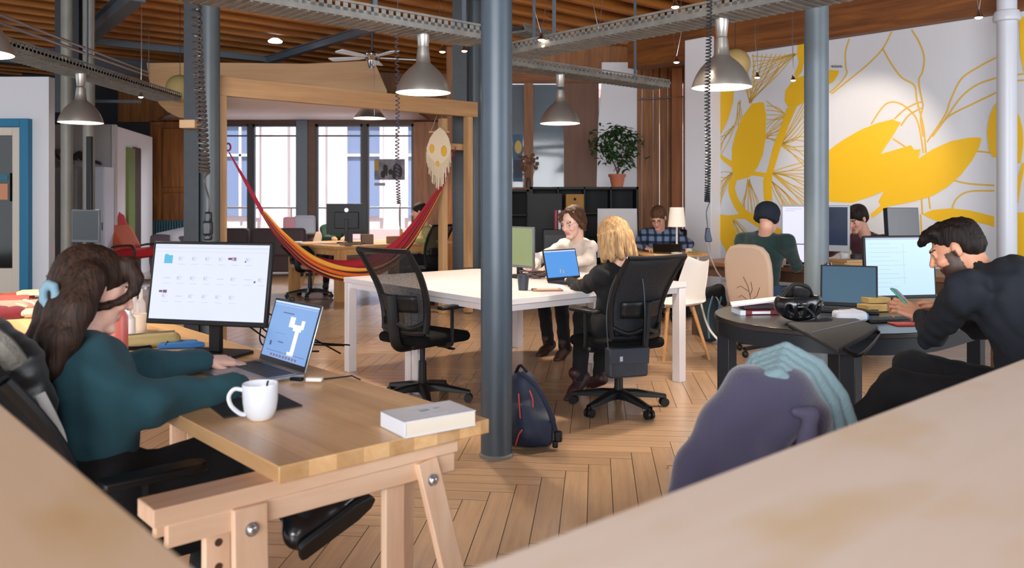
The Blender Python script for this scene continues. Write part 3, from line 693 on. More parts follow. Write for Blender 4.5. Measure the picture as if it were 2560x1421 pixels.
# ---- galvanised cable trays
def tray(label, a, b, w, h=.09, rods=()):
    """channel seen from below, perforated side flanges, ribs across the underside"""
    a = V(a); b = V(b); d = (b-a); L = d.length; c = (a+b)/2
    t = thing('cable_tray', label, 'cable tray', c, ang(d))
    mb = MB(); mb.box((0, 0, 0), (L, w, .006)); mb.build('tray_floor', m_galv, t)
    n = min(int(L/.06), 98)
    mb = MB()
    for i in range(n): mb.box((-L/2+.04+i*(L-.08)/max(1, n-1), 0, -.005), (.016, w*.94, .008))
    mb.build('rib_sheet', m_galv, t)
    for s in (-1, 1):
        fl = MB(); k = int(L/.055); zz = h/2
        # flange with real slots: top strip, bottom strip, bridges
        fl.box((0, s*w/2, .026), (L, .003, .052)).box((0, s*w/2, h-.008), (L, .003, .016))
        for i in range(k+1): fl.box((-L/2+i*L/k, s*w/2, h/2+.006), (.034, .003, h-.05))
        fl.build('flange', m_galv, t)
    mb = MB(); mb.box((0, 0, .03), (L*.97, w*.7, .04)); mb.build('cables', mat('cable_dark', '#232326', .6), t)
    for r in rods:
        m2 = MB(); m2.box((r, 0, (HC-c.z)/2+.02), (.03, .012, HC-c.z)); m2.build('hanger_rod', mat('hanger_steel', '#59616b', .4), t)
    return t
HT = 2.5
def onray(px, z, ref, d):
    """point on the horizontal line through ref along d seen at picture column px"""
    ref = V(ref); k = (px-CX)/F; t = (k*ref.y-ref.x)/(d.x-k*d.y); return ref+d*t
ref1 = V((-.617, 5.8, HT))
tray('long ribbed galvanised cable tray from the upper left to the centre column', onray(430, HT, ref1, VV), onray(1206, HT, ref1, VV), .3, .1, rods=(-.9, .2, .95))
ref2 = V(((1804-CX)/F*5.4, 5.4, HT+.02))
tray('wide galvanised cable tray rising to the right above the lamp beside the yellow mural', onray(1292, HT, ref2, U), onray(2330, HT, ref2, U), .3, .09, rods=(-1.2, .3, 1.4))
ref3 = V(((1400-CX)/F*8, 8, HT+.05))
tray('short galvanised cable tray behind the centre column, above the lamp near the potted tree', onray(1240, HT, ref3, VV), onray(1650, HT, ref3, VV), .26, .08, rods=(-.7, .75))
tray('galvanised cable tray along the left side above the lamp by the twin pipe columns', V((-3.98, 5.4, HT)), V((-3.98, 9.7, HT)), .3, .09, rods=(0.3,))
tray('small piece of cable tray high up right of the centre column', P(1290, 85, 8.6), P(1405, 108, 9.4), .2, .08, rods=())
mb = MB(); q = P(398, 275, 9.6); mb.sheet([[q+V((-.22, 0, .0)), q+V((.2, 0, .0))], [q+V((-.28, .1, -.18)), q+V((.1, .1, -.2))]])
# twin rails on the left
for k, dy in enumerate((0, 14)):
    a = P(-40, 22+dy*1.5, 6.2); b = P(372, 182+dy*.6, 12.4)
    mb = MB(); m = (a+b)/2; mb.cyl(a-m, b-m, .014); mb.cyl(b-m, b-m+V((0, 0, HC-b.z)), .006).cyl(a*.5+b*.5-m, V((0, 0, HC-m.z)), .006)
    o = mb.build('conduit_rail', mat('conduit_pink', '#a08f8c', .35, metal=.4)); o.location = m
    tag(o, ['upper', 'lower'][k]+' of the two thin parallel conduit rails running along the left ceiling', 'pipe')

# ---- bell pendant lamps of brushed aluminium
m_alu = mat('brushed_aluminium', '#b4afa8', .36, metal=.82, bump=.04, bscale=40, stretch=(1, 1, 25))
m_inner = mat('lamp_inner_white', '#fbf5ee', .5, emit='#fff1dd', estr=.9)
m_bulb = mat('bulb_glow', '#ffffff', emit='#ffe9cf', estr=12)
m_cord = mat('black_cord', '#1a1a1b', .5)
def pendant(label, px, py, y, ceil_z, R=.19, power=80, kind='bell'):
    zr = CH-(py-YH)/F*y
    t = thing('pendant_lamp', label, 'lamp', ((px-CX)/F*y, y, zr))
    if kind == 'bell':
        s = R/.19; pr = [(.19, 0), (.188, .012), (.178, .045), (.16, .085), (.135, .125), (.105, .158), (.078, .182), (.058, .198), (.05, .21), (.045, .26), (.04, .305), (.038, .318), (.0, .32)]
        pr = [(a*s, b*s) for a, b in pr]
    else: s = R/.19; pr = [(.19*s, 0), (.185*s, .01*s), (.1*s, .125*s), (.06*s, .15*s), (0, .152*s)]
    mb = MB(); mb.lathe(pr, seg=48); sh = mb.build('lamp_shade', m_alu, t, sharp=50)
    inn = [(a-.004 if a > .01 else 0, b-.004) for a, b in pr if b < .3*s]
    mb = MB(); mb.lathe([(pr[0][0], .0), (pr[0][0]-.004, -.001)]+inn[1:], seg=48); mb.build('shade_lining', m_inner, sh)
    mb = MB(); mb.sph((0, 0, .1*s), (.045, .045, .055)); mb.cyl((0, 0, .15*s), (0, 0, .2*s), .02); mb.build('bulb', m_bulb, t)
    top = ceil_z-zr
    if kind == 'bell':
        mb = MB(); mb.cyl((0, 0, .31*s), (0, 0, top-.08), .005); mb.build('cord', m_cord, t)
        mb = MB(); mb.lathe([(0, top-.125), (.03, top-.125), (.034, top-.12), (.047, top-.005), (.047, top), (0, top)], seg=32); mb.build('canopy_cup', m_alu, t)
    else: mb = MB(); mb.cyl((0, 0, .14*s), (0, 0, top), .006); mb.build('cord', m_cord, t)
    l = bpy.data.lights.new('lamp_light', 'SPOT'); l.energy = power; l.color = (1, .84, .66); l.spot_size = math.radians(125); l.spot_blend = .5; l.shadow_soft_size = .05
    lo_ = bpy.data.objects.new('lamp_light', l); COL.objects.link(lo_); lo_.parent = t; lo_.location = (0, 0, .045)
    return t
pendant('brushed metal bell lamp hanging left of the centre column over the empty mesh chair', 1058, 232, 5.8, HT)
pendant('brushed metal bell lamp in front of the yellow mural, coiled cord passing before it', 1804, 219, 5.4, HT+.02)
pendant('brushed metal bell lamp right of the centre column, near the potted tree', 1400, 309, 8.0, HT+.05)
pendant('brushed metal bell lamp hanging in front of the twin pipe columns', 202, 307, 7.6, HT)
pendant('brushed metal bell lamp cut off by the left picture edge', -78, 133, 4.0, HT+.0)
pendant('wide conical metal lamp hanging inside the hammock frame, before the windows', 924, 296, 12.7, 2.95, R=.24, power=130, kind='cone')

# ---- small halogen spots on wires
m_chrome = mat('chrome', '#d8d8dc', .12, metal=1)
def spot(label, px, py, y, up=.35, lean=0, power=14, tgt=None):
    q = P(px, py, y); t = thing('halogen_spot', label, 'lamp', q, 0, None)
    mb = MB(); mb.lathe([(.0, .055), (.012, .055), (.014, .03), (.03, .004), (.031, 0), (.027, .0)], seg=20); mb.build('reflector', m_chrome, t)
    mb = MB(); mb.sph((0, 0, .004), (.024, .024, .014)); mb.build('bulb', m_bulb, t)
    zt_ = 3.95-q.z; mb = MB(); mb.tube([(0, 0, .05), (lean, 0, up), (lean, 0, zt_)], .0025).tube([(0, 0, .05), (-lean*.6, 0.02, up), (-lean*.6, .02, zt_)], .002); mb.build('wire', m_chrome, t)
    l = bpy.data.lights.new('spot_light', 'SPOT'); l.energy = power; l.color = (1, .86, .7); l.spot_size = math.radians(70); l.spot_blend = .6; l.shadow_soft_size = .02
    lo_ = bpy.data.objects.new('spot_light', l); COL.objects.link(lo_); lo_.parent = t; lo_.location = (0, 0, -.02)
    if tgt is not None: lo_.rotation_euler = (V(tgt)-q).to_track_quat('-Z', 'Y').to_euler()
    return t
spot('small halogen spot, left of the pair just left of the centre column', 1106, 130, 7, .45, -.03)
spot('small halogen spot, right of the pair just left of the centre column', 1161, 128, 7.2, .35, .03)
spot('small halogen spot on a slanting wire, first one right of the centre column', 1353, 100, 6.4, .3, -.07)
spot('small halogen spot on V-shaped wires under the joists, second right of the centre column', 1497, 92, 6.4, .33, -.06)
spot('small halogen spot on a V of wires in front of the plank wall', 1691, 156, 7.4, .25, .04)
spot('bright halogen spot at the top edge above the plank wall', 1688, 18, 5.2, .3, .0)
spot('tiny halogen spot hanging before the mural, just right of the big bell lamp', 1893, 194, 8.4, .4, -.02, power=14)
spot('tiny halogen spot hanging before the mural, close to the grey column', 1983, 201, 8.8, .4, -.01, power=14)
spot('halogen spot on a short stem next to the white column, top right', 2447, 44, 5.6, .25, .03)
spot('small halogen spot hanging left of the plywood soffit', 352, 243, 8.9, .4, .01)
# track spot aimed at the mural
tg = onplane(2130, 330, WP0, WN)
lamp = spot('small wall-washing halogen spot close to the mural top behind the grey column', 2038, 150, 8.55, .5, .0, power=48, tgt=tg+V((.35, .2, -.5)))
# paper globe and frosted globe
t = thing('paper_globe_lamp', 'round olive paper globe lamp before the rounded end of the plywood soffit', 'lamp', P(450, 222, 11.2))
mb = MB(); mb.sph((0, 0, 0), .185, seg=36); mb.build('globe', mat('rice_paper_olive', '#a5925c', .7, bump=.1, bscale=8, stretch=(1, 1, 12)), t)
mb = MB(); mb.cyl((0, 0, .18), (0, 0, 4.0-CH-(500-222)/F*11.2+CH-.0-.0), .004); mb.build('cord', m_cord, t)
t = thing('paper_globe_lamp', 'pale yellow globe lamp half hidden behind the bell lamp at the mural', 'lamp', P(1838, 160, 8.6))
mb = MB(); mb.sph((0, 0, 0), .155, seg=36); mb.build('globe', mat('rice_paper_yellow', '#b79b62', .5, bump=.1, bscale=8, stretch=(1, 1, 12)), t)
mb = MB(); mb.cyl((0, 0, .15), (0, 0, 4.0-P(1838, 160, 8.6).z), .004); mb.build('cord', m_cord, t)
# ceiling light discs
for (px, py, l) in ((688, 106, 'flat round glowing lamp under the joists above the plywood soffit'),):
    q = P(px, py, 13); t = thing('ceiling_lamp', l, 'lamp', q)
    mb = MB(); mb.lathe([(0, 0), (.1, 0), (.11, .02), (.05, .06), (0, .07)]); mb.build('bowl', mat('lamp_bowl', '#ffffff', emit='#dfe8ff', estr=1.6), t)
    mb = MB(); mb.cyl((0, 0, .06), (0, 0, 4-q.z), .006); mb.build('stem', m_cord, t)

# ---- ceiling fan
q = P(930, 140, 10.5); t = thing('ceiling_fan', 'white ceiling fan with metal hub above the plywood soffit', 'fan', q, .35)
mb = MB(); mb.lathe([(0, -.16), (.035, -.16), (.05, -.12), (.06, -.06), (.09, -.03), (.1, .02), (.06, .05), (.02, .07), (0, .07)]); mb.build('motor_housing', m_chrome, t)
mb = MB(); mb.cyl((0, 0, .05), (0, 0, 4.0-q.z), .014); mb.build('down_rod', m_darksteel, t)
for k in range(5):
    a = 2*PI*k/5; d = V((math.cos(a), math.sin(a), 0)); s = V((-math.sin(a), math.cos(a), .12))
    mb = MB(); mb.prism([(.1, -.02), (.16, -.035), (.2, -.055), (.56, -.07), (.58, -.05), (.58, .05), (.56, .065), (.2, .05), (.16, .03), (.1, .02)], (0, 0, -.02), d, s, .01); mb.build('blade', mat('fan_white', '#dfe8f2', .4), t)
mb = MB(); mb.cyl((.03, 0, -.15), (.03, 0, -.75), .003); mb.build('pull_chain', m_chrome, t)

# ---- coiled extension cords hanging from the ceiling
def coil(label, pts, r, turns, m, tail, plug, wire=.0035, taper=None, ztop=3.9):
    pts = bez(pts, 40); n = len(pts); out = []; N_ = turns*10
    for i in range(N_+1):
        f = i/N_*(n-1); k = min(int(f), n-2); p = pts[k].lerp(pts[k+1], f-k)
        a = 2*PI*i/10; rr = r*(1 if taper is None else taper(i/N_)); out.append(p+V((math.cos(a)*rr, math.sin(a)*rr, 0)))
    o_ = V(plug); t = thing('coiled_cord', label, 'cord', o_)
    mb = MB(); mb.tube([q-o_ for q in out], wire, seg=6); mb.build('coil', m, t)
    tl = bez([out[-1]]+[V(q) for q in tail]+[o_], 8)
    mb = MB(); mb.tube([q-o_ for q in tl], wire*.8, seg=6); mb.build('cord', m, t)
    top = out[0]; mb = MB(); mb.tube([top-o_, V((top.x, top.y, max(top.z+.05, ztop)))-o_], wire*.9, seg=6); mb.build('upper_cord', m, t)
    return t
m_coil = mat('coil_rubber', '#26282c', .42)
YC = 5.4
t = coil('black coiled cord with socket block hanging in front of the dark columns at left', [P(488, -60, YC), P(495, 150, YC), P(505, 300, YC), P(512, 432, YC)], .029, 36, mat('coil_brown_grey', '#4a423f', .25), [P(510, 450, YC), P(522, 495, YC), P(523, 520, YC)], P(521, 532, YC), .0085)
mb = MB(); mb.box((0, 0, -.03), (.045, .04, .07)).box((-.004, 0, -.1), (.06, .05, .09)).box((-.002, 0, -.16), (.05, .045, .04)); mb.build('socket_block', mat('socket_black', '#1d2026', .35), t, bevel=.012)
YC = 5.0
t = coil('black coiled cord hanging in front of the white pilaster beside the mural', [P(1774, -40, YC), P(1772, 100, YC), P(1768, 250, YC), P(1770, 400, YC), P(1768, 505, YC)], .015, 70, m_coil, [P(1766, 530, YC), P(1768, 555, YC)], P(1769, 570, YC), .0042)
mb = MB(); mb.prism([(-.01, 0), (.01, 0), (.026, -.075), (.02, -.085), (-.012, -.085), (-.016, -.06)], (0, 0, 0), (1, 0, 0), (0, 0, 1), .03); mb.build('plug', mat('plug_blue', '#2c3547', .35), t, bevel=.005)
YC = 8.6
t = coil('thin coiled cord hanging in front of the window poster', [P(990, 60, YC), P(994, 250, YC), P(993, 400, YC), P(997, 510, YC)], .019, 46, mat('coil_purple_grey', '#55505c', .4), [P(998, 530, YC)], P(999, 566, YC), .0055)

# ---- laminated timber frame carrying the hammock
FL = V((-.3446*7.95, 7.95, 0)); FR = FL+VV*3.0
tf = thing('timber_portal', 'large square frame of pale laminated timber carrying the hammock', 'frame', FL, AV)
Lf = 3.0; HB = 2.515
mb = MB(); mb.box((Lf/2+.02, 0, HB-.09), (Lf+.16, .08, .18)); mb.build('top_beam', wood('lam_beam', '#a97f55', '#c39a6c', 0, .5, .5), tf, bevel=.004)
m_lam2 = wood('lam_post', '#a97f55', '#cda676', 2, .5, .5)
for xx in (-.01, Lf-.0): mb = MB(); mb.box((xx, .02, HB/2-.06), (.075, .09, HB-.15 if xx > 1 else HB+.14)); mb.build('post', m_lam2, tf, bevel=.004)
mb = MB(); mb.box((Lf-.24, .2, (HB-.2)/2), (.075, .09, HB-.2)); mb.build('post', m_lam2, tf, bevel=.004)
mb = MB(); mb.box((Lf-.13, .12, 1.98), (.3, .06, .075)); mb.build('rung', m_lam2, tf, bevel=.004)
q = P(478, 312, 7.6); mb = MB(); mb.box((0, 0, 0), (.14, .2, .075)); o = mb.build('timber_bracket', m_ply, bevel=.004); o.location = q; tag(o, 'short timber block fixed across the dark stanchion at left', 'bracket')

# ---- hammock: striped cloth with gathered ends and cords
RL = P(570, 368, 7.97); RR = P(1133, 372, 9.93)
def ham():
    t = thing('hammock', 'red and orange striped cloth hammock slung between the timber posts', 'hammock', (RL+RR)/2)
    o_ = V(t.location)
    # centreline of cloth in picture, with distances
    keys = [(654, 520, 8.25), (700, 588, 8.4), (770, 655, 8.75), (850, 685, 9.0), (930, 680, 9.2), (1000, 632, 9.4), (1050, 560, 9.6), (1100, 470, 9.8)]
    cl = bez([P(*k) for k in keys], 8); n = len(cl); W_ = 22; rows = []
    for i, p in enumerate(cl):
        f = i/(n-1); wd = .045+.145*math.sin(PI*f)**.8
        d = (cl[min(i+1, n-1)]-cl[max(i-1, 0)]).normalized(); side = V((.55, -.83, 0)) if True else None
        row = []
        for k in range(W_+1):
            a = (k/W_-.5); dd = abs(a)*2
            off = V((-.668*a, .744*a, 0)).normalized()*0 if a == 0 else V((-.668, .744, 0))*(a*wd*1.5)
            lift = (dd**2)*wd*(.75 if a < 0 else 1.05)
            rip = .012*math.sin(k*1.9+i*.12)*math.sin(PI*f)
            row.append(p+off+V((0, 0, lift-.06+rip))-o_)
        rows.append(row)
    mb = MB(); mb.sheet(rows); cloth = mb.build('cloth', [mat('ham_red', '#b3202c', .8), mat('ham_orange', '#dd6c26', .8), mat('ham_yellow', '#e6a53a', .8), mat('ham_dark', '#3c1a2c', .8), mat('ham_crimson', '#7d1730', .8)], t, solid=.006, sharp=180)
    pat = [2, 1, 3, 1, 4, 3, 2, 3, 0, 4, 0, 3, 0, 0, 4, 1, 3, 0, 0, 4, 0, 0]
    for pl_ in cloth.data.polygons: pl_.material_index = pat[pl_.index % W_]
    for ring, row, nm in ((RL, rows[0], 1), (RR, rows[-1], 2)):
        mb = MB()
        for k in range(0, W_+1, 2):
            a = ring-o_+V((.01, 0, -.05)); b = row[k]; m_ = a.lerp(b, .5)+(b-row[W_//2])*.25; mb.tube([a, a.lerp(b, .3)+(b-row[W_//2])*.1, m_, b], .006, seg=5)
        mb.build('suspension_cords', mat('ham_cord', '#a3213a', .7), t)
        mb = MB(); mb.tube([ring-o_+V((.025*math.cos(a), 0, .035*math.sin(a)-.0)) for a in [2*PI*i/14 for i in range(14)]], .009, closed=True); mb.build('end_ring', mat('ham_ring', '#8e1c30', .6), t)
ham()

# ---- macrame owl on the frame
q = P(1098, 300, 9.75); t = thing('macrame_hanging', 'cream knotted wall hanging with yellow patches, hanging from the timber frame', 'wall hanging', q)
m_mac = mat('cotton_cream', '#d9c5a8', .9, bump=.4, bscale=90)
def pq(px, py): return ((px-1098)/F*9.75, -(py-300)/F*9.75)
mb = MB(); mb.prism([pq(*p) for p in [(1075,345),(1085,330),(1100,318),(1112,328),(1122,345),(1128,370),(1124,405),(1112,432),(1098,448),(1082,436),(1070,405),(1066,370)]], (0, 0, 0), (1, 0, 0), (0, 0, 1), .02); mb.build('panel', m_mac, t, bevel=.004)
fr = MB()
rr = random.Random(5)
for i in range(40):
    a = pq(1066+i*1.55, 380+30*math.sin(i/40*PI)); L_ = .12+.16*math.sin(i/40*PI)+rr.uniform(-.02, .03)
    fr.tube([(a[0], -.012, a[1]), (a[0]+rr.uniform(-.01, .01), -.02, a[1]-L_)], .004, seg=5)
fr.build('fringe', m_mac, t)
for (px, py, r) in ((1080, 372, .028), (1110, 378, .034), (1094, 410, .02)): mb = MB(); a = pq(px, py); mb.sph((a[0], -.012, a[1]), (r, .012, r*1.9)); mb.build('yellow_tuft', mat('mustard_wool', '#d9a53c', .9, bump=.5, bscale=60), t)
mb = MB(); mb.cyl((-.12, 0, -.14), (.12, 0, -.14), .009).tube([(-.1, 0, -.14), (0, .0, .12), (.1, 0, -.14)], .004); mb.build('hanging_stick', m_ply, t)

# ---- poster taped on the window with its caption strip
q = P(974, 424, 16.99); t = thing('window_poster', 'grey photo poster with yellow corner taped on the window pane', 'poster', q)
w, h = 77/F*16.85, 52/F*16.99
mb = MB(); mb.box((0, 0, 0), (w, .006, h)); mb.build('sheet', mat('poster_grey', '#8e909c', .6, var=.5, vscale=6), t)
mb = MB(); mb.box((-w/2+.045, -.005, .08), (.08, .004, .2)); mb.build('yellow_block', mat('poster_yellow', '#c9a93c', .6), t)
mb = MB()
for (x, z, a, b) in ((-.1, .02, .03, .09), (-.06, -.02, .025, .12), (.02, -.05, .05, .06), (.14, .02, .07, .1), (.2, -.04, .06, .13), (-.13, -.1, .05, .08), (.1, -.1, .05, .1)): mb.sph((x, -.004, z), (a, .004, b), seg=12)
mb.build('printed_figures', mat('poster_dark', '#2e3038', .6), t)
mb = MB(); mb.box((-w/2+.11, 0, -h/2-.09), (.22, .005, .06)); o = mb.build('caption_strip', mat('poster_caption', '#a9aebc', .6)); o.location = q; tag(o, 'small grey caption strip on the window below the poster', 'label')
# ============================================================ FURNITURE
TH = .74
def rotm(a): return Matrix.Rotation(a, 3, 'Z')
m_tan = wood('oak_worktop', '#d2a26c', '#efc997', 0, .6, .35, blocks=(.62, .075), coat=.15)
m_tanend = wood('oak_worktop_end', '#c29a78', '#dcb896', 1, .6, .5)
m_pine = wood('pale_pine', '#d8ae8c', '#edcdb0', 0, .5, .5)
m_pinez = wood('pale_pine_upright', '#d8ae8c', '#edcdb0', 2, .5, .5)
m_bolt = mat('zinc_bolt', '#c8ccd4', .25, metal=.9)
# ---- the high counter the photographer looks over (L shaped, right under the camera)
HCN = 1.02
ap = G(698.6, 1598, HCN)
t = thing('wooden_counter', 'pale blurred L-shaped wooden counter in the foreground, framing the view left and right', 'counter', (ap.x, ap.y, 0))
def counter_mat(name, c1, c2, c3, axis):
    m = wood(name, c1, c2, axis, .12, .5); nt = m.node_tree; N = nt.nodes; L = nt.links; b = N['Principled BSDF']
    src = b.inputs['Base Color'].links[0].from_socket; tc = N.new('ShaderNodeTexCoord'); n = N.new('ShaderNodeTexNoise'); n.inputs['Scale'].default_value = 5; n.inputs['Detail'].default_value = 2
    mp = N.new('ShaderNodeMapping'); sc_ = [1.6, 1.6, 1.6]; sc_[axis] = .7; mp.inputs['Scale'].default_value = sc_; L.new(tc.outputs['Object'], mp.inputs[0]); L.new(mp.outputs[0], n.inputs['Vector'])
    mr = N.new('ShaderNodeMapRange'); mr.inputs['From Min'].default_value = .52; mr.inputs['From Max'].default_value = .78; L.new(n.outputs['Fac'], mr.inputs[0])
    mx = N.new('ShaderNodeMix'); mx.data_type = 'RGBA'; mx.inputs['B'].default_value = lin(c3); L.new(mr.outputs[0], mx.inputs['Factor']); L.new(src, mx.inputs['A']); L.new(mx.outputs['Result'], b.inputs['Base Color']); return m
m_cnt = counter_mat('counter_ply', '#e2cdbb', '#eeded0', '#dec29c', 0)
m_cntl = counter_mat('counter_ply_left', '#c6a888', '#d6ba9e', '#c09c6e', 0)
def slab(p0, p1, w, side, name, m):
    p0 = V(p0); p1 = V(p1); s = V(side)
    mb = MB(); d = (p1-p0); c_ = (p0+p1)/2+s*w/2; mb.box((0, 0, 0), (d.length, w, .045)); o = mb.build(name, m, t, bevel=.004)
    o.location = (c_.x, c_.y, HCN-.0225); o.rotation_euler = (0, 0, ang(d)); return o
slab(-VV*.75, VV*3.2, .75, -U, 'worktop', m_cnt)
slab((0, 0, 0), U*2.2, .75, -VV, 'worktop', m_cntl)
for (p, q) in ((-VV*.7-U*.7, VV*3.1-U*.7),):
    mb = MB(); p = V(p); q = V(q); mb.bar(p+V((0, 0, .5)), q+V((0, 0, .5)), .04, 1.0); mb.build('front_panel', m_cnt, t)
for p in (VV*3.1-U*.06, VV*1.2-U*.4, U*2.1-VV*.6, -VV*.6-U*.06): mb = MB(); mb.box((p.x, p.y, (HCN-.045)/2), (.07, .07, HCN-.045)); mb.build('leg', m_pinez, t)

# ---- long trestle desk of the woman: two tops end to end
A0 = V((-.532, 1.913, 0)); DW = .63; DT = .04
def desk_top(a, L, label):
    t = thing('desk', label, 'desk', a, AU)     # local x along U, local -y along VV
    mb = MB(); mb.box((L/2, -DW/2, TH-DT/2), (L, DW, DT)); mb.build('desktop', m_tan, t, bevel=.003)
    return t
d1 = desk_top(A0, 1.75, 'light oak trestle desk in front left, with laptop, mug and books on it')
d2 = desk_top(A0+U*1.76, 1.95, 'rear oak trestle desk behind the first, carrying bottles and the red-sleeved arms')
def trestle(label, s0, drop=0.0):
    """local frame: x along U, y along -VV as the desk"""
    o = A0+U*s0; t = thing('trestle', label, 'trestle', o, AU); z = TH-DT
    y0, y1 = .27, -DW+.09
    mb = MB(); mb.box((0, (y0+y1)/2, z-.02), (.10, y0-y1, .04)); mb.build('top_rail', wood('trestle_rail', '#d8ae8c', '#edcdb0', 1, .5, .5), t, bevel=.003)
    for k, s in enumerate((-1, 1)):
        mb = MB(); mb.box((s*.036, (y0+y1)/2-.01, z-.065), (.022, y0-y1-.04, .05)); mb.build('side_rail', M_.setdefault('tr', wood('trestle_side', '#d8ae8c', '#edcdb0', 1, .5, .5)), t, bevel=.003)
    def leg(y, ysplay, s, w=.075, zt=z-.04, bolt=True, us=.2):
        mb = MB(); a = V((s*.05, y, zt)); b = V((s*us, y+ysplay, 0)); d = (a-b).normalized(); x = V((0, 1, 0)); n = d.cross(x).normalized(); x = n.cross(d)
        R = Matrix((n, x, d)).transposed(); c_ = (a+b)/2; mb.box(c_, (.022, w, (a-b).length), R); L = mb.build('leg', m_pinez, t, bevel=.003)
        if bolt:
            mb = MB(); q = a-d*.05+V((s*.0125, 0, 0)); mb.sph(q+V((s*.003, 0, 0)), (.009, .012, .012)); mb.cyl(q-V((s*.01, 0, 0)), q+V((s*.002, 0, 0)), .016); mb.build('bolt', m_bolt, L)
        return L
    leg(.06, .0, -1, .08, us=.075); leg(-.43, -.09, -1, .065); leg(.06, .0, 1, .08, bolt=False); leg(-.43, -.09, 1, .065, bolt=False)
    mb = MB(); mb.box((0, .115, (z-.05)/2), (.025, .06, z-.05)); up = mb.build('height_post', m_pinez, t, bevel=.003)
    mb = MB()
    for i in range(9): mb.cyl((-.0135, .115, .14+i*.055), (-.0115, .115, .14+i*.055), .009, seg=14)
    mb.build('peg_holes', mat('hole_dark', '#4a3222', .8), up)
    mb = MB(); mb.box((0, -.36, (z-.05)/2), (.025, .06, z-.05)); mb.build('height_post', m_pinez, t, bevel=.003)
    mb = MB(); mb.box((-.17, -.19, .14), (.02, .55, .05)); mb.build('stretcher', m_pine, t)
    return t
trestle('pale pine trestle with bolts and peg holes, under the near end of the oak desk', .075)
trestle('pale pine trestle under the far end of the front oak desk', 1.6)
trestle('pale pine trestle under the far end of the rear oak desk', 3.5)

# ---- screens
def scr(name, c, e=1.0):
    m, nt, b = newmat(name); b.inputs['Base Color'].default_value = (.01, .01, .012, 1); b.inputs['Roughness'].default_value = .25
    b.inputs['Emission Color'].default_value = lin(c); b.inputs['Emission Strength'].default_value = e; return m
m_bezel = mat('black_plastic', '#0d0d0f', .42, spec=.3); m_silver = mat('silver_plastic', '#b9bcc2', .35, metal=.5); m_lapgrey = mat('laptop_aluminium', '#9a9a9e', .35, metal=.7)
def monitor(label, x, y, rz, w, h, zb, screen, tilt=0, bez=.012, chin=.02, m=None, back=None, stand='neck', desk=TH, content=None, depth=.02):
    """screen faces local -y; zb = height of the lower rim"""
    t = thing('monitor', label, 'monitor', (x, y, desk), rz); m = m or m_bezel
    R = Matrix.Rotation(-tilt, 3, 'X'); c0 = V((0, 0, zb-desk+h/2))
    mb = MB(); mb.box(c0, (w, depth, h), R); hs = mb.build('housing', m, t, bevel=.004)
    mb = MB(); mb.box(c0+R @ V((0, depth/2+.012, -.02)), (w*.6, .03, h*.55), R); mb.build('back_cover', back or m, hs, bevel=.008)
    mb = MB(); mb.box(c0+R @ V((0, -depth/2-.0008, (chin-bez)/2)), (w-2*bez, .001, h-bez-chin), R); sc = mb.build('screen', screen, t)
    if content:
        for (nm, mm, rects) in content:
            mb = MB()
            for (u0, v0, u1, v1) in rects:      # 0..1 from the upper left
                xx = (-.5+(u0+u1)/2)*(w-2*bez); zz = (chin-bez)/2+(.5-(v0+v1)/2)*(h-bez-chin)
                mb.box(c0+R @ V((xx, -depth/2-.0016, zz)), ((u1-u0)*(w-2*bez), .0006, (v1-v0)*(h-bez-chin)), R)
            mb.build(nm, mm, sc)
    if stand == 'neck':
        mb = MB(); mb.bar(V((0, depth/2+.03, .012)), c0+V((0, depth/2+.03, 0)), .05, .025); mb.build('neck', m_bezel, t, bevel=.004)
        mb = MB(); mb.prism([(-.12, -.09), (.12, -.09), (.13, .08), (.1, .1), (-.1, .1), (-.13, .08)], (0, .02, .006), (1, 0, 0), (0, 1, 0), .012); mb.build('foot', m_bezel, t, bevel=.003)
    return t
def laptop(label, x, y, rz, w, d, open_, screen, m=None, desk=TH, content=None, keym=None, hh=None):
    """hinge at local origin, keyboard towards -y; open_ = angle past vertical"""
    m = m or m_lapgrey; t = thing('laptop', label, 'laptop', (x, y, desk), rz)
    mb = MB(); mb.box((0, -d/2, .008), (w, d, .014)); base = mb.build('base', m, t, bevel=.004)
    mb = MB(); kw = w*.86; kx = kw/13; kd = d*.42/5
    for r_ in range(5):
        for c_ in range(13): mb.box((-kw/2+kx*(c_+.5), -.025-kd*(r_+.5), .0158), (kx*.82, kd*.8, .0012))
    mb.build('keyboard', keym or mat('laptop_keys', '#26262a', .5), t)
    mb = MB(); mb.box((0, -d*.77, .0154), (w*.34, d*.3, .0008)); mb.build('touchpad', mat('touchpad_grey', '#8d8d92', .3, metal=.4), t)
    h_ = hh or d*.96; R = Matrix.Rotation(-open_, 3, 'X'); o = V((0, .002, .014))
    mb = MB(); mb.box(o+R @ V((0, 0, h_/2)), (w, .007, h_), R); lid = mb.build('lid', m, t, bevel=.003)
    mb = MB(); mb.box(o+R @ V((0, -.0042, h_/2)), (w-.004, .0012, h_-.004), R); mb.build('bezel', m_bezel, lid)
    mb = MB(); mb.box(o+R @ V((0, -.0052, h_/2+.006)), (w-.02, .0008, h_-.03), R); sc = mb.build('screen', screen, lid if False else t)
    if content:
        for (nm, mm, rects) in content:
            mb = MB()
            for (u0, v0, u1, v1) in rects:
                xx = (-.5+(u0+u1)/2)*(w-.02); zz = h_/2+.006+(.5-(v0+v1)/2)*(h_-.03)
                mb.box(o+R @ V((xx, -.006, zz)), ((u1-u0)*(w-.02), .0006, (v1-v0)*(h_-.03)), R)
            mb.build(nm, mm, sc)
    return t
s_white = scr('screen_white', '#dfe4fa', .5); s_icon = scr('screen_icon', '#cdd1e2', .46); s_fold = scr('screen_folder', '#5cc4ea', .42); s_dark = scr('screen_ink', '#8f5f78', .3)
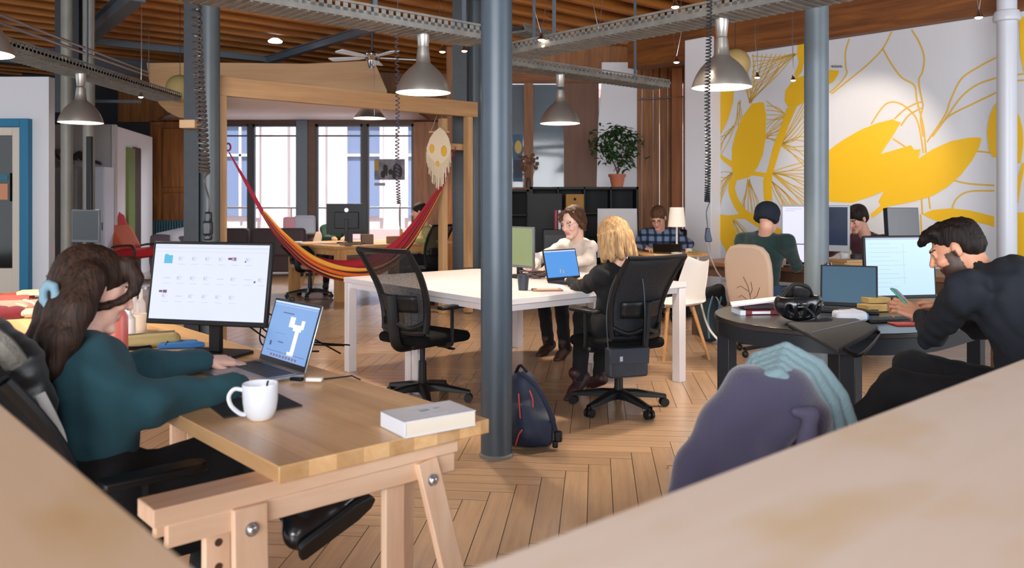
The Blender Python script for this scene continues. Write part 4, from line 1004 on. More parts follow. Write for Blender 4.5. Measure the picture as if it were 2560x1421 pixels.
s_blue = scr('screen_blue', '#6f9fdc', .45); s_pale = scr('screen_pale', '#cfe0fb', .45); s_navy = scr('screen_navy', '#274f86', .35); s_line = scr('screen_line', '#a9b9cf', .42)
icons = []; inks = []; rr = random.Random(11)
for r_, (v, n0) in enumerate(((.14, 7), (.40, 8), (.64, 6))):
    for c_ in range(n0):
        u = .1+c_*.118
        if r_ == 0 and c_ == 0: continue
        k = rr.random()
        if k < .3: icons.append((u, v+.05, u+.06, v+.06))
        else: icons += [(u, v+.03, u+.018, v+.075), (u+.025, v+.02, u+.03, v+.085), (u+.035, v+.04, u+.055, v+.045)]
        icons.append((u, v+.125, u+.06, v+.131))
inks = [(.655, .17, .69, .2), (.69, .165, .725, .21), (.8, .21, .812, .23), (.89, .47, .905, .495), (.07, .62, .1, .65), (.105, .615, .14, .655)]
lines_ = [(0, .045, 1, .052), (0, .1, 1, .103), (.02, .02, .2, .028)]
monitor('large white-lit monitor showing folder icons, on the oak desk behind the laptop', -1.175, 3.26, math.radians(-14.4), .528, .325, .862, s_white, tilt=math.radians(9),
        content=[('folder_icon', s_fold, [(.09, .15, .165, .26), (.095, .135, .125, .15)]), ('file_icons', s_icon, icons+lines_), ('thumbnails', s_dark, inks)])
# laptop
LW, LD = .35, .245
cnt = [('menu_bars', s_pale, [(0, .0, 1, .03), (.02, .06, .98, .065)]), ('white_panel', scr('screen_white2', '#f4f8ff', .5), [(.45, .24, .56, .42), (.45, .36, .78, .42), (.56, .39, .74, .47), (.71, .27, .78, .42), (.62, .44, .7, .88), (.56, .84, .7, .9)]),
       ('text_lines', s_navy, [(.25, .18, .5, .2), (.2, .56, .42, .565), (.12, .72, .16, .8), (.3, .7, .42, .72), (.08, .88, .95, .888)]),
       ('dock_icons', s_dark, [(.2+i*.07, .93, .24+i*.07, .97) for i in range(9)])]
lap = laptop('open silver laptop with blue screen under the typing hands of the woman in teal', -.826, 3.0, AV-PI/2, LW, LD, math.radians(17), s_blue, content=cnt)
q = (lap.location + rotm(AV-PI/2) @ V((.0, .04, .245)))
mb = MB(); mb.box((0, 0, 0), (.03, .014, .016)).cyl((0, -.01, 0), (0, -.004, 0), .006); o = mb.build('webcam_clip', m_bezel, bevel=.003); o.location = (q.x, q.y, q.z+.006); o.rotation_euler = (0, 0, AV-PI/2); tag(o, 'tiny black clip on the top rim of the silver laptop', 'clip')
# usb cable and adapter right of laptop
p0 = G(742, 948, TH+.012); p1 = G(792, 952, TH+.012)
t = thing('usb_adapter', 'white and black charger plug with cable at the right of the silver laptop', 'cable', p0)
mb = MB(); mb.box((0, 0, 0), (.045, .018, .012), rotm(-.3)); mb.build('black_plug', m_bezel, t, bevel=.003)
mb = MB(); mb.box(V((.06, -.005, 0)), (.055, .026, .014), rotm(-.1)); mb.build('white_plug', mat('white_plastic', '#e2dcd6', .4), t, bevel=.004)
pts = bez([V((.09, -.005, 0)), G(830, 948, TH+.006)-p0, G(870, 940, TH+.006)-p0, G(900, 945, TH+.006)-p0, V((.62, .02, -.01))], 8)
mb = MB(); mb.tube([V((.08, -.005, 0)), G(840, 945, TH+.006)-p0, G(880, 940, TH+.006)-p0, G(900, 950, TH+.006)-p0], .0025); mb.build('cord', m_bezel, t)
# paper notebook lying under laptop: black pad
p = [G(515, 1018, TH), G(600, 990, TH), G(700, 985, TH), G(756, 1017, TH), G(560, 1047, TH)]
c_ = sum(p, V())/5; mb = MB(); vs = [(q.x-c_.x, q.y-c_.y) for q in (G(513, 1010, TH), G(690, 985, TH), G(756, 1017, TH), G(560, 1048, TH))]
mb.prism(vs, (0, 0, .0025), (1, 0, 0), (0, 1, 0), .004); o = mb.build('mouse_pad', mat('pad_black', '#26272b', .7, bump=.1, bscale=300)); o.location = c_; tag(o, 'thin black pad lying on the oak desk beneath the white mug', 'pad')
# mug
def mug(label, x, y, z, rz, s=1.0, m=None, spoon=True):
    t = thing('mug', label, 'mug', (x, y, z), rz)
    pr = [(0, 0), (.026, 0), (.03, .003), (.037, .012), (.043, .028), (.046, .05), (.0475, .095), (.0465, .0975), (.044, .095), (.043, .05), (.038, .02), (.02, .009), (0, .008)]
    mb = MB(); mb.lathe([(a*s, b*s) for a, b in pr], seg=48); mb.build('cup', m or mat('white_porcelain', '#dfe3ec', .15, coat=.5), t, sharp=60)
    mb = MB(); mb.tube(bez([V((.044, 0, .082))*s, V((.066, 0, .086))*s, V((.08, 0, .068))*s, V((.074, 0, .042))*s, V((.052, 0, .02))*s, V((.038, 0, .016))*s], 8), .0065*s, seg=10, flat=.8); mb.build('handle', m or M_.setdefault('wp', mat('white_porcelain2', '#dfe3ec', .15, coat=.5)), t)
    mb = MB(); mb.lathe([(0, .06*s), (.0425*s, .06*s)], seg=32); mb.build('tea', mat('tea_brown', '#6a3a1c', .1), t)
    if spoon: mb = MB(); mb.tube([V((-.01, .0, .02)), V((-.018, .012, .1)), V((-.02, .014, .108))], .004, flat=.5); mb.build('spoon', mat('spoon_dark', '#50403c', .3, metal=.4), t)
    return t
q = G(645, 1054, TH); mug('white porcelain mug with a spoon in it, at the edge of the oak desk', q.x, q.y+.02, TH+.0005, math.radians(200), 1.03)
# books at the desk corner
def book(label, c, rz, w, d, h, cover, pages='#e6dccb', ink=None):
    t = thing('book', label, 'book', c, rz)
    mb = MB(); mb.box((0, 0, h/2), (w-.004, d-.004, h-.005)); mb.build('pages', mat('book_pages', pages, .8, bump=.2, bscale=300, stretch=(1, 1, 12)), t)
    mb = MB(); mb.box((0, 0, h-.0015), (w, d, .003)).box((0, 0, .0015), (w, d, .003)).box((-w/2+.0015, 0, h/2), (.003, d, h)); mb.build('cover', cover, t, bevel=.001)
    if ink:
        mb = MB()
        for (x, y, a, b) in ink: mb.box((x, y, h+.0004), (a, b, .0006))
        mb.build('cover_print', mat('grey_ink', '#a9b0ba', .7), t)
    return t
bq = G(1075, 1062, TH); m_cov = mat('book_cover_white', '#e2e6ef', .35)
b1 = G(958, 1048, TH); b2 = G(1020, 1088, TH); b3 = G(1196, 1045, TH)
ctr = (b1+b3)/2
book('thick white paperback lying at the right corner of the oak desk', V((-.225, 2.225, TH+.0005))+V((.0, .03, 0)), AV-.12, .215, .14, .042, m_cov, ink=[(-.02, .02, .06, .004), (-.01, .005, .03, .02), (.03, .01, .02, .012), (.0, -.03, .09, .003), (.01, -.045, .05, .002), (.02, .045, .07, .002)])
# things further back on the desk
t = thing('pencil_case', 'soft tan pencil case lying between the woman and the monitor', 'pencil case', G(372, 870, TH)+V((0, 0, .03)), .45)
sd_ = SDF(.01); sd_.cap((-.09, 0, 0), (.09, 0, .0), .03, .034, sq=((0, 0, 1), .9)); sdfobj('case', [(sd_, .005)], mat('tan_canvas', '#b09a68', .8, bump=.3, bscale=200), t)
mb = MB(); mb.tube([(-.1, 0, .028), (0, 0, .033), (.1, 0, .033)], .003); mb.build('zip', m_lapgrey, t)
t = thing('blue_pouch', 'flat blue cloth pouch on the desk under the left of the monitor', 'pouch', G(455, 868, TH)+V((0, 0, .0)), .1)
mb = MB(); mb.prism([(-.085, -.05), (.04, -.05), (.1, -.02), (.06, .02), (.05, .055), (-.07, .06)], (0, 0, .012), (1, 0, 0), (0, 1, 0), .022); mb.build('pouch', mat('blue_cloth', '#2f6fb0', .8, bump=.3, bscale=120), t, bevel=.008)
mb = MB(); mb.tube([(-.05, -.05, .02), (-.055, .0, .028), (-.05, .055, .02)], .003); mb.build('elastic', mat('navy_elastic', '#1d3a6b', .8), t)
t = thing('open_notebook', 'open white notebook lying under the far forearm of the woman', 'notebook', G(450, 892, TH), .15)
mb = MB(); mb.box((-.11, 0, .004), (.2, .15, .006)).box((.1, 0, .004), (.2, .15, .006)); mb.build('pages', mat('paper_white', '#ded9d6', .8), t, bevel=.002)
q = G(290, 905, TH); t = thing('water_bottle', 'coral red bottle with pale lid standing right of the face of the woman', 'bottle', (q.x+.0, 3.05, TH))
t.location = ((292-CX)/F*3.02, 3.02, TH)
mb = MB(); mb.lathe([(0, 0), (.036, 0), (.038, .006), (.038, .19), (.03, .205), (.026, .21), (0, .21)]); mb.build('flask', mat('coral_plastic', '#e2705f', .35), t)
t = thing('spray_bottle', 'small white bottle behind the coral flask', 'bottle', ((320-CX)/F*3.6, 3.6, TH))
mb = MB(); mb.lathe([(0, 0), (.028, 0), (.03, .01), (.03, .1), (.014, .12), (.013, .15), (.018, .15), (.018, .17), (0, .17)]); mb.build('bottle_body', mat('white_plastic3', '#e4e0dc', .4), t)
for k, (px, l) in enumerate(((322, 'left'), (335, 'middle'), (348, 'right'))):
    mb = MB(); mb.lathe([(0, 0), (.02, 0), (.024, .01), (.024, .07), (.01, .1), (.009, .14), (.011, .145), (.0, .146)], seg=20)
    o = mb.build('glass_bottle', mat('bottle_glass', '#e6dfdd', .05, alpha=.35)); o.location = ((px-CX)/F*(4.3+k*.02), 4.3+k*.03, TH); tag(o, l+' one of three small clear glass bottles on the rear desk', 'bottle', 'small glass bottles on the rear desk')
mb = MB(); mb.lathe([(0, 0), (.028, 0), (.034, .08), (.031, .08), (.026, .004), (0, .004)]); o = mb.build('glass_tumbler', mat('tumbler_glass', '#dcd0be', .08, alpha=.6)); o.location = ((350-CX)/F*3.9, 3.9, TH); tag(o, 'clear tumbler standing on the desk left of the monitor edge', 'glass')
t = thing('phone_dock', 'flat black dish with cable on the desk left of the monitor', 'tray', ((345-CX)/F*3.45, 3.45, TH)); mb = MB(); mb.lathe([(0, 0), (.055, 0), (.065, .012), (.06, .016), (.05, .008), (0, .006)]); mb.build('dish', m_bezel, t)
mb = MB(); mb.tube(bez([V((0, 0, .02)), V((.03, .1, .02)), V((.12, .12, .006)), V((.25, .05, .006))], 8), .003); mb.build('cable', m_bezel, t)
# tangle of cables behind the monitor
mb = MB(); rr = random.Random(4); o_ = V((-1.02, 3.42, TH))
for i in range(7):
    a = V((rr.uniform(-.12, .08), rr.uniform(-.05, .05), rr.uniform(.1, .16))); b = V((rr.uniform(.1, .38), rr.uniform(-.15, .1), .006)); m_ = (a+b)/2+V((rr.uniform(-.1, .1), 0, rr.uniform(-.08, .02)))
    m_.z = max(m_.z, .01); mb.tube([V((q.x, q.y, max(q.z, .004))) for q in bez([a, m_, b], 8)], .0035, seg=6)
o = mb.build('monitor_cables', m_bezel); o.location = o_; tag(o, 'tangle of black cables behind the foot of the folder-icon monitor', 'cable')
# laptop stub / grey tray behind laptop
t = thing('red_notebooks', 'red book stacked under a pale one on the rear desk beside the red sleeves', 'book', ((38-CX)/F*4.5, 4.5, TH), .3)
mb = MB(); mb.box((0, 0, .09), (.16, .12, .03)); mb.build('red_cover', mat('tomato_red', '#cc4a34', .5), t)
mb = MB(); mb.box((.12, .0, .11), (.2, .12, .02)); mb.build('cream_cover', mat('cream_cov', '#d8bb98', .6), t); mb = MB(); mb.box((.03, 0, .04), (.2, .13, .075)); mb.build('box', mat('pale_box', '#b99a86', .7), t)

# ---- white tables
m_tw = mat('white_lacquer', '#dcd6d8', .35, coat=.2)
N0 = V((-.09, 5.09, 0)); TL, TWd = 1.79, .975
AVT = math.radians(39.2); VT = V((math.cos(AVT), math.sin(AVT), 0)); UT = V((-VT.y, VT.x, 0))
def white_table(label, o, L=TL, W_=TWd):
    t = thing('table', label, 'table', o, AVT)
    mb = MB(); mb.box((L/2, W_/2, TH-.02), (L, W_, .04)); mb.build('tabletop', m_tw, t, bevel=.004)
    mb = MB(); a = .04
    for (c, s) in (((L/2, .035), (L-.14, .022)), ((L/2, W_-.035), (L-.14, .022)), ((.035, W_/2), (.022, W_-.14)), ((L-.035, W_/2), (.022, W_-.14))): mb.box((c[0], c[1], TH-.04-a/2), (s[0], s[1], a))
    mb.build('apron', m_tw, t)
    for x in (.04, L-.04):
        for y in (.04, W_-.04): mb = MB(); mb.box((x, y, (TH-.04)/2), (.072, .072, TH-.04)); mb.build('leg', m_tw, t, bevel=.004)
    return t
white_table('white table behind the centre column, near one of the pair, blonde woman at it', N0)
white_table('white table joined behind the near white one, person in cream sweater at its end', N0+UT*.985)

# ---- office chair with mesh back, faces local +x
m_cplast = mat('chair_black_plastic', '#121316', .42, spec=.35); m_cfab = mat('chair_black_fabric', '#0c0c0e', .9, spec=.2, bump=.3, bscale=300)
def meshmat(name, c, tr):
    m, nt, b = newmat(name); N = nt.nodes; L = nt.links; b.inputs['Base Color'].default_value = lin(c); b.inputs['Roughness'].default_value = .7
    tc = N.new('ShaderNodeTexCoord'); ck = N.new('ShaderNodeTexVoronoi'); ck.inputs['Scale'].default_value = 260; L.new(tc.outputs['Object'], ck.inputs['Vector'])
    mr = N.new('ShaderNodeMapRange'); mr.inputs['From Min'].default_value = .1; mr.inputs['From Max'].default_value = .6; mr.inputs['To Min'].default_value = 1-tr-.25; mr.inputs['To Max'].default_value = 1-tr+.25
    L.new(ck.outputs['Distance'], mr.inputs[0]); L.new(mr.outputs[0], b.inputs['Alpha']); return m
m_mesh = meshmat('chair_mesh_net', '#202126', .56)
def office_chair(label, x, y, rz, sh=.47, arms=True, bh=1.0, base_rot=0, mesh=None, fab=None, group=None, simple=False, recline=.16):
    t = thing('office_chair', label, 'chair', (x, y, 0), rz, group); fab = fab or m_cfab
    for k in range(5):
        a = 2*PI*k/5+base_rot; d = V((math.cos(a), math.sin(a), 0)); mb = MB()
        rows = []
        s = V((-d.y, d.x, 0))
        for (r_, w_, zt, zb) in ((.03, .035, .125, .07), (.12, .03, .12, .075), (.26, .022, .092, .062), (.32, .018, .08, .058)):
            c = d*r_; rows.append([c+s*w_+V((0, 0, zb)), c+s*w_+V((0, 0, zt-.01)), c+s*w_*.6+V((0, 0, zt)), c-s*w_*.6+V((0, 0, zt)), c-s*w_+V((0, 0, zt-.01)), c-s*w_+V((0, 0, zb)), c+s*w_+V((0, 0, zb))])
        mb.sheet(rows); b = mb.build('base_leg', m_cplast, t, sharp=50)
        mb = MB(); e = d*.31; mb.cyl(e+V((0, 0, .03)), e+V((0, 0, .07)), .009); 
        for q in (-1, 1): mb.cyl(e+s*q*.008+V((0, 0, .029)), e+s*q*.026+V((0, 0, .029)), .028, seg=18)
        mb.build('caster', m_cplast, b)
    mb = MB(); mb.cyl((0, 0, .07), (0, 0, .27), .03, .026).cyl((0, 0, .27), (0, 0, sh-.09), .018); mb.build('gas_column', m_cplast, t)
    mb = MB(); mb.box((-.02, 0, sh-.085), (.24, .12, .04)).cyl((.05, -.05, sh-.09), (.05, -.2, sh-.1), .006).box((.05, -.22, sh-.1), (.03, .05, .012)); mb.build('mechanism', m_cplast, t, bevel=.006)
    sd_ = SDF(.02); sd_.rbox((.02, 0, sh-.035), (.19, .2, .004), .032); sd_.cap((.2, -.17, sh-.045), (.2, .17, sh-.045), .03); sdfobj('seat', [(sd_, .014)], fab, t, smooth=2)
    b0 = V((-.2, 0, sh+.02)); H = bh-sh; w0, w1 = .19, .235
    def bp_(u, v):   # u -1..1 across, v 0..1 up the back
        z = sh+.02+v*(H-.02); w = w0+(w1-w0)*min(1, v*1.3); xx = -.19-recline*(v**1.4)*.9+.045*math.sin(v*PI)-.0
        return V((xx-.05*(u*u)*-1.0+ -.02, u*w, z))
    mb = MB()
    for s in (-1, 1): mb.tube([bp_(s, v/10) for v in range(11)], [.02-.006*v/10 for v in range(11)], seg=8, flat=1.3)
    mb.tube([bp_(u/6, 1) for u in range(-6, 7)], .015, seg=8); mb.tube([bp_(u/6, 0) for u in range(-6, 7)], .022, seg=8)
    mb.build('back_frame', m_cplast, t)
    mb = MB(); mb.sheet([[bp_(u/6, v/10) for u in range(-6, 7)] for v in range(11)]); mb.build('back_mesh', mesh or m_mesh, t, solid=.003)
    mb = MB(); mb.tube(bez([V((-.1, 0, sh-.09)), V((-.22, 0, sh-.07)), bp_(0, .08)+V((-.05, 0, 0)), bp_(0, .45)+V((-.045, 0, 0))], 6), .024, seg=8, flat=1.6)
    for s in (-1, 1): mb.tube(bez([bp_(0, .12)+V((-.045, 0, 0)), bp_(s*.6, .06)+V((-.03, 0, 0)), bp_(s, .14)], 5), .016, seg=8)
    mb.build('back_bracket', m_cplast, t)
    mb = MB(); mb.sheet([[bp_(u/5*.75, .25+.2*v/4)+V((-.012-.02*(1-(u/5)**2), 0, 0)) for u in range(-5, 6)] for v in range(5)]); mb.build('lumbar_pad', m_cplast, t, solid=.014)
    if arms:
        for s in (-1, 1):
            mb = MB(); mb.tube(bez([V((-.02, s*.17, sh-.07)), V((0, s*.265, sh-.06)), V((0, s*.275, sh+.0)), V((.0, s*.275, sh+.17))], 6), .02, seg=8, flat=.6); a_ = mb.build('armrest', m_cplast, t)
            mb = MB(); mb.prism([(-.13, -.032), (.1, -.038), (.13, -.02), (.13, .02), (.1, .038), (-.13, .032)], (0.02, s*.275, sh+.185), (1, 0, 0), (0, 1, 0), .025); mb.build('arm_pad', m_cplast, a_, bevel=.008)
    return t
office_chair('empty black mesh office chair at the white table left of the centre column', -.60, 5.62, math.radians(50), bh=1.03, base_rot=.3, recline=.22)
CB = (.69, 5.42)
office_chair('black mesh office chair the blonde woman sits on, small bag hanging behind', CB[0], CB[1], math.radians(124), bh=1.0, base_rot=.55, recline=.22, mesh=meshmat('chair_mesh_dense', '#12151c', .18))
office_chair('black office chair of the woman in teal, armrest towards the picture', -1.1, 2.31, AV, bh=.93, base_rot=.2)
office_chair('dark mesh office chair behind the hammock at the right end of the back table', (1062-CX)/F*11.0, 11.0, math.radians(150), bh=1.02)
t = office_chair('shell office chair with star base on casters at the left of the back table', (775-CX)/F*11.6, 11.6, math.radians(60), bh=.72, arms=False, fab=mat('beige_felt', '#b08a6c', .8))
office_chair('black office chair under the man in the black shirt at the round table', 1.9, 2.93, AU, bh=.93, sh=.55)
# small handbag on the chair of the blonde woman
q = P(1566, 905, 5.13); t = thing('handbag', 'small dark leather shoulder bag hanging from the back of the blonde woman\'s chair', 'bag', (q.x, q.y, q.z), math.radians(18))
sd_ = SDF(.012); sd_.rbox((0, 0, 0), (.115, .025, .075), .016); sdfobj('bag_body', [(sd_, .008)], mat('bag_leather', '#262c36', .45, bump=.2, bscale=40), t)
mb = MB(); mb.prism([(-.13, .0), (.13, -.01), (.135, .09), (-.13, .09)], (0, -.045, 0), (1, 0, 0), (0, 0, 1), .008); mb.build('flap', mat('bag_flap', '#2b323d', .45), t, bevel=.003)
mb = MB(); mb.box((-.06, -.052, .03), (.02, .008, .03)); mb.build('clasp', m_bolt, t)
mb = MB(); mb.tube(bez([V((-.12, 0, .07)), P(1522, 780, 5.2)-q, P(1540, 700, 5.18)-q, P(1590, 655, 5.15)-q], 6), .005).tube(bez([V((.12, 0, .07)), P(1610, 780, 5.08)-q, P(1606, 700, 5.1)-q, P(1592, 655, 5.15)-q], 6), .005); mb.build('strap', mat('strap_black', '#1d2128', .5), t)

# ---- things on the white tables
s_teal = scr('screen_laptop_blue', '#4f97e4', .48); s_olive = scr('screen_olive', '#9aa56a', .4)
laptop('black laptop with bright blue screen on the white table before the blonde woman', .39, 6.26, AV, .35, .24, math.radians(14), s_teal, m=m_bezel, content=[('window_bar', s_pale, [(0, 0, 1, .05)]), ('glow_shapes', s_line, [(.4, .7, .44, .85), (.5, .75, .53, .88)])])
q = G(1298, 690, TH); monitor('monitor with olive green screen on the white table right behind the centre column', (1290-CX)/F*6.6, 6.6, math.radians(-48), .42, .32, .82, s_olive, m=mat('grey_monitor', '#55585c', .4))
mb = MB(); mb.lathe([(0, 0), (.032, 0), (.04, .1), (.036, .1), (.029, .004), (0, .004)]); o = mb.build('pencil_cup', mat('dark_cup', '#2a3542', .4)); q = G(1308, 726, TH); o.location = q; tag(o, 'dark blue plastic cup on the white table beside the cable tangle', 'cup')
mb = MB(); rr = random.Random(9)
for i in range(16):
    pts = [V((rr.uniform(-.16, .16), rr.uniform(-.1, .1), rr.uniform(.008, .06))) for _ in range(4)]; mb.tube([V((q.x, q.y, max(.006, q.z))) for q in bez(pts, 6)], .005, seg=5)
o = mb.build('cable_tangle', mat('cable_brown', '#4c3a3c', .5)); q = G(1340, 695, TH); o.location = (q.x, q.y, TH); tag(o, 'tangle of dark cables on the white table between the monitor and the laptop', 'cable')
q = G(1368, 727, TH); t = thing('notebook', 'thin brown notebook with orange edge at the edge of the white table', 'notebook', q, .1)
mb = MB(); mb.box((0, 0, .006), (.2, .12, .01)); mb.build('cover', mat('brown_cov', '#9a7362', .7), t, bevel=.002); mb = MB(); mb.box((0, .0, .0125), (.14, .09, .003)); mb.build('sheets', mat('pink_paper', '#cfa99a', .8), t)
mb = MB(); mb.prism([(-.1, 0), (.1, 0), (.1, .14), (-.1, .14)], (0, 0, 0), V((1, 0, 0)), V((0, .25, 1)).normalized(), .004); o = mb.build('white_card', mat('card_white', '#d8d6d9', .7)); q = G(1328, 672, TH); o.location = (q.x, q.y, TH); o.rotation_euler = (0, 0, .4); tag(o, 'white paper leaning behind the cable tangle on the white table', 'paper')
mb = MB(); mb.tube(bez([V((0, 0, .005)), V((.1, .1, .005)), V((.25, .05, .005)), V((.3, .2, .005))], 8), .004); o = mb.build('loose_cable', m_bezel); q = G(1145, 674, TH); o.location = (q.x, q.y, TH); tag(o, 'thin dark cable lying on the far part of the white table', 'cable')

# ---- backpack leaning on the centre column
q = G(1325, 1118, 0); t = thing('backpack', 'navy blue backpack with orange piping leaning on the foot of the centre column', 'backpack', (.085, 4.62, 0), math.radians(-12))
m_bp = mat('navy_nylon', '#1c2942', .6, bump=.25, bscale=70)
sd_ = SDF(.05); sd_.cap((.0, 0, .13), (-.035, .03, .32), .13, .085, sq=((0, 1, 0), .7)); sd_.rbox((.02, 0, .09), (.09, .05, .04), .04); sd_.cap((.02, -.08, .1), (-.01, -.06, .2), .07, .05)
sdfobj('bag_body', [(sd_, .009)], m_bp, t, smooth=2)
mb = MB(); mb.tube(bez([V((-.03, -.02, .40)), V((.06, -.06, .34)), V((.13, -.07, .22)), V((.165, -.05, .1)), V((.18, -.04, .05))], 7), .014, flat=.5); mb.build('shoulder_strap', mat('navy_strap', '#16203a', .7), t)
mb = MB(); mb.tube(bez([V((-.07, .02, .39)), V((-.04, .0, .435)), V((0, .0, .40))], 6), .009); mb.build('top_handle', m_bezel, t)
mb = MB(); mb.tube(bez([V((-.03, -.095, .3)), V((-.02, -.125, .24)), V((-.012, -.14, .18))], 6), .004).tube(bez([V((.03, -.095, .32)), V((.05, -.115, .28)), V((.055, -.13, .24))], 6), .004).tube(bez([V((-.04, -.13, .03)), V((-.02, -.145, .09)), V((.0, -.15, .12))], 6), .004); mb.build('orange_piping', mat('orange_piping', '#c8453a', .6), t)
mb = MB(); mb.box((.18, -.05, .07), (.04, .03, .06)).box((.165, -.06, .03), (.03, .03, .04)); mb.build('buckles', m_bezel, t, bevel=.008)

# ---- round-ended black table
m_blk = mat('black_brown_veneer', '#211c1a', .34, coat=.25, var=.15, vscale=3); m_blkleg = mat('black_blue_leg', '#191d24', .4, spec=.35)
C1 = V((1.665, 4.40, 0)); RT = .585; EXT = .6
t = thing('round_table', 'black oval table at right with helmet, laptop and monitor on it', 'table', C1, AV)
def oval(r, n=28):
    p = [(r*math.cos(a), r*math.sin(a)) for a in np.linspace(PI/2, 3*PI/2, n)]; return p+[(EXT+r*math.cos(a), r*math.sin(a)) for a in np.linspace(-PI/2, PI/2, n)]
mb = MB(); mb.prism(oval(RT), (0, 0, TH-.0125), (1, 0, 0), (0, 1, 0), .025); mb.build('tabletop', m_blk, t, bevel=.004, sharp=40)
mb = MB(); mb.prism(oval(RT-.012), (0, 0, TH-.025-.038), (1, 0, 0), (0, 1, 0), .076); mb.build('apron', m_blkleg, t, sharp=40)
for p in (V(((1799-CX)/F*4.52, 4.52, 0)), V(((2128-CX)/F*4.0, 4.0, 0)), C1+VV*(EXT+.45)-U*.35, C1+VV*(EXT+.3)+U*.42):
    w = rotm(-AV) @ (V((p.x, p.y, 0))-C1)
    if w.x < 0 and w.length > .52: w = w*(.52/w.length)
    if p is not None: mb = MB(); mb.box((w.x, w.y, (TH-.03)/2), (.075, .075, TH-.03)); mb.build('leg', m_blkleg, t, bevel=.004)
# what lies on it
q = G(2018, 812, TH); t = thing('bicycle_helmet', 'black bicycle helmet lying upside down on the black table', 'helmet', (q.x, q.y+.12, TH), .3)
sd_ = SDF(.012); sd_.ell((0, 0, .085), (.13, .10, .085)); sd_.ell((0, 0, .13), (.105, .078, .085), cut=True); sd_.plane((0, 0, .135), (0, 0, 1))
for k in range(5): a = -1+.5*k; sd_.ell((.1*math.sin(a), -.09*math.cos(a), .06), (.014, .06, .03), R=np.array(rotm(a)), cut=True)
sdfobj('shell', [(sd_, .006)], mat('helmet_black', '#17191d', .3, coat=.4), t)
mb = MB(); 
for s in (-1, 1): mb.tube(bez([V((s*.1, -.02, .12)), V((s*.06, -.1, .1)), V((0, -.13, .04)), V((s*.02, -.15, .015))], 6), .006, flat=.4)
mb.tube(bez([V((-.1, 0, .12)), V((-.02, .02, .18)), V((.05, .0, .17)), V((.1, .03, .12))], 6), .01); mb.build('straps', mat('helmet_strap', '#0f0f11', .7), t)
mb = MB(); rr = random.Random(2)
for i in range(6): mb.sph((rr.uniform(-.05, .05), rr.uniform(-.04, .04), .12+rr.uniform(0, .035)), (.035, .028, .025))
mb.build('padding', mat('helmet_pad', '#101012', .9), t)
mb = MB()
for (x, z, w) in ((-.05, .1, .05), (-.05, .085, .045), (.06, .09, .03)): mb.box((x, -.098+.003, z), (w, .004, .006))
mb.build('grey_marks', mat('helmet_grey', '#77797c', .5), t)
q = G(2088, 775, TH); t = thing('steel_bottle', 'narrow dark bottle with chrome cap between the helmet and the laptop', 'bottle', ((2070-CX)/F*4.95, 4.95, TH))
mb = MB(); mb.lathe([(0, 0), (.032, 0), (.034, .01), (.034, .17), (.024, .2), (.0, .2)]); mb.build('flask', mat('bottle_black', '#1b1d22', .2, coat=.6), t)
mb = MB(); mb.lathe([(0, .2), (.022, .2), (.024, .225), (.018, .24), (0, .242)]); mb.build('cap', m_chrome, t)
laptop('dark laptop with a teal-grey screen on the black table behind the helmet', (2122-CX)/F*4.68, 4.68, math.radians(-22), .30, .21, math.radians(17), scr('screen_teal', '#4f7f9c', .25), m=m_bezel, hh=.235)
q = (2248-CX)/F*4.8
monitor('large monitor with pale blue screen on the black table before the dark-haired man', q, 4.8, math.radians(10), .45, .36, .785, scr('screen_paleblue', '#bcdcf0', .48), tilt=math.radians(4),
        content=[('menu_bar', s_line, [(0, .0, 1, .035)]), ('text_rows', scr('screen_text', '#9fc0d6', .42), [(.06, .1+i*.075, .06+.3+.35*((i*7) % 3)/3, .106+i*.075) for i in range(11)]+[(.55, .1, .553, .8)])])
t = thing('book_stack', 'white folder resting on two red-spined books left of the helmet', 'books', G(1905, 790, TH)+V((0, .1, 0)), .1)
mb = MB(); mb.box((0, 0, .012), (.2, .13, .022)); mb.build('red_book', mat('darkred_book', '#7c2f34', .5), t, bevel=.002)
mb = MB(); mb.box((-.1, -.0, .012), (.03, .131, .024)).box((-.0, -.066, .012), (.1, .002, .014)); mb.build('white_spine', m_cov, t)
mb = MB(); mb.box((.01, .03, .036), (.17, .1, .02)); mb.build('dark_book', mat('plum_book', '#3b2a30', .5), t, bevel=.002)
mb = MB(); mb.prism([(-.16, -.06), (.12, -.05), (.14, .07), (-.12, .07)], (0, .0, .062), V((1, 0, .1)).normalized(), V((0, 1, 0)), .008); mb.build('white_folder', mat('folder_white', '#ddd6d6', .6), t)
# black laptop sleeve hanging over the edge
t = thing('laptop_sleeve', 'flat dark grey laptop sleeve lying on the near edge of the black table', 'sleeve', G(2065, 835, TH), 0)
pp = [G(1968, 818, TH), G(2120, 798, TH), G(2195, 828, TH), G(2165, 850, TH), G(2095, 888, TH)]
mb = MB(); c_ = V(t.location); mb.prism([(q.x-c_.x, q.y-c_.y) for q in pp], (0, 0, .012), (1, 0, 0), (0, 1, 0), .02); mb.build('sleeve_body', mat('sleeve_grey', '#2c2e33', .7, bump=.2, bscale=250), t, bevel=.007)
a = G(2030, 845, TH)-c_; b = G(2165, 812, TH)-c_; mb = MB(); mb.tube([V((a.x, a.y, .024)), V((b.x, b.y, .024))], .003); mb.build('zip', m_lapgrey, t)
a = G(2110, 885, TH)-c_; b = G(2190, 838, TH)-c_; mb = MB(); mb.tube(bez([V((a.x, a.y, .02)), V((a.x+.05, a.y-.03, -.0)), V((b.x, b.y-.03, .0)), V((b.x, b.y, .02))], 6), .009, flat=.6); mb.build('carry_handle', m_bezel, t)
t = thing('tissue_pack', 'crumpled white and blue soft pack on the black table in front of the laptop', 'packet', G(2130, 806, TH)+V((0, .03, 0)), -.1)
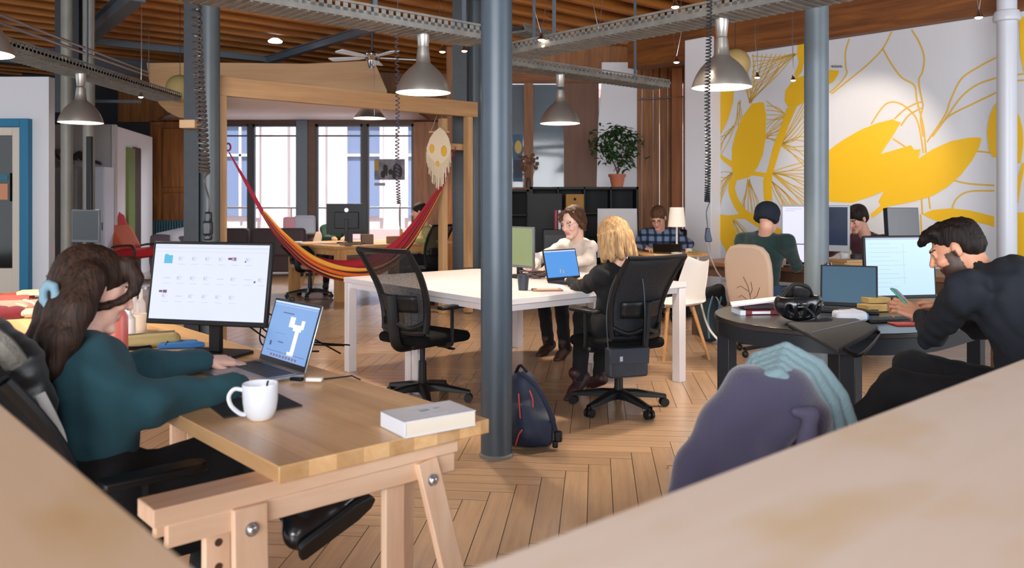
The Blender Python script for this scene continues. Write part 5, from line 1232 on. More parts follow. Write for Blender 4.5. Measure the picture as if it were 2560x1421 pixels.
sd_ = SDF(.02); sd_.rbox((0, 0, .028), (.06, .03, .008), .018); sd_.cap((-.06, 0, .02), (.02, .01, .045), .018); sdfobj('pack', [(sd_, .006)], mat('pack_white', '#c9cad2', .5, bump=.5, bscale=40), t)
mb = MB(); mb.box((.065, -.0, .027), (.035, .085, .04)); mb.build('blue_end', mat('pack_blue', '#2f74c0', .4), t, bevel=.01)
mb = MB(); mb.box((.058, -.044, .03), (.015, .002, .014)); mb.build('white_mark', m_cov, t)
t = thing('cardboard_boxes', 'flat tan cardboard packets lying under the pale blue monitor', 'box', G(2190, 778, TH), .2)
mb = MB(); mb.box((0, .0, .02), (.17, .1, .035)).box((.03, .06, .055), (.14, .1, .03)).box((.14, .02, .025), (.1, .08, .05)); mb.build('boxes', mat('tan_card', '#a98a4f', .7, var=.2, vscale=12), t, bevel=.003)
t = thing('keyboard', 'flat black keyboard at the near edge of the black table before the monitor', 'keyboard', G(2225, 803, TH), math.radians(12))
mb = MB(); mb.box((0, 0, .007), (.3, .11, .012)); mb.build('tray', m_bezel, t, bevel=.003)
mb = MB()
for i in range(13):
    for j in range(4): mb.box((-.135+i*.0225, -.036+j*.024, .0145), (.018, .019, .003))
mb.build('keys', mat('keys_grey', '#26282c', .6), t)
mb = MB(); mb.box((0, 0, .004), (.13, .09, .007)); o = mb.build('red_notebook', mat('red_cover', '#b5392f', .6), bevel=.002); o.location = G(2262, 812, TH); o.rotation_euler = (0, 0, .1); tag(o, 'small red notebook on the black table beside the keyboard', 'notebook')

# ---- jacket and scarf over a chair in the right foreground
YJ = 2.0
t = thing('wooden_chair', 'chair in the right foreground, its back hidden under a purple jacket', 'chair', (.64, 2.27, 0), math.radians(93))
mb = MB(); mb.box((.0, 0, .45), (.4, .42, .03)); mb.build('seat', m_pine, t, bevel=.01)
for (x, y) in ((.17, .18), (.17, -.18), (-.17, .18), (-.17, -.18)): mb = MB(); mb.cyl((x, y, 0), (x*.95, y*.95, .44), .015, .019); mb.build('leg', m_pinez, t)
for y in (-.15, .15): mb = MB(); mb.cyl((-.17, y, .46), (-.22, y*.8, .86), .014); mb.build('back_post', m_pinez, t)
mb = MB(); mb.tube(bez([V((-.21, -.12, .83)), V((-.23, 0, .85)), V((-.21, .12, .83))], 8), .018, flat=1.6); mb.build('back_rail', m_pine, t)
jk = thing('jacket', 'purple grey felt jacket thrown over a chair back in the right foreground', 'jacket', (.6, YJ, .6))
sd_ = SDF(.05)
J = lambda px, py, y=YJ: tuple(P(px, py, y))
sd_.chain([J(1880, 985), J(1800, 1070), J(1745, 1170), J(1715, 1260, 1.97)], [.058, .05, .045, .05]); sd_.chain([J(1880, 990), J(1960, 985), J(2030, 1040)], [.058, .06, .045])
sd_.chain([J(1900, 1040, 2.03), J(1860, 1200, 2.03), J(1840, 1400, 2.03)], [.085, .10, .10]); sd_.chain([J(2000, 1060, 2.04), J(1990, 1250, 2.04), J(1960, 1450, 2.04)], [.06, .07, .08])
sd_.chain([J(1990, 1030, 1.95), J(1935, 1120, 1.93), J(1915, 1240, 1.93)], [.03, .028, .03], k=.02)
sd_.disp = lambda X, Y, Z: .006*np.sin(26*X+9*Z+2*np.sin(14*Z))*np.sin(7*Z+11*X+1)
sdfobj('cloth', [(sd_, .009)], mat('purple_felt', '#3d3950', .95, bump=.25, bscale=160, sheen=.4), jk, relto=(.6, YJ, .6), smooth=2)
sd_ = SDF(.02); sd_.chain([J(1990, 1030, 1.9), J(2030, 1035, 1.9), J(2020, 1090, 1.9), J(1985, 1200, 1.9)], [.012, .014, .018, .02]); sdfobj('lapel', [(sd_, .006)], mat('purple_felt2', '#4e4960', .95, bump=.2, bscale=160), jk, relto=(.6, YJ, .6))
sc_ = thing('scarf', 'light teal knitted scarf looped over the purple jacket', 'scarf', (.72, YJ, .85))
sd_ = SDF(.003)
for k in range(5):
    f = k/4; dy = -.035+k*.02; L_ = lambda a, b: a+(b-a)*f
    ip = [(1890, 985), (1905, 948), (1945, 935), (1985, 975), (2008, 1050), (2015, 1130), (2020, 1260)]
    op = [(1852, 950), (1890, 895), (1965, 872), (2045, 915), (2100, 990), (2128, 1070), (2140, 1220)]
    sd_.chain([tuple(P(L_(a[0], b[0]), L_(a[1], b[1]), YJ+dy)) for a, b in zip(ip, op)], [.013, .0145, .0165, .018, .0195, .02, .02])
sd_.disp = lambda X, Y, Z: .0012*np.sin(420*X)*np.sin(420*Z)
sdfobj('knit', [(sd_, .005)], mat('teal_wool', '#70888f', .95, bump=.5, bscale=130, sheen=.1), sc_, relto=(.72, YJ, .85))
# ============================================================ BACKGROUND FURNITURE
def at(px, y, z=0): return V(((px-CX)/F*y, y, z))
# ---- table in the balcony room
m_tk = wood('honey_table_wood', '#c08c54', '#dcae76', 0, .5, .45); m_tkz = wood('honey_leg_wood', '#b5814c', '#d6a56c', 2, .5, .45)
T0 = V((-2.29, 10.95, 0))
t = thing('table', 'large honey-coloured wooden table by the windows with a black monitor on it', 'table', T0, AV)
mb = MB(); mb.box((.95, .72, TH-.02), (1.95, 1.44, .04)); mb.build('tabletop', m_tk, t, bevel=.006)
mb = MB(); mb.box((.95, .05, TH-.08), (1.75, .03, .09)).box((.95, 1.39, TH-.08), (1.75, .03, .09)).box((.05, .72, TH-.08), (.03, 1.3, .09)).box((1.85, .72, TH-.08), (.03, 1.3, .09)); mb.build('apron', m_tk, t)
for (x, y) in ((.1, .08), (.1, 1.36), (1.8, .08), (1.8, 1.36)): mb = MB(); mb.box((x, y, (TH-.04)/2), (.14, .1, TH-.04)); mb.build('leg', m_tkz, t, bevel=.006)
monitor('black back of a monitor on the honey-coloured table before the windows', (867-CX)/F*11.9, 11.9, PI+.08, .57, .43, .865, s_dark, back=m_bezel)
hpm = [o for o in bpy.data.objects if o.get('label', '').startswith('black back of a monitor')][0]
mb = MB(); mb.cyl((0, .043, .865-TH+.34), (0, .046, .865-TH+.34), .03); mb.build('round_logo', m_silver, hpm)
rr = random.Random(21)
for (nm, cat, lab, px, y, w, h, c, dz) in (('book', 'book', 'stack of flat brown books on the honey table in front of the black monitor', 880, 11.35, .28, .045, '#8a6e55', 0), ('box', 'box', 'small cardboard box right of the black monitor on the honey table', 918, 11.6, .16, .13, '#7a624c', 0), ('speaker', 'speaker', 'small dark desk speaker beside the foot of the black monitor', 875, 11.2, .06, .15, '#2c2a2e', .045), ('paper_pile', 'paper', 'pile of white papers at the left of the honey table', 735, 11.8, .4, .02, '#dfe0e8', 0), ('wooden_block', 'box', 'tilted brown wooden block at the right of the honey table', 985, 11.7, .2, .1, '#9a6a48', 0), ('bottle', 'bottle', 'yellow bottle standing at the right end of the honey table', 1004, 11.8, .05, .2, '#d9a94c', 0)):
    q = at(px, y, TH+dz); mb = MB()
    if nm == 'bottle': mb.lathe([(0, 0), (.03, 0), (.03, .13), (.012, .17), (.012, .2), (0, .2)])
    elif nm == 'book':
        for k in range(3): mb.box((rr.uniform(-.02, .02), 0, .008+k*.015), (w-k*.03, .18, .013), rotm(k*.15))
    elif nm == 'paper_pile':
        for k in range(4): mb.box((rr.uniform(-.03, .03), rr.uniform(-.03, .03), .003+k*.005), (w*.5, .3, .004), rotm(rr.uniform(-.3, .3)))
    else: mb.box((0, 0, h/2), (w, .12, h), rotm(.3)); mb.box((0, 0, h+.002), (w*.9, .1, .004), rotm(.3))
    o = mb.build(nm, mat(nm+c, c, .6), bevel=.003); o.location = q; tag(o, lab, cat)
# cream shell chair seen above the table
def shell_chair(label, x, y, rz, m, legs='wood', h=.82):
    t = thing('shell_chair', label, 'chair', (x, y, 0), rz)
    rows = []
    for i in range(13):
        v = i/12; row = []
        for k in range(9):
            u = k/4-1; w = .2+.03*math.sin(v*PI)
            if v < .5: X_ = .22-.42*(v/.5); Z_ = .45-.02*math.sin(v*2*PI)+.03*u*u*v
            else: s_ = (v-.5)/.5; X_ = -.2-.1*s_; Z_ = .45+(h-.45)*s_; w = .23-.06*s_**2
            row.append(V((X_+.05*u*u*(1 if v > .5 else 0), u*w, Z_+.04*u*u)))
        rows.append(row)
    mb = MB(); mb.sheet(rows); mb.build('shell', m, t, solid=.012, subsurf=1, sharp=180)
    if legs == 'wood':
        for (a, b) in ((1, 1), (1, -1), (-1, 1), (-1, -1)): mb = MB(); mb.cyl((a*.12, b*.12, .44), (a*.22, b*.22, 0), .017, .012); mb.build('leg', m_tkz, t)
        mb = MB(); mb.tube([(.13, .13, .36), (-.13, -.13, .36)], .005).tube([(-.13, .13, .36), (.13, -.13, .36)], .005); mb.build('wire_brace', m_bezel, t)
    return t
m_shellw = mat('shell_white', '#e3e0e2', .35)
shell_chair('cream shell chair behind the honey table, left of the black monitor', *(at(800, 13.0)[:2]), math.radians(-100), mat('shell_cream', '#cdb59a', .5))
shell_chair('white shell chair with wooden legs beyond the white table, near the brown desk leg', *(at(1682, 7.2)[:2]), math.radians(200), m_shellw)
# sofa
t = thing('sofa', 'dark brown sofa under the balcony windows with cushions on it', 'sofa', at(640, 15.2), 0)
mb = MB(); mb.box((0, 0, .22), (2.1, .8, .3)); [mb.cyl((a, b, 0), (a, b, .1), .03) for a in (-.9, .9) for b in (-.3, .3)]; mb.build('base', mat('sofa_brown', '#3d3236', .85, bump=.2, bscale=80), t, bevel=.04, bseg=3)
for x in (-.5, .5): mb = MB(); mb.box((x, -.33, .6), (.95, .2, .5)); mb.build('back_cushion', M_.setdefault('sb', mat('sofa_brown2', '#453a3f', .85, bump=.2, bscale=80)), t, bevel=.06, bseg=3)
for x in (-1.1, 1.1): mb = MB(); mb.box((x, 0, .36), (.2, .82, .6)); mb.build('arm', M_['sb'], t, bevel=.05, bseg=3)
def cushion(label, loc, r, c, rz=0):
    sd_ = SDF(.02); sd_.rbox((0, 0, 0), (r*.7, r*.12, r*.6), r*.25, R=np.array(rotm(rz))); o = sdfobj('cushion', [(sd_, .02)], mat('cush'+c, c, .85), smooth=2); o.location = loc; tag(o, label, 'cushion'); return o
cushion('pink cushion on the dark brown sofa', at(728, 14.95, .92), .15, '#e8a9b4')
cushion('pale blue grey cushion at the right end of the dark brown sofa', at(762, 15.0, .9), .2, '#b9c2d6', .3)
# radiator
q = at(428, 16.6); t = thing('radiator', 'teal grey cast iron radiator before the wood panelled wall', 'radiator', q)
mb = MB()
for i in range(13): mb.box((-.32+i*.053, 0, .52), (.04, .14, .82))
mb.build('ribs', mat('radiator_teal', '#3c6472', .45), t, bevel=.015)
mb = MB(); mb.cyl((-.34, 0, .1), (.34, 0, .1), .025).cyl((-.34, 0, .92), (.34, 0, .92), .025).box((0, 0, .05), (.5, .1, .1)); mb.build('pipes', M_.setdefault('rp', mat('radiator_teal2', '#3c6472', .45)), t)
# white folded blanket on dark armchair in front
t = thing('armchair', 'dark armchair with a white cover left of the dark stanchion', 'armchair', at(440, 14.2))
sd_ = SDF(.05); sd_.rbox((0, 0, .3), (.25, .25, .16), .08); sd_.rbox((-.0, -.25, .52), (.26, .03, .2), .06); sdfobj('body', [(sd_, .03)], mat('grey_arm', '#6a5f66', .85), t, smooth=2)
sd_ = SDF(.05); sd_.cap((-.22, -.2, .74), (.24, -.24, .80), .06, .1); sd_.cap((.1, -.28, .7), (.24, -.3, .5), .09, .09); sdfobj('white_cover', [(sd_, .02)], mat('cover_white', '#dfe3ee', .7), t, smooth=2)
# red reclining armchair
q = at(325, 13.6); t = thing('recliner_chair', 'red cushioned reclining armchair with wooden frame at left', 'armchair', q, math.radians(-22))
m_red = mat('red_cushion', '#c3202a', .7, bump=.3, bscale=30); m_rorg = mat('orange_cushion', '#c85a34', .7, bump=.3, bscale=30)
sd_ = SDF(.03); sd_.rbox((-.32, 0, .78), (.03, .22, .3), .05, R=np.array(Matrix.Rotation(-.42, 3, 'Y'))); sd_.cap((-.47, -.15, 1.1), (-.47, .15, 1.1), .08); sdfobj('back_cushion', [(sd_, .02)], m_red, t, smooth=2)
sd_ = SDF(.03); sd_.rbox((.06, 0, .47), (.26, .22, .03), .05, R=np.array(Matrix.Rotation(-.15, 3, 'Y'))); sdfobj('seat_cushion', [(sd_, .02)], m_red, t, smooth=2)
sd_ = SDF(.03); sd_.rbox((-.14, -.02, .72), (.04, .18, .18), .05, R=np.array(Matrix.Rotation(-.6, 3, 'Y'))); sdfobj('loose_cushion', [(sd_, .02)], m_rorg, t, smooth=2)
m_dkw = mat('dark_wood_frame', '#3a2018', .5)
for s in (-1, 1):
    mb = MB(); mb.tube(bez([V((-.5, s*.29, 1.0)), V((-.3, s*.29, .6)), V((.1, s*.29, .62)), V((.38, s*.29, .6)), V((.36, s*.29, .3)), V((.3, s*.29, .05)), V((-.4, s*.29, .03))], 6), .022, flat=.6); mb.build('side_frame', m_dkw, t)
mb = MB(); mb.cyl((-.3, -.29, .04), (-.3, .29, .04), .018).cyl((.3, -.29, .04), (.3, .29, .04), .018); mb.build('cross_bar', m_chrome, t)
o = MB().cyl((0, 0, .0), (0, 0, .02), .3); 
o = o.build('chrome_floor_ring', m_chrome); o.location = at(352, 13.0, .0); tag(o, 'flat chrome round base plate on the floor by the red recliner', 'base')
# grey dark monitor behind the head of the woman
monitor('switched-off dark monitor behind the head of the woman in teal', (215-CX)/F*6.9, 6.9, math.radians(-14), .27, .27, 1.0, mat('screen_off', '#2d3032', .2), m=mat('grey_bezel', '#565a5e', .4), desk=0)
ds = thing('low_cabinet', 'grey cabinet carrying the switched-off monitor behind the woman in teal', 'cabinet', at(212, 6.95), math.radians(-14))
mb = MB(); mb.box((0, 0, .37), (.36, .4, .7)); mb.build('body', mat('cab_grey', '#8c8a88', .6), ds, bevel=.005); mb = MB(); mb.box((0, -.205, .4), (.32, .01, .55)); mb.build('door', mat('cab_door', '#94928f', .5), ds)
mb = MB(); mb.box((0, 0, .73), (.38, .42, .02)); mb.build('top', mat('cab_top', '#7c7a78', .5), ds)
for o in bpy.data.objects:
    if o.get('label', '').startswith('switched-off'): o.location.z = .74; [setattr(c, 'location', V((0, 0, -.74))) for c in o.children if c.name.split('.')[0] in ('housing', 'screen')]
# grey storage lockers between the cabins + frames
for k, (a, b, c, l) in enumerate(((126, 148, '#a3a1a2', 'left'), (182, 204, '#9d9b9a', 'middle'), (238, 274, '#d7deee', 'right pale'))):
    y = 13.3; t = thing('tall_cabinet', l+' tall flat cabinet behind the twin pipe columns', 'cabinet', at((a+b)/2, y))
    w = (b-a)/F*y; h = CH-((420 if k < 2 else 418)-YH)/F*y
    mb = MB(); mb.box((0, 0, h/2), (w, .3, h)); mb.build('carcass', mat('locker'+c, c, .5), t, bevel=.006)
    mb = MB(); mb.box((0, -.155, h/2), (w-.03, .012, h-.06)); mb.build('door', mat('lockerd'+c, c, .45), t, bevel=.004)
    mb = MB(); mb.box((w*.38, -.17, h*.5), (.015, .02, .12)); mb.build('handle', m_chrome, t)
t = thing('wall_relief', 'dark organic decorative panel on the grey wall behind the twin pipe columns', 'artwork', at(190, 13.45, CH-(392-YH)/F*13.45))
mb = MB(); rr = random.Random(8)
for i in range(14): mb.sph((rr.uniform(-.4, .45), -.02, rr.uniform(-.12, .1)), (rr.uniform(.04, .1), .02, rr.uniform(.025, .06)), seg=12, rot=Matrix.Rotation(rr.uniform(-1, 1), 3, 'Y'))
mb.build('leaf_shapes', mat('relief_brown', '#3f3434', .7), t)
mb = MB(); mb.box((-.5, 0, .0), (.09, .05, .32)); o = mb.build('wooden_picture', m_oldwood); o.location = at(205, 13.42, CH-(390-YH)/F*13.4); tag(o, 'narrow brown wooden picture on the wall left of the dark decorative panel', 'picture')
# ---- black cube shelf with boxes and plant
YS = 12.6
def cube_shelf(label, px0, px1, top_py, cols, rows, y=YS):
    x0, x1 = at(px0, y).x, at(px1, y).x; H = CH-(top_py-YH)/F*y; w = x1-x0
    t = thing('cube_shelf', label, 'shelf', ((x0+x1)/2, y, 0)); th = .035
    mb = MB(); mb.box((0, .19, H/2), (w, .012, H)); mb.build('back_panel', mat('shelf_back', '#070708', .7), t)
    mb = MB()
    for i in range(cols+1): mb.box((-w/2+th/2+i*(w-th)/cols, 0, H/2), (th if i in (0, cols) else .018, .38, H))
    for j in range(rows+1): mb.box((0, 0, th/2+j*(H-th)/rows), (w, .38, th if j in (0, rows) else .018))
    mb.build('carcass', mat('shelf_black', '#0e0d0e', .5, spec=.3), t); return t, x0, x1, H
sh, x0, x1, HS = cube_shelf('black cube shelf unit behind the people, potted tree standing on top', 1325, 1592, 468, 4, 4)
cube_shelf('lower black shelf unit just right of the centre column', 1215, 1322, 474, 2, 4, 12.75)
mb = MB(); mb.box((0, 0, 0), (.62, .012, 1.5)); 
o = MB().box((0, 0, .72), (.5, .02, 1.44)).build('black_panel', mat('black_panel', '#0a0a0a', .6)); o.location = at(1362, 12.3, 0); tag(o, 'tall matt black panel standing in front of the cube shelf', 'panel')
cw = (x1-x0)/4
def cell(i, j): return V((x0+cw*(i+.5), YS-.02, .03+(HS-.035)/4*j))
for (i, j, l) in ((1, 3, 'woven straw storage box in the top row of the black cube shelf'), (1, 2, 'straw storage box in the second row of the black cube shelf, below another')):
    q = cell(i, j)+V((.05, -.15, .0)); t = thing('storage_box', l, 'box', q)
    mb = MB(); mb.box((0, 0, .14), (cw*.66, .3, .27)); mb.build('box_body', mat('straw', '#a5793f', .8, bump=.4, bscale=60, stretch=(1, 1, 6), var=.2, vscale=20), t, bevel=.01)
    mb = MB(); mb.cyl((0, -.151, .2), (0, -.156, .2), .02); mb.build('grip_hole', mat('hole_black', '#1a120a', .9), t)
# ficus in terracotta pot
q = V((at(1543, YS).x, YS, HS)); t = thing('potted_tree', 'small leafy ficus tree in a terracotta pot on top of the black shelf', 'plant', q)
mb = MB(); mb.lathe([(0, 0), (.085, 0), (.115, .15), (.13, .15), (.135, .195), (.12, .195), (.11, .16), (0, .16)], seg=36); mb.build('pot', mat('terracotta', '#b8694a', .75, var=.1), t)
mb = MB(); tr = [bez([V((0, 0, .15)), V((.02, 0, .3)), V((-.01, 0, .45)), V((0, 0, .6))], 5), bez([V((0.01, 0, .2)), V((-.05, 0, .36)), V((-.14, .02, .52)), V((-.25, 0, .66))], 5), bez([V((0, 0, .28)), V((.08, -.02, .44)), V((.18, 0, .6)), V((.26, 0, .7))], 5)]
for p in tr: mb.tube(p, [.012-.007*i/len(p) for i in range(len(p))])
mb.build('trunk', mat('bark', '#4b3a2c', .8), t)
bm = bmesh.new(); rr = random.Random(12)
for i in range(640):
    c_ = rr.choice([(0, 0, .72, .3, .2), (-.22, 0, .66, .22, .2), (.22, 0, .68, .2, .22), (-.1, 0, .5, .2, .14), (.0, 0, .85, .18, .1), (.12, 0, .42, .12, .16)])
    p = V((c_[0]+rr.gauss(0, .45)*c_[3], rr.gauss(0, .45)*.2, c_[2]+rr.gauss(0, .45)*c_[4]))
    L_ = rr.uniform(.07, .13); w = L_*.36; R = Euler((rr.uniform(-1.2, .4), rr.uniform(-.8, .8), rr.uniform(0, 6.28))).to_matrix()
    vs = [bm.verts.new(p+R @ V(c)) for c in ((0, 0, 0), (w/2, L_*.35, .006), (w*.35, L_*.7, .004), (0, L_, -.006), (-w*.35, L_*.7, .004), (-w/2, L_*.35, .006))]; bm.faces.new(vs)
mbx = MB(); mbx.bm.free(); mbx.bm = bm; mbx.build('foliage', mat('ficus_leaf', '#2c4a24', .35, var=.35, vscale=9), t)
# dried flowers
q = V((at(1321, 12.5).x, 12.5, HS+.0)); t = thing('dried_bouquet', 'brown dried flower bouquet hanging in front of the glass, right of the centre column', 'flowers', (q.x, 12.5, HS-.02))
mb = MB(); rr = random.Random(6)
for i in range(22):
    e = V((rr.gauss(0, .09), rr.gauss(0, .05), rr.uniform(.25, .5))); mb.tube([V((0, 0, 0)), e*.6+V((0, 0, .02)), e], .003, seg=4); mb.sph(e, (rr.uniform(.015, .035),)*3, seg=7)
mb.build('stems', mat('dried_brown', '#6b4a3c', .9, bump=.4), t)
mb = MB(); mb.lathe([(0, 0), (.04, 0), (.045, .08), (.02, .16), (.018, .16), (.03, .02), (0, .02)]); mb.build('vase', mat('vase_dark', '#3b2c2a', .5), t)
# colourful poster on the glass
q = P(1294, 395, 13.9); t = thing('wall_poster', 'narrow blue and yellow poster on the glass wall right of the centre column', 'poster', q)
mb = MB(); mb.box((0, 0, 0), (.16, .01, .78)); mb.build('sheet', mat('poster_blue', '#2f5674', .5, var=.3, vscale=7), t); mb = MB(); mb.sph((.01, -.006, .18), (.06, .004, .11), seg=14); mb.build('yellow_shape', mat('poster_yel', '#cfae58', .5), t); mb = MB(); mb.box((0, -.006, -.18), (.13, .004, .3)); mb.build('dark_shape', mat('poster_ink', '#1f2a44', .5), t)
# leaning white board
t = thing('board', 'blank grey-white board leaning behind the blonde woman', 'board', at(1544, 10.6), -.05)
mb = MB(); mb.prism([(-.255, 0), (.255, 0), (.245, .62), (-.25, .62)], (0, 0, .62), (1, 0, 0), V((0, .06, 1)).normalized(), .012); mb.build('panel', mat('board_white', '#b9b5b6', .5), t)
for s in (-1, 1): mb = MB(); mb.bar((s*.2, .02, 0), (s*.2, .05, 1.2), .03, .02); mb.build('leg', m_bezel, t)
# books red stripes behind cream sweater
for k, (dx, c, l) in enumerate(((0, '#a33a44', 'red'), (.05, '#d8d2da', 'white'), (.095, '#7d3550', 'purple'))):
    o = MB().box((0, 0, .13), (.035, .16, .26)).build('book', mat('rb'+c, c, .6), bevel=.003); o.location = (at(1389, 11.4).x+dx, 11.4, .95); tag(o, l+' upright book on the low black cabinet behind the person in cream', 'book')
t = thing('low_cabinet', 'low black cabinet carrying three upright books behind the person in cream', 'cabinet', (at(1394, 11.4).x+.05, 11.45, 0)); mb = MB(); mb.box((0, 0, .475), (.5, .35, .95)); mb.build('body', mat('lowcab', '#141314', .5), t, bevel=.006)
mb = MB(); mb.box((0, -.18, .45), (.46, .01, .85)); mb.build('door', mat('lowcab2', '#19181a', .4), t)
# ---- brown desk in two parts: tan end and dark run
m_walnut = wood('walnut_desk', '#5d3a22', '#8a5c3a', 0, .5, .4); m_walz = wood('walnut_leg', '#3f2718', '#5e3d26', 2, .5, .5)
D0 = V((1.83, 8.33, 0)); AD = ang(-U)
t = thing('desk', 'long dark brown desk before the mural carrying the monitors', 'desk', D0, AD)     # local x along -U, local y along VV
mb = MB(); mb.box((1.35, .4, TH-.02), (2.9, .82, .04)); mb.build('desktop', m_walnut, t, bevel=.004)
mb = MB(); mb.box((1.35, .04, TH-.09), (2.7, .025, .10)).box((1.35, .77, TH-.09), (2.7, .025, .10)); mb.build('apron', m_walz, t)
for (x, y) in ((-.02, .07), (-.02, .73), (2.72, .07), (2.72, .73)): mb = MB(); mb.box((x, y, (TH-.04)/2), (.1, .1, TH-.04)); mb.build('leg', m_walz, t, bevel=.005)
P0 = at(1690, 9.3)
t = thing('desk', 'small light wooden desk end with the white lamp and the plaid-shirted man behind', 'desk', P0, 0)
mb = MB(); mb.prism([(-.4, -.05), (-.3, -.3), (.05, -.36), (.3, -.26), (.34, .0), (.3, .45), (-.4, .45)], (0, 0, TH-.0+.012), (1, 0, 0), (0, 1, 0), .03); mb.build('desktop', m_tk, t, bevel=.006)
for (x, y) in ((-.3, -.1), (-.3, .35), (.2, .35)): mb = MB(); mb.cyl((x, y, 0), (x, y, TH), .022); mb.build('leg', m_bezel, t)
# table lamp
t = thing('table_lamp', 'white table lamp with a plain cylindrical shade on the light desk end', 'lamp', at(1692, 9.1, TH+.028))
mb = MB(); mb.lathe([(0, 0), (.06, 0), (.06, .012), (.012, .02), (.01, .3), (0, .3)]); mb.build('base', mat('lamp_white', '#d8d2ca', .4), t)
mb = MB(); mb.lathe([(.095, .29), (.075, .5), (.072, .5), (.092, .29)], seg=36); mb.build('lamp_shade', mat('shade_cream', '#efe2d2', .8, emit='#ffe9cf', estr=.12), t)
laptop('black laptop the plaid-shirted man is typing on', (1668-CX)/F*9.12, 9.12, math.radians(165), .3, .2, math.radians(40), s_dark, m=m_bezel, desk=TH+.028, hh=.12)
o = MB().lathe([(0, 0), (.035, 0), (.04, .05), (.036, .05), (.03, .006), (0, .006)]).build('teacup', mat('cup_white', '#d6cbc0', .3)); o.location = at(1722, 9.15, TH+.028); tag(o, 'small pale cup right of the white table lamp', 'cup')
t = thing('snack_plate', 'wooden board with food bits at the right end of the light desk', 'plate', at(1735, 9.0, TH+.028)); mb = MB(); mb.lathe([(0, 0), (.085, 0), (.095, .012), (0, .012)]); mb.build('board', m_tk, t)
mb = MB(); rr = random.Random(1)
for i in range(9): mb.sph((rr.uniform(-.06, .06), rr.uniform(-.05, .05), .02), (.015, .015, .01), seg=8)
mb.build('food', mat('food_green', '#8a8a4c', .7, var=.4, vscale=40), t)
# beige chair of the man in the beanie, branch drawing on its back
BX = at(1925, 7.3)
t = thing('upholstered_chair', 'beige high-backed chair with a branch drawing, on casters, man in beanie seated on it', 'chair', (BX.x, BX.y, 0), AV)
m_bei = mat('beige_cover', '#b8a08c', .8, bump=.1, bscale=200); bm_ = []
pts = []
for (w, z) in ((.19, .42), (.215, .55), (.225, .7), (.22, .82), (.2, .9), (.15, .955), (.08, .975)): pts.append((w, z))
poly = pts+[(-a, b) for a, b in pts[::-1]]
mb = MB(); mb.prism(poly, (-.25, 0, 0), (0, 1, 0), V((-.12, 0, 1)), .06); mb.build('backrest', m_bei, t, bevel=.025, bseg=3)
mb = MB()
for p in [[(-.02, .42), (-.03, .5), (-.01, .62), (.03, .7)], [(-.03, .5), (-.09, .55), (-.12, .62)], [(-.01, .58), (.06, .62), (.1, .6)], [(-.02, .54), (-.05, .6), (-.04, .66)], [(.0, .5), (.06, .54), (.09, .52)]]:
    mb.tube([V((-.25-.12*z-.036, y, z)) for y, z in p], .003, seg=4)
mb.build('branch_drawing', mat('ink_brown', '#6e5344', .8), t)
mb = MB(); mb.box((0, 0, .45), (.44, .44, .08)); mb.build('seat', m_bei, t, bevel=.03, bseg=3)
mb = MB(); mb.cyl((0, 0, .08), (0, 0, .42), .025); mb.build('gas_column', m_cplast, t)
for k in range(5):
    a = 2*PI*k/5+.4; d = V((math.cos(a), math.sin(a), 0)); mb = MB(); mb.bar(V((0, 0, .09)), d*.3+V((0, 0, .075)), .04, .025); b = mb.build('base_leg', m_cplast, t); mb = MB(); e = d*.29; mb.sph((e.x, e.y, .03), (.028, .028, .03)); mb.build('caster', m_cplast, b)
# desk monitors before the mural
s_w2 = scr('screen_white3', '#e6e6ff', .5)
q = at(2037, 8.05); monitor('silver-rimmed monitor half white half navy on the brown desk, behind the grey column', q.x, q.y, AV+PI/2-PI+math.radians(14), .64, .44, .86, s_w2, m=m_silver, bez=.018, chin=.06, content=[('navy_window', scr('screen_navy2', '#2b3b5c', .22), [(.72, .0, 1, 1)]), ('text_bar', s_line, [(.04, .05, .3, .06), (.04, .1, .2, .11)])])
q = at(1996, 7.75); laptop('open laptop with white screen below the silver-rimmed monitor', q.x, q.y, math.radians(-25), .22, .2, .2, s_w2, m=m_bezel)
q = at(2254, 7.35); monitor('dark switched-off monitor tilted on the brown desk in front of the mural', q.x, q.y, math.radians(8), .3, .3, .98, mat('screen_off2', '#37373a', .25), m=m_bezel, tilt=.1, chin=.0, bez=.004, depth=.06)
for k, (px, y, w, h, c, nm, l) in enumerate(((2085, 7.9, .2, .05, '#b98d5c', 'paper_pile', 'pile of tan papers on the brown desk right of the grey column'), (2118, 7.6, .22, .07, '#c49a68', 'parcel', 'flat tan parcel on the brown desk behind the pale blue monitor'), (2082, 7.4, .25, .04, '#a97c4e', 'clipboard', 'brown clipboard at the near edge of the brown desk'), (2110, 8.0, .08, .1, '#d7d7db', 'paper_cup', 'white cup on the brown desk below the silver-rimmed monitor'), (2140, 7.7, .1, .12, '#222226', 'tin', 'black tin on the brown desk beside the tan parcel'))):
    q = at(px, y, TH); mb = MB()
    if nm == 'paper_cup': mb.lathe([(0, 0), (.03, 0), (.04, .1), (.037, .1), (.028, .005), (0, .005)])
    elif nm == 'tin': mb.lathe([(0, 0), (.05, 0), (.05, .1), (.045, .11), (0, .11)])
    else:
        for i in range(3): mb.box((0, 0, h/6+i*h/3), (w-.01*i, .18, h/3-.002), rotm(.2+i*.12))
    o = mb.build(nm, mat('dk'+c, c, .6)); o.location = q; tag(o, l, {'paper_pile': 'paper', 'parcel': 'parcel', 'clipboard': 'clipboard', 'paper_cup': 'cup', 'tin': 'tin'}[nm])
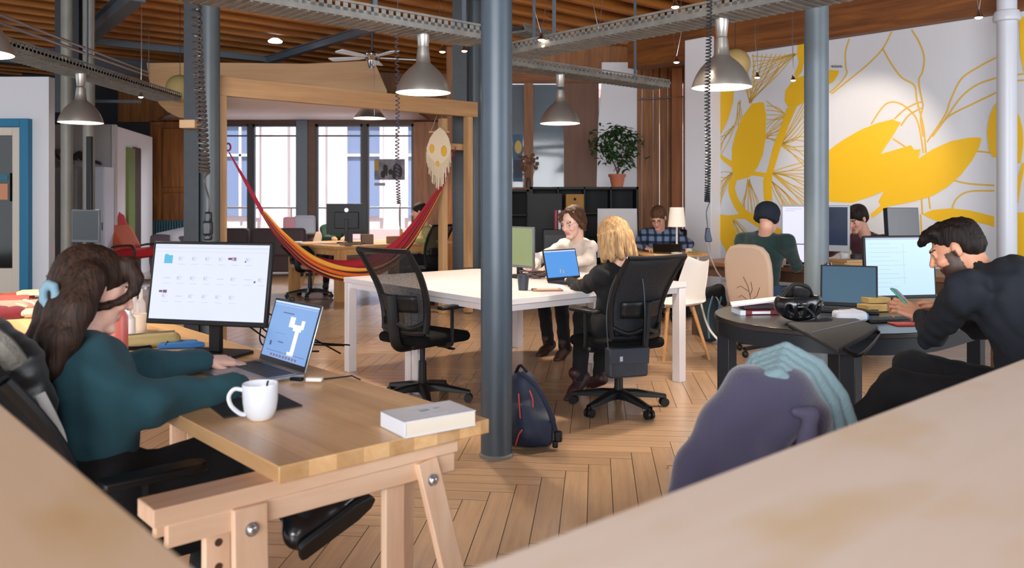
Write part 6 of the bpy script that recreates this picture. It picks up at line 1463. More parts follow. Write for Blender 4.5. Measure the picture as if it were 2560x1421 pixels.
# rucksack under the brown desk
q = at(1775, 7.95); t = thing('backpack', 'dark rucksack with blue-green straps standing on the floor by the brown desk leg', 'backpack', q, .3)
sd_ = SDF(.05); sd_.cap((0, 0, .14), (-.02, 0, .36), .14, .1, sq=((0, 1, 0), .7)); sdfobj('bag_body', [(sd_, .014)], mat('dark_teal_nylon', '#26343c', .7, bump=.2, bscale=40), t, smooth=2)
sd_ = SDF(.03); sd_.cap((-.1, 0, .45), (.08, -.03, .5), .06, .05); sd_.cap((.08, -.03, .5), (.14, -.02, .36), .05, .03); sdfobj('dark_flap', [(sd_, .014)], mat('black_nylon', '#131417', .7), t, smooth=2)
mb = MB(); mb.tube(bez([V((-.04, -.12, .45)), V((-.1, -.14, .28)), V((-.08, -.12, .06))], 8), .018, flat=.4).tube(bez([V((.05, -.12, .44)), V((.0, -.15, .28)), V((.06, -.12, .06))], 8), .018, flat=.4); mb.build('straps', mat('teal_strap', '#5f8aa0', .6), t)
# white cable hanging from the lamp desk to the floor
t = thing('white_cable', 'white power cable drooping from the brown desk edge to the floor', 'cable', at(1748, 7.6, .72))
o_ = V(t.location); mb = MB(); mb.tube([V(q)-o_ for q in bez([P(1766, 600, 5.02), P(1775, 640, 6.2), P(1800, 690, 7.5), P(1850, 735, 7.9)], 8)], .006); mb.build('upper_run', mat('cable_white', '#d9dadd', .5), t)
mb = MB(); mb.tube([V(q)-o_ for q in bez([P(1745, 645, 8.0), P(1745, 700, 7.8), P(1755, 770, 7.4), P(1772, 820, 6.9), P(1795, 850, 6.5)], 8)], .009); mb.build('lower_run', M_.setdefault('cw2', mat('cable_white2', '#d9dadd', .5)), t)
mb = MB(); rr = random.Random(14)
for i in range(7): mb.tube(bez([V((rr.uniform(-.12, .12), 0, rr.uniform(-.05, .05))) for _ in range(4)], 5), .004, seg=5)
o = mb.build('wall_cables', M_['cw2']); o.location = P(1806, 718, 9.3); tag(o, 'tangle of thin white cables against the wall below the brown desk', 'cable')
# fire signs and extinguisher
q = P(1722, 507, 13.885); t = thing('fire_sign', 'small red and white fire point sign on the plank wall', 'sign', q)
mb = MB(); mb.box((0, 0, 0), (.105, .01, .2)); mb.build('plate', mat('sign_red', '#c8232c', .4), t)
mb = MB(); mb.box((-.01, -.006, .04), (.03, .003, .07)).box((.02, -.006, .05), (.018, .003, .03)).box((0, -.006, -.03), (.08, .003, .006)); mb.build('pictogram', m_cov, t); mb = MB(); mb.box((.0, -.006, -.07), (.09, .003, .05)); mb.build('blue_band', mat('sign_blue', '#4a5f9c', .4), t)
t = thing('fire_extinguisher', 'red fire extinguisher on the floor behind the brown desk leg', 'fire extinguisher', at(1714, 12.9))
mb = MB(); mb.lathe([(0, .02), (.075, .02), (.08, .05), (.08, .42), (.05, .48), (.02, .5), (0, .5)]); mb.build('cylinder', mat('ext_red', '#c01c22', .3, coat=.4), t); mb = MB(); mb.box((0, 0, .54), (.05, .03, .05)).tube([(.03, 0, .53), (.1, 0, .45), (.1, 0, .2)], .01); mb.build('valve_hose', m_bezel, t)
mb = MB(); mb.lathe([(.0801, .2), (.0812, .2), (.0812, .33), (.0801, .33)]); mb.build('label_band', m_cov, t)
o = MB().box((0, 0, .0), (.012, .07, .1)).build('fire_extinguisher_stand', m_chrome) if False else None
# small wordmark above the mural leaf
mb = MB()
for i in range(9): p = wproj(842+i*7, 368+(i % 3), .008); mb.box(p, (.012, .012, .02+.01*(i % 2)))
o = mb.build('wordmark', mat('mark_grey', '#8b8a86', .7)); o.parent = wr; o.matrix_parent_inverse = mural.matrix_parent_inverse.copy()
# ============================================================ PEOPLE
m_skin = attrmat('skin', rough=.5, noise=.06, nscale=40, sss=.12, bump=.05)
def cloth(name, c, rough=.9, var=.12, bs=220, sheen=.2, bump=.18): return mat(name, c, rough, var=var, vscale=7, bump=bump, bscale=bs, sheen=sheen)
def hairmat(name, c1, c2, stretch=(60, 60, 5)):
    m = mat(name, c1, .62, var=.3, c2=c2, vscale=1.4, stretch=stretch, bump=.5, bscale=2.2, spec=.22); return m
def frame(fd, roll=0):
    f = V(fd).normalized(); r = f.cross(UP).normalized(); u = r.cross(f)
    if roll: q = Matrix.Rotation(roll, 3, f); r = q @ r; u = q @ u
    return np.array([list(r), list(f), list(u)]).T      # columns right, forward, up
def w_(c, R, p): return np.array(c, float)+R @ np.array(p, float)
def head_sdf(c, R, s=1.0, male=False, beard=False):
    sd_ = SDF(.014*s); L_ = lambda *p: w_(c, R, np.array(p)*s)
    sd_.ell(L_(0, -.018, .035), np.array((.074, .094, .082))*s, R)
    sd_.ell(L_(0, .035, -.02), np.array((.06, .06, .085))*s, R, k=.02*s)
    sd_.ell(L_(0, .045, -.068), np.array((.044 if not male else .05, .045, .042))*s, R, k=.02*s)
    sd_.cap(L_(-.012, .082, -.098), L_(.012, .082, -.098), .016*s, .016*s, k=.015*s)
    sd_.cap(L_(-.034, .086, .028), L_(.034, .086, .028), .012*s, k=.012*s)
    for q in (-1, 1):
        sd_.ell(L_(q*.036, .072, -.025), np.array((.022, .022, .02))*s, R, k=.012*s)
        sd_.ell(L_(q*.031, .103, .008), np.array((.017, .016, .011))*s, R, k=.006*s, cut=True)
        sd_.ell(L_(q*.031, .0835, .007), np.array((.0125, .0125, .0115))*s, R, k=.002)
        sd_.ell(L_(q*.077, -.004, -.002), np.array((.009, .019, .031))*s, R, k=.004)
    sd_.cap(L_(0, .092, .018), L_(0, .115, -.022), .008*s, .0125*s, k=.008*s)
    for q in (-1, 1): sd_.cap(L_(q*.011, .098, -.027), L_(q*.012, .1, -.028), .008*s, k=.005*s)
    sd_.cap(L_(-.018, .092, -.055), L_(.018, .092, -.055), .0065*s, k=.004*s); sd_.cap(L_(-.015, .091, -.066), L_(.015, .091, -.066), .007*s, k=.004*s)
    return sd_
def hand_sdf(wr, d, n, side, s=1.0, curl=.5, spread=.0, thumb=.5):
    """wr wrist; d finger direction; n back-of-hand normal; side +1/-1 = which side the thumb leaves"""
    wr = V(wr); d = V(d).normalized(); n = V(n); n = (n-d*n.dot(d)).normalized(); x = d.cross(n).normalized()*side
    sd_ = SDF(.006*s); P_ = lambda a, b, c: tuple(wr+x*a*s+d*b*s+n*c*s)
    sd_.cap(P_(0, -.045, 0), P_(0, .012, 0), .026*s, .026*s, sq=(tuple(n), .75), k=.014)
    offs = (.03, .01, -.01, -.029); lens = ((.045, .027, .022), (.05, .031, .024), (.046, .028, .023), (.035, .021, .02)); rad = (.0088, .0092, .0088, .0078); kn = (.088, .092, .087, .078)
    for i in range(4):
        sd_.cap(P_(offs[i]*.55, .01, 0), P_(offs[i], kn[i], 0), .015*s, .0115*s, k=.008)
        p = wr+x*offs[i]*s+d*kn[i]*s; a = curl*.6+.05*i
        for j in range(3):
            dirv = (d*math.cos(a)-n*math.sin(a)+x*spread*(1.5-i)*.12).normalized(); q = p+dirv*lens[i][j]*s
            sd_.cap(tuple(p), tuple(q), rad[i]*s*(1-.07*j), rad[i]*s*(.93-.07*j), k=.004); p = q; a += curl
    t0 = P_(.018, .02, -.004); t1 = P_(.045, .048, -.012-.01*thumb); t2 = P_(.052-.012*thumb, .078, -.02-.014*thumb); t3 = P_(.048-.02*thumb, .1, -.024-.02*thumb)
    sd_.cap(t0, t1, .015*s, .012*s, k=.008); sd_.cap(t1, t2, .0115*s, .0098*s, k=.004); sd_.cap(t2, t3, .0098*s, .0075*s, k=.004)
    return sd_
def folds(amp, ph=0, sc=1.0):
    def f(X, Y, Z):
        a = np.sin(sc*(31*X+17*Y)+3*np.sin(sc*13*Z+ph)+ph); b = np.sin(sc*37*Z+2.4*np.sin(sc*(19*X-11*Y)+ph))
        return amp*(.8*a*b+.45*np.sin(sc*(61*Z+40*X)+2*np.sin(sc*23*Y))+.5*(1-2*np.abs(np.sin(sc*(34*X-22*Y+29*Z)+1.7*np.sin(sc*16*Z+ph)))))
    return f
def person(label, pel, fwd, neck, head, face, arms, legs, top, bottom, shoes, skin='#d9a78c', hair=None, hs=1.0, vox=.012, sw=.17, male=False, beard=False,
           lips='#c4807a', roll=0, topfold=.004, hands=True, girth=1.0, collar=None, extras=None, lean=None, bottomfold=.004, handspec=None, sleeve=1.0, hv=None, sh_rad=.062):
    pel = V(pel); neck = V(neck); head = V(head); f = V((fwd[0], fwd[1], 0)).normalized(); r = V((f.y, -f.x, 0))
    t = thing('person', label, 'person', (pel.x, pel.y, 0)); rel = (pel.x, pel.y, 0)
    R = frame(face, roll); near = vox < .011; hvx = .004 if near else .0065
    ax = (neck-pel).normalized(); sq = (tuple(f), .72)
    shd = [neck-UP*.05+r*sw*q for q in (1, -1)]        # right, left
    # ---- body: skin, one object
    hs_ = head_sdf(head, R, hs, male); parts = []
    hs_.cap(tuple(w_(head, R, (0, -.03*hs, -.06*hs))), tuple(neck-UP*.03), .054*hs, .06, k=.02)
    parts.append((hs_, hvx))
    bm0 = pel.lerp(neck, .4)+(V(lean) if lean is not None else V()); bs = SDF(.03); bs.cap(tuple(neck-UP*.08), tuple(bm0), .085*girth, .09*girth, sq=sq); bs.cap(tuple(bm0), tuple(pel), .09*girth, .1*girth, sq=sq)
    bs.cap(tuple(shd[0]), tuple(shd[1]), .04)
    for q, (el, wr, *_) in zip((0, 1), arms): bs.cap(tuple(shd[q]), tuple(el), .04, .034); bs.cap(tuple(el), tuple(wr), .034, .025)
    for q, (kn, an, to) in zip((1, -1), legs): bs.cap(tuple(pel+r*.09*q-UP*.02), tuple(kn), .066, .045); bs.cap(tuple(kn), tuple(an), .045, .032)
    parts.append((bs, .016 if near else .024))
    if hands:
        for q, A in zip((0, 1), arms):
            el, wr, hd, hn = A[:4]; sp = A[4] if len(A) > 4 else {}
            parts.append((hand_sdf(wr, hd, hn, (-1 if q == 0 else 1)*sp.get('flip', 1), s=sp.get('s', .95 if not male else 1.02), curl=sp.get('curl', .45), thumb=sp.get('thumb', .5)), .0032 if near else .0055))
    sk = np.array(lin(skin)[:3]); lp = np.array(lin(lips)[:3]); br = np.array(lin(hair[1] if hair else '#3a2a22')[:3])*.8
    def tint(v):
        L_ = (v-np.array(head)) @ R/hs; c = np.tile(sk, (len(v), 1))
        nearh = np.linalg.norm(L_, axis=1) < .16
        m = nearh & (np.abs(L_[:, 0]) < .024) & (L_[:, 1] > .07) & (L_[:, 2] < -.048) & (L_[:, 2] > -.074); c[m] = lp
        ch = np.exp(-(((np.abs(L_[:, 0])-.04)/.022)**2+((L_[:, 2]+.03)/.022)**2))*(L_[:, 1] > .03)*nearh*.35; c = c*(1-ch[:, None])+ch[:, None]*np.array(lin('#d0806c')[:3])
        e = nearh & (np.abs(np.abs(L_[:, 0])-.033) < .02) & (np.abs(L_[:, 2]-.0295) < .0045) & (L_[:, 1] > .07); c[e] = br
        ey = nearh & (np.hypot(np.abs(L_[:, 0])-.031, (L_[:, 2]-.004)*1.3) < .0075) & (L_[:, 1] > .08); c[ey] = np.array(lin('#2a1c18')[:3])
        if beard:
            b_ = nearh & (L_[:, 1] > .0) & (((L_[:, 2] < -.05) & (L_[:, 2] > -.125)) | ((np.abs(L_[:, 0]) > .04) & (L_[:, 2] < .0) & (L_[:, 2] > -.1) & (L_[:, 1] > .004-.2*L_[:, 2]*0+(-.05-L_[:, 2])*.25))) & ~((np.abs(L_[:, 0]) < .02) & (L_[:, 2] > -.072) & (L_[:, 2] < -.052))
            b_ &= (np.abs(L_[:, 0]) > .0) & ~((L_[:, 2] > -.045) & (L_[:, 1] > .05)); c[b_] = c[b_]*.08+np.array(lin('#1c130f')[:3])*.92
        return c
    sdfobj('body', parts, m_skin, t, tint=tint, relto=rel, smooth=1)
    # ---- top
    ts = SDF(.04); mid = pel.lerp(neck, .38); che = pel.lerp(neck, .72)
    if lean is not None: mid += V(lean); che += V(lean)*.8
    ts.cap(tuple(pel-UP*.02), tuple(mid), .165*girth, .15*girth, sq=sq); ts.cap(tuple(mid), tuple(che), .15*girth, .165*girth, sq=sq); ts.cap(tuple(che), tuple(neck-ax*.075), .16*girth, .1, sq=sq)
    ts.cap(tuple(shd[0]), tuple(shd[1]), sh_rad, k=.05)
    ts.cap(tuple(neck-ax*.06), tuple(neck-ax*.005), .078, .066, k=.02)
    for q, A in zip((0, 1), arms):
        el, wr = V(A[0]), V(A[1]); ts.cap(tuple(shd[q]), tuple(el), sh_rad*.98, .05*sleeve, k=.035); ts.cap(tuple(el), tuple(wr-(wr-el)*.12), .049*sleeve, .035*sleeve, k=.03)
    ts.disp = folds(topfold, ph=pel.x*3)
    # open neck: cut out around the neck line
    nd = V(w_(head, R, (0, -.03*hs, -.06*hs)))-neck
    ts.ell(tuple(neck+nd.normalized()*.03), (.062, .062, .05), k=.01, cut=True)
    tp = sdfobj('top', [(ts, vox)], top, t, relto=rel, smooth=2)
    if hands:
        cs = []
        for q, A in zip((0, 1), arms):
            el, wr = V(A[0]), V(A[1]); d = (wr-el).normalized(); c_ = SDF(.006); c_.cap(tuple(wr-d*.04), tuple(wr-d*.006), .0335, .0325); c_.cap(tuple(wr-d*.022), tuple(wr-d*.020), .035); cs.append((c_, .006 if near else .01))
        sdfobj('cuffs', cs, top, tp, relto=rel)
    # ---- trousers
    ps = SDF(.035); ps.cap(tuple(pel-UP*.0-r*.06), tuple(pel+r*.06), .135*girth, k=.04)
    for q, (kn, an, to) in zip((1, -1), legs):
        kn, an = V(kn), V(an); h = pel+r*.09*q-UP*.02; ps.cap(tuple(h), tuple(kn), .092*girth, .066); ps.cap(tuple(kn), tuple(an), .066, .05)
    ps.disp = folds(bottomfold, ph=1)
    sdfobj('trousers', [(ps, vox*1.15)], bottom, t, relto=rel, smooth=2)
    # ---- shoes
    for (kn, an, to) in legs:
        an, to = V(an), V(to); d = (to-an); dn = d.normalized(); up = (V(kn)-an).normalized(); dn2 = (dn-up*dn.dot(up)); dn2 = dn2.normalized() if dn2.length > .01 else dn; up = (up-dn*up.dot(dn)).normalized()
        s1 = SDF(.02); s1.cap(tuple(an-dn*.02), tuple(an+up*.05), .045, .044); s1.cap(tuple(an-dn*.035-up*.02), tuple(an+dn*.09-up*.03), .043, .044); s1.cap(tuple(an+dn*.09-up*.03), tuple(an+dn*.165-up*.035), .044, .034, sq=(tuple(up), .8))
        s1.plane(tuple(an-up*.075), tuple(-up)); so_ = sdfobj('shoe', [(s1, .007 if near else .012)], shoes, t, relto=rel, smooth=1)
    # ---- hair
    if hair and hair[0]:
        hsd = hair[0](head, R, hs, near); sdfobj('hair', [(hsd, .0055 if near else .009)], hair[2], t, relto=rel, smooth=1)
    if extras: extras(t, head, R, hs, rel)
    return t
def strands(k=1.0, amp=.0022):
    def f(X, Y, Z): return amp*(np.sin(150*k*(X+.3*Z)+4*np.sin(9*Z))*np.sin(140*k*(Y-.2*Z)+3*np.sin(8*Z+2)))+amp*.6*np.sin(310*k*(X+Y)+5*np.sin(7*Z))
    return f
def cap_hair(c, R, s, near, vol=1.0, front=.072, back=-.06, quiff=None):
    """short hair: shell over skull, cut open at the face"""
    h = SDF(.016); L_ = lambda *p: tuple(w_(c, R, np.array(p)*s))
    h.ell(L_(0, -.022, .045), np.array((.083, .1, .083))*s*vol, R); h.ell(L_(0, -.05, .0), np.array((.078, .068, .07))*s*vol, R)
    h.ell(L_(0, .098, -.03), np.array((.085, .07, .075))*s, R, cut=True, k=.012)
    h.ell(L_(0, .03, -.075), np.array((.1, .085, .07))*s, R, cut=True, k=.012)
    for q in (-1, 1): h.ell(L_(q*.085, .005, -.008), np.array((.022, .028, .034))*s, R, cut=True, k=.006)
    if quiff: quiff(h, L_, s)
    h.disp = strands(1, .0025); return h

# 1 ---- woman in teal sweater at the oak desk
def hair_long(c, R, s, near):
    h = SDF(.02); L_ = lambda *p: tuple(w_(c, R, np.array(p)*s)); Wp = lambda px, py, y: tuple(P(px, py, y))
    h.ell(L_(0, -.02, .042), np.array((.081, .1, .083))*s, R); h.ell(L_(0, -.06, .0), np.array((.08, .062, .088))*s, R)
    h.ell(L_(0, .1, -.045), np.array((.07, .075, .092))*s, R, cut=True, k=.012)
    for (o_, d_) in ((0, 0), (26, .05), (-24, .06), (8, .09), (34, -.02)):
        h.chain([Wp(205+o_*.5, 700, 2.36+d_), Wp(158+o_, 775, 2.30+d_), Wp(128+o_, 850, 2.26+d_), Wp(104+o_*.9, 920, 2.24+d_), Wp(92+o_*.6, 975, 2.24+d_)], [.05, .045, .04, .03, .012], k=.016)
    # hair falling along the near cheek in front of the ear
    h.chain([L_(.04, .055, .09), L_(.06, .085, .06), L_(.068, .09, .025), L_(.074, .066, -.01), L_(.08, .03, -.035), L_(.078, -.03, -.055)], [.028, .021, .015, .011, .011, .022], k=.01)
    h.chain([L_(-.05, .06, .08), L_(-.076, .07, .02), L_(-.08, .05, -.05), L_(-.07, .02, -.12)], [.02, .014, .012, .01], k=.01)
    for q in (1,): h.ell(L_(.088, .006, -.012), np.array((.02, .02, .028))*s, R, cut=True, k=.006)
    h.disp = strands(1.1, .0009); return h
def woman_extras(t, head, R, hs, rel):
    q = P(124, 738, 2.28); s_ = SDF(.006)
    for i in range(7): a = 2*PI*i/7; s_.cap((q.x+.018*math.cos(a), q.y, q.z+.03*math.sin(a)), (q.x+.018*math.cos(a+.9), q.y, q.z+.03*math.sin(a+.9)), .011)
    sdfobj('hair_tie', [(s_, .004)], mat('tie_blue', '#67828f', .8), t, relto=rel)
FW = VV
w_face = (VV*.92+V((0, 0, -.34)))
person('person in a teal sweater with long brown hair, typing at the oak desk', (-1.15, 2.28, .56), FW, P(214, 902, 2.36), P(232, 722, 2.42), w_face,
       [((-1.005, 2.31, .79), P(602, 962, 2.60), P(690, 945, 2.78)-P(602, 962, 2.60), V((0, -.1, 1)), dict(curl=.32, s=.98)), ((-1.2, 2.72, .80), P(516, 902, 2.96), P(600, 902, 3.04)-P(516, 902, 2.96), V((0, -.25, 1)), dict(curl=.38, s=1.0))],
       [((-.80, 2.60, .60), P(762, 1305, 2.42), P(762, 1305, 2.42)+P(920, 1275, 2.5)-P(798, 1368, 2.40)), ((-.90, 2.58, .52), (-.86, 2.33, .10), (-.72, 2.42, .06))],
       cloth('teal_sweater', '#1c454f', bs=260, sheen=.03), cloth('black_trousers', '#101116', sheen=0), mat('black_leather', '#14181d', .28, coat=.6, bump=.2, bscale=25),
       skin='#e2b3a0', hair=(hair_long, '#2c1c14', hairmat('hair_dark_brown', '#170f0b', '#38241a')), hs=1.0, vox=.0078, extras=woman_extras, topfold=.0065, sw=.165, sleeve=1.16, girth=1.1, sh_rad=.058)
# laces and sole on her raised boot
o_ = P(762, 1305, 2.42); d = (P(920, 1275, 2.5)-P(798, 1368, 2.40)).normalized(); kn = (V((-.80, 2.60, .60))-o_).normalized()
wom = [o for o in bpy.data.objects if o.name.startswith('person')][0]
shoe = [c for c in wom.children if c.name.startswith('shoe')][0]
mb = MB(); sd_v = d.cross(kn).normalized(); rl_ = V(wom.location); up_ = (kn-d*kn.dot(d)).normalized()
for i in range(5): c_ = o_+d*(.03+i*.022)+up_*(.028-.006*i)-rl_; mb.tube([c_-sd_v*.03, c_+up_*.012, c_+sd_v*.03], .0028)
c_ = o_+d*.03+up_*.05-rl_; mb.tube(bez([c_, c_+sd_v*.02+up_*.04, c_+sd_v*.05+up_*.01], 6), .002).tube(bez([c_, c_-sd_v*.03+up_*.03, c_-sd_v*.05+d*.03], 6), .002)
mb.build('laces', m_bezel, shoe)
mb = MB(); pts = [(-.065, -.03), (-.05, -.04), (.06, -.042), (.13, -.045), (.18, -.03), (.195, 0), (.18, .03), (.13, .045), (.06, .042), (-.05, .04), (-.065, .03)]
mb.prism(pts, o_-(up_*.07)-rl_, d, sd_v, .02); mb.build('sole', mat('sole_black', '#1d2024', .5), shoe, bevel=.004)
# her black quilted jacket on the chair back
jq = thing('quilted_jacket', 'black quilted jacket with white strap hanging over the chair of the woman in teal', 'jacket', P(55, 985, 2.14))
sd_ = SDF(.03); q = V(jq.location); sd_.chain([tuple(P(-40, 850, 2.1)-q), tuple(P(30, 920, 2.12)-q), tuple(P(70, 1010, 2.14)-q), tuple(P(110, 1130, 2.14)-q)], [.07, .075, .065, .05]); sd_.cap(tuple(P(-60, 1000, 2.1)-q), tuple(P(0, 1150, 2.1)-q), .1)
sd_.disp = lambda X, Y, Z: .004*np.abs(np.sin(60*(X+Z)))+.004*np.abs(np.sin(60*(X-Z)))
sdfobj('quilt', [(sd_, .008)], mat('quilt_black', '#15181c', .4, sheen=.2), jq)
mb = MB(); mb.tube([V(p)-q for p in bez([P(100, 985, 2.06), P(128, 1040, 2.06), P(150, 1090, 2.05), P(162, 1150, 2.05)], 6)], .012, flat=.4); mb.build('white_strap', mat('strap_white', '#c9c7c6', .6), jq)
mb = MB(); mb.tube([V(p)-q for p in bez([P(-30, 838, 2.0), P(10, 870, 2.0), P(40, 910, 2.02)], 6)], .028); mb.build('fur_collar', mat('fur_grey', '#6a675f', .95, bump=.8, bscale=60), jq)

# 2 ---- dark haired man in black at the round table
def quiff(h, L_, s):
    h.chain([L_(-.045, .05, .098), L_(-.025, .088, .088), L_(0, .108, .075)], [.02*s, .018*s, .012*s]); h.chain([L_(.045, .05, .098), L_(.025, .09, .09), L_(.01, .112, .078)], [.02*s, .018*s, .012*s]); h.chain([L_(0, .02, .108), L_(0, .075, .102)], [.024*s, .02*s])
def hair_man(c, R, s, near): return cap_hair(c, R, s, near, .955, quiff=quiff)
mf = V((-.80, .50, -.50))
person('bearded person in a black long-sleeved shirt, holding a phone at the round table', (1.86, 2.99, .62), U, P(2462, 688, 3.22), P(2392, 622, 3.28), mf,
       [((2.02, 3.62, .80), P(2352, 772, 3.74), V((-.75, .1, .1)), V((.2, .6, .8)), dict(curl=.75, flip=1)), (P(2330, 838, 3.42), P(2302, 790, 3.62), V((-.6, .55, .35)), V((-.1, -.8, .5)), dict(curl=.75))],
       [((1.66, 3.48, .655), (1.60, 3.72, .25), (1.45, 3.85, .2)), ((1.48, 3.22, .63), (1.22, 3.34, .30), (1.05, 3.45, .22))],
       cloth('black_shirt', '#141a24', sheen=0), cloth('black_jeans', '#0f1116', sheen=0), m_cfab, skin='#c98f70', hair=(hair_man, '#120d0b', hairmat('hair_black', '#0c0908', '#231813')), hs=.94, vox=.0095,
       male=True, beard=True, lips='#a4635a', topfold=.007, sw=.19, girth=1.12, lean=(.06, -.05, .03), sh_rad=.074)
t = thing('phone', 'smartphone in a green case held by the man in the black shirt', 'phone', P(2262, 752, 3.70), .5)
R_ = (Euler((.75, .15, .35)).to_matrix()); mb = MB(); mb.box((0, 0, 0), (.072, .145, .010), R_); mb.build('case', mat('phone_green', '#4f9a8e', .4), t, bevel=.004)
mb = MB(); mb.box(R_ @ V((0, 0, .0056)), (.062, .13, .001), R_); mb.build('screen', mat('phone_screen', '#1a2a30', .1), t)

# 3 ---- blonde woman seen from behind
def hair_bob(c, R, s, near):
    h = SDF(.02); L_ = lambda *p: tuple(w_(c, R, np.array(p)*s))
    h.ell(L_(0, -.02, .04), np.array((.096, .108, .09))*s, R); h.ell(L_(0, -.04, -.01), np.array((.105, .09, .1))*s, R)
    for i in range(9): a = -2.35+i*4.7/8; x = .105*math.sin(a); y = -.035-.085*math.cos(a); h.cap(L_(x*.9, y*.9, .0), L_(x*1.12, y*1.05, -.15+.01*math.sin(i*2)), .034*s, .022*s, k=.012)
    h.ell(L_(0, .115, -.03), np.array((.065, .08, .09))*s, R, cut=True, k=.012); h.disp = strands(1, .003); return h
person('person with blonde bobbed hair in a black jumper, seen from behind at the white table', (CB[0]+.0, CB[1]+.08, .545), V((-.56, .83)), P(1548, 668, 5.42), P(1530, 592, 5.46), V((-.62, .75, -.22)),
       [((.74, 5.84, .80), (.56, 6.05, .775), V((-.5, .85, 0)), UP, {}), ((.455, 5.70, .735), (.415, 5.97, .775), V((.0, 1, 0.02)), UP, dict(curl=.35))],
       [((.66, 5.95, .54), (.62, 5.92, .1), (.55, 6.08, .05)), ((.50, 5.88, .53), (.46, 5.72, .13), (.38, 5.66, .06))],
       cloth('black_jumper', '#0f0f12', sheen=0), cloth('black_trousers2', '#0d0d10', sheen=0), mat('maroon_shoe', '#35191c', .5), skin='#e0ad94', hair=(hair_bob, '#9a7146', hairmat('hair_blonde', '#7a5a3c', '#b8956a')), hs=1.0, vox=.012, sw=.155, topfold=.006)
# 4 ---- person in cream sweater
def glasses(col='#8f8a88'):
    def f(t, head, R, hs, rel):
        mb = MB(); o = V(rel)
        for q in (-1, 1): mb.tube([V(w_(head, R, (q*.032+.021*math.cos(a), .108, .008+.017*math.sin(a))))-o for a in [2*PI*i/16 for i in range(16)]], .0016, seg=5, closed=True); mb.tube([V(w_(head, R, (q*.053, .106, .012)))-o, V(w_(head, R, (q*.077, .0, .01)))-o], .0014, seg=5)
        mb.tube([V(w_(head, R, (-.011, .109, .012)))-o, V(w_(head, R, (.011, .109, .012)))-o], .0016, seg=5); mb.build('glasses', mat('glasses'+col, col, .3, metal=.6), t)
    return f
def hair_wavy(c, R, s, near):
    h = SDF(.018); L_ = lambda *p: tuple(w_(c, R, np.array(p)*s))
    h.ell(L_(0, -.03, .045), np.array((.088, .098, .086))*s, R); h.ell(L_(0, -.055, -.01), np.array((.088, .07, .08))*s, R)
    for q in (-1, 1): h.chain([L_(q*.06, .05, .085), L_(q*.088, .03, .03), L_(q*.092, -.01, -.03), L_(q*.08, -.03, -.07)], [.022, .02, .022, .018])
    h.ell(L_(0, .1, -.012), np.array((.072, .085, .1))*s, R, cut=True, k=.014); h.disp = strands(.8, .004); return h
wc = P(1432, 556, 7.45)
person('person in a cream sweater with short brown hair, looking down at the white table', (.66, 7.62, .55), -VV, (.585, 7.56, .975), wc, V((-.62, -.70, -.32)),
       [((.22, 7.62, .80), (.19, 7.28, .79), V((-.35, -.9, .05)), UP, {}), ((.66, 7.22, .84), (.40, 7.10, .79), V((-.8, -.3, .05)), UP, {})],
       [((.27, 7.45, .54), (.32, 7.35, .085), (.22, 7.22, .045)), ((.42, 7.25, .54), (.45, 7.15, .085), (.36, 7.0, .045))],
       cloth('cream_sweater', '#dccfc4', bs=300), cloth('black_trousers3', '#0e0e11', sheen=0), mat('brown_boots', '#3c2115', .5), skin='#e8bda8', hair=(hair_wavy, '#4a2f20', hairmat('hair_brown', '#3a2418', '#5f402c')), hs=1.12, vox=.013, sw=.16, extras=glasses(), topfold=.005)
# 5 ---- plaid shirt
def plaid():
    m, nt, b = newmat('plaid_flannel'); N = nt.nodes; L = nt.links; tc = N.new('ShaderNodeTexCoord'); sp = N.new('ShaderNodeSeparateXYZ'); L.new(tc.outputs['Object'], sp.inputs[0])
    outs = []
    for ax, sc in (('X', 75), ('Z', 75)):
        mu = N.new('ShaderNodeMath'); mu.operation = 'MULTIPLY'; mu.inputs[1].default_value = sc; L.new(sp.outputs[ax], mu.inputs[0]); sn = N.new('ShaderNodeMath'); sn.operation = 'SINE'; L.new(mu.outputs[0], sn.inputs[0])
        mr = N.new('ShaderNodeMapRange'); mr.inputs['From Min'].default_value = .2; mr.inputs['From Max'].default_value = .6; L.new(sn.outputs[0], mr.inputs[0]); outs.append(mr.outputs[0])
    ad = N.new('ShaderNodeMath'); ad.operation = 'ADD'; L.new(outs[0], ad.inputs[0]); L.new(outs[1], ad.inputs[1]); dv = N.new('ShaderNodeMath'); dv.operation = 'MULTIPLY'; dv.inputs[1].default_value = .5; L.new(ad.outputs[0], dv.inputs[0])
    r = N.new('ShaderNodeValToRGB'); r.color_ramp.elements[0].color = lin('#6f8099'); r.color_ramp.elements[1].color = lin('#101624'); r.color_ramp.elements[1].position = 1; e = r.color_ramp.elements.new(.5); e.color = lin('#24344f'); L.new(dv.outputs[0], r.inputs[0]); L.new(r.outputs[0], b.inputs['Base Color']); b.inputs['Roughness'].default_value = .9; return m
hp = P(1646, 545, 9.6)
person('person in a dark blue plaid shirt typing beside the white table lamp', (1.72, 9.85, .55), V((-.3, -.95)), (1.72, 9.75, 1.0), hp, V((-.35, -.8, -.55)),
       [((1.45, 9.7, .84), (1.52, 9.42, .80), V((.3, -.9, 0)), UP, {}), ((2.03, 9.6, .84), (1.80, 9.38, .80), V((-.4, -.85, 0)), UP, {})],
       [((1.58, 9.45, .5), (1.58, 9.35, .1), (1.55, 9.2, .05)), ((1.78, 9.42, .5), (1.8, 9.32, .1), (1.78, 9.18, .05))],
       plaid(), cloth('dark_jeans', '#1a2030', sheen=0), m_cfab, skin='#dba58d', hair=(lambda c, R, s, n: cap_hair(c, R, s, n, 1.04), '#4c3222', hairmat('hair_short_brown', '#3d281b', '#6b4a33')), hs=1.05, vox=.014, male=True, extras=glasses('#2c2628'), sw=.18)
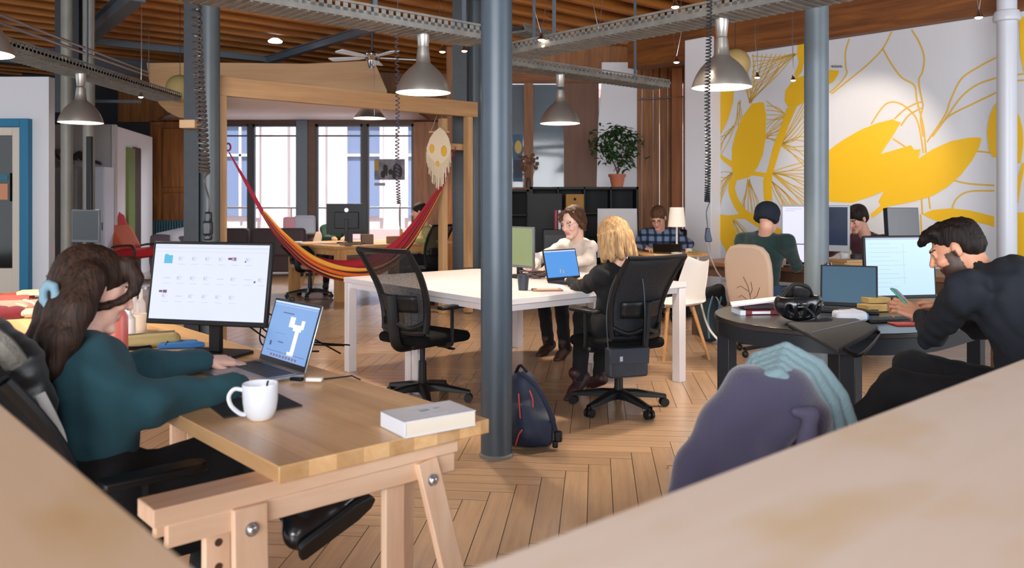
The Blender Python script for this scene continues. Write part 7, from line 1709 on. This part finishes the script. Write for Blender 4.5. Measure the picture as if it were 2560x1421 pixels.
office_chair('black curved-back chair behind the person in the plaid shirt', 1.80, 9.92, math.radians(-105), bh=.98, arms=True)
# 6 ---- beanie man from behind
def beanie(c, R, s, near):
    h = SDF(.015); L_ = lambda *p: tuple(w_(c, R, np.array(p)*s)); h.ell(L_(0, -.02, .05), np.array((.1, .115, .096))*s, R); h.ell(L_(0, -.035, .0), np.array((.1, .108, .06))*s, R); h.plane(L_(0, 0, -.04), tuple(-(R @ np.array((0, .35, 1))))); 
    h.disp = lambda X, Y, Z: .0018*np.sin(170*(X+.4*Y)); return h
hb = P(1920, 548, 7.35)
person('person in a dark green sweater and navy beanie seen from behind, facing the mural', (2.20, 7.50, .52), VV, (2.235, 7.42, 1.03), hb, V((.62, .75, -.1)),
       [((2.52, 7.42, .76), (2.62, 7.68, .78), V((.3, .9, 0)), UP, {}), ((2.12, 7.84, .76), (2.40, 8.02, .78), V((.8, .5, 0)), UP, {})],
       [((2.52, 7.60, .5), (2.56, 7.75, .1), (2.66, 7.85, .05)), ((2.40, 7.80, .5), (2.46, 7.95, .1), (2.56, 8.05, .05))],
       cloth('dark_green_sweater', '#14312f'), cloth('blue_jeans', '#2e4560', sheen=0), m_cfab, skin='#dba58d', hair=(beanie, '#2a2018', cloth('beanie_knit', '#121a28', bs=120, sheen=0)), hs=1.08, vox=.013, male=True, sw=.215, girth=1.15, sh_rad=.072)
# 7 ---- maroon hoodie
hm = P(2142, 548, 8.35)
person('person with dark hair in a maroon hoodie, head resting on a hand', (3.68, 8.55, .52), -VV, (3.56, 8.42, .99), hm, V((-.75, -.5, -.45)),
       [((3.22, 8.5, .82), (3.30, 8.28, .97), V((.2, .1, 1)), V((-.6, -.7, 0)), dict(curl=.9)), ((3.75, 8.1, .82), (3.5, 7.95, .80), V((-.7, -.4, 0)), UP, {})],
       [((3.32, 8.35, .5), (3.3, 8.3, .1), (3.2, 8.2, .05)), ((3.45, 8.2, .5), (3.4, 8.1, .1), (3.3, 8.0, .05))],
       cloth('maroon_hoodie', '#441b28'), cloth('dark_jeans2', '#1a2030', sheen=0), m_cfab, skin='#d9a48e', hair=(lambda c, R, s, n: cap_hair(c, R, s, n, 1.12), '#1c1412', hairmat('hair_darkest', '#120c0b', '#2e201b')), hs=1.05, vox=.014, male=True)
office_chair('black office chair under the person in the maroon hoodie', 3.74, 8.62, AV+PI, bh=.9, arms=False)
# 8 ---- person in green behind the black monitor
hg = P(846, 522, 13.1)
person('person in a green top mostly hidden behind the black monitor by the windows', (at(822, 13.15).x, 13.15, .5), V((.3, -1)), (at(838, 13.1).x, 13.1, .95), (hg.x, 13.1, 1.08), V((.3, -.9, -.4)),
       [((at(815, 12.9).x, 12.9, .76), (at(835, 12.6).x, 12.6, .78), V((.2, -1, 0)), UP, {}), ((at(870, 12.9).x, 12.9, .76), (at(862, 12.6).x, 12.6, .78), V((0, -1, 0)), UP, {})],
       [((at(815, 12.7).x, 12.75, .5), (at(815, 12.7).x, 12.7, .1), (at(815, 12.6).x, 12.55, .05)), ((at(845, 12.7).x, 12.75, .5), (at(845, 12.7).x, 12.7, .1), (at(845, 12.6).x, 12.55, .05))],
       cloth('green_top', '#1d4434'), cloth('dark_jeans3', '#1a2030', sheen=0), m_cfab, hair=(lambda c, R, s, n: cap_hair(c, R, s, n, 1.0), '#3a2a1c', hairmat('hair_b3', '#2a1c14', '#4a3526')), vox=.02)
# 9 ---- person in pale yellow behind the hammock
hy = P(1048, 530, 11.9)
person('person in a pale yellow top behind the right end of the hammock', (at(1078, 12.0).x, 12.0, .5), V((-1, -.2)), (at(1064, 11.95).x, 11.95, .97), (hy.x, 11.9, hy.z), V((-1, -.1, -.25)),
       [((at(1060, 12.2).x, 12.2, .78), (at(1020, 12.2).x, 12.2, .79), V((-1, 0, 0)), UP, {}), ((at(1060, 11.7).x, 11.7, .78), (at(1020, 11.7).x, 11.75, .79), V((-1, 0, 0)), UP, {})],
       [((at(1010, 12.1).x, 12.1, .5), (at(1005, 12.1).x, 12.1, .1), (at(985, 12.1).x, 12.1, .05)), ((at(1010, 11.9).x, 11.9, .5), (at(1005, 11.9).x, 11.9, .1), (at(985, 11.9).x, 11.9, .05))],
       cloth('pale_yellow_top', '#b3a468'), cloth('black_trousers4', '#121216', sheen=0), m_cfab, hair=(lambda c, R, s, n: cap_hair(c, R, s, n, 1.06), '#1c1412', hairmat('hair_b4', '#120c0b', '#2e201b')), vox=.02, sw=.16)
# 10 --- person in red at the far left edge, only hand and sleeve in view
person('person in a dark red sweater at the left edge, only forearm and hand in view', (-3.35, 4.2, .52), V((1, .1)), (-3.28, 4.22, .98), (-3.2, 4.23, 1.14), V((1, 0, -.4)),
       [((-3.0, 3.98, .80), P(52, 782, 4.32), V((1, .1, .05)), V((0, -.2, 1)), dict(curl=.5)), ((-3.02, 4.45, .82), P(36, 752, 4.5), V((1, -.1, .05)), UP, dict(curl=.5))],
       [((-2.95, 4.1, .5), (-2.95, 4.1, .1), (-2.8, 4.1, .05)), ((-2.95, 4.3, .5), (-2.95, 4.3, .1), (-2.8, 4.3, .05))],
       cloth('dark_red_sweater', '#6a1620'), cloth('black_trousers5', '#121216', sheen=0), m_cfab, skin='#dcae98', hair=(lambda c, R, s, n: cap_hair(c, R, s, n, 1.0), '#3a2a1c', hairmat('hair_b5', '#2a1c14', '#4a3526')), vox=.0105, sw=.16)
office_chair('dark office chair under the person in red at the left edge', -3.42, 4.2, .1, bh=.9)
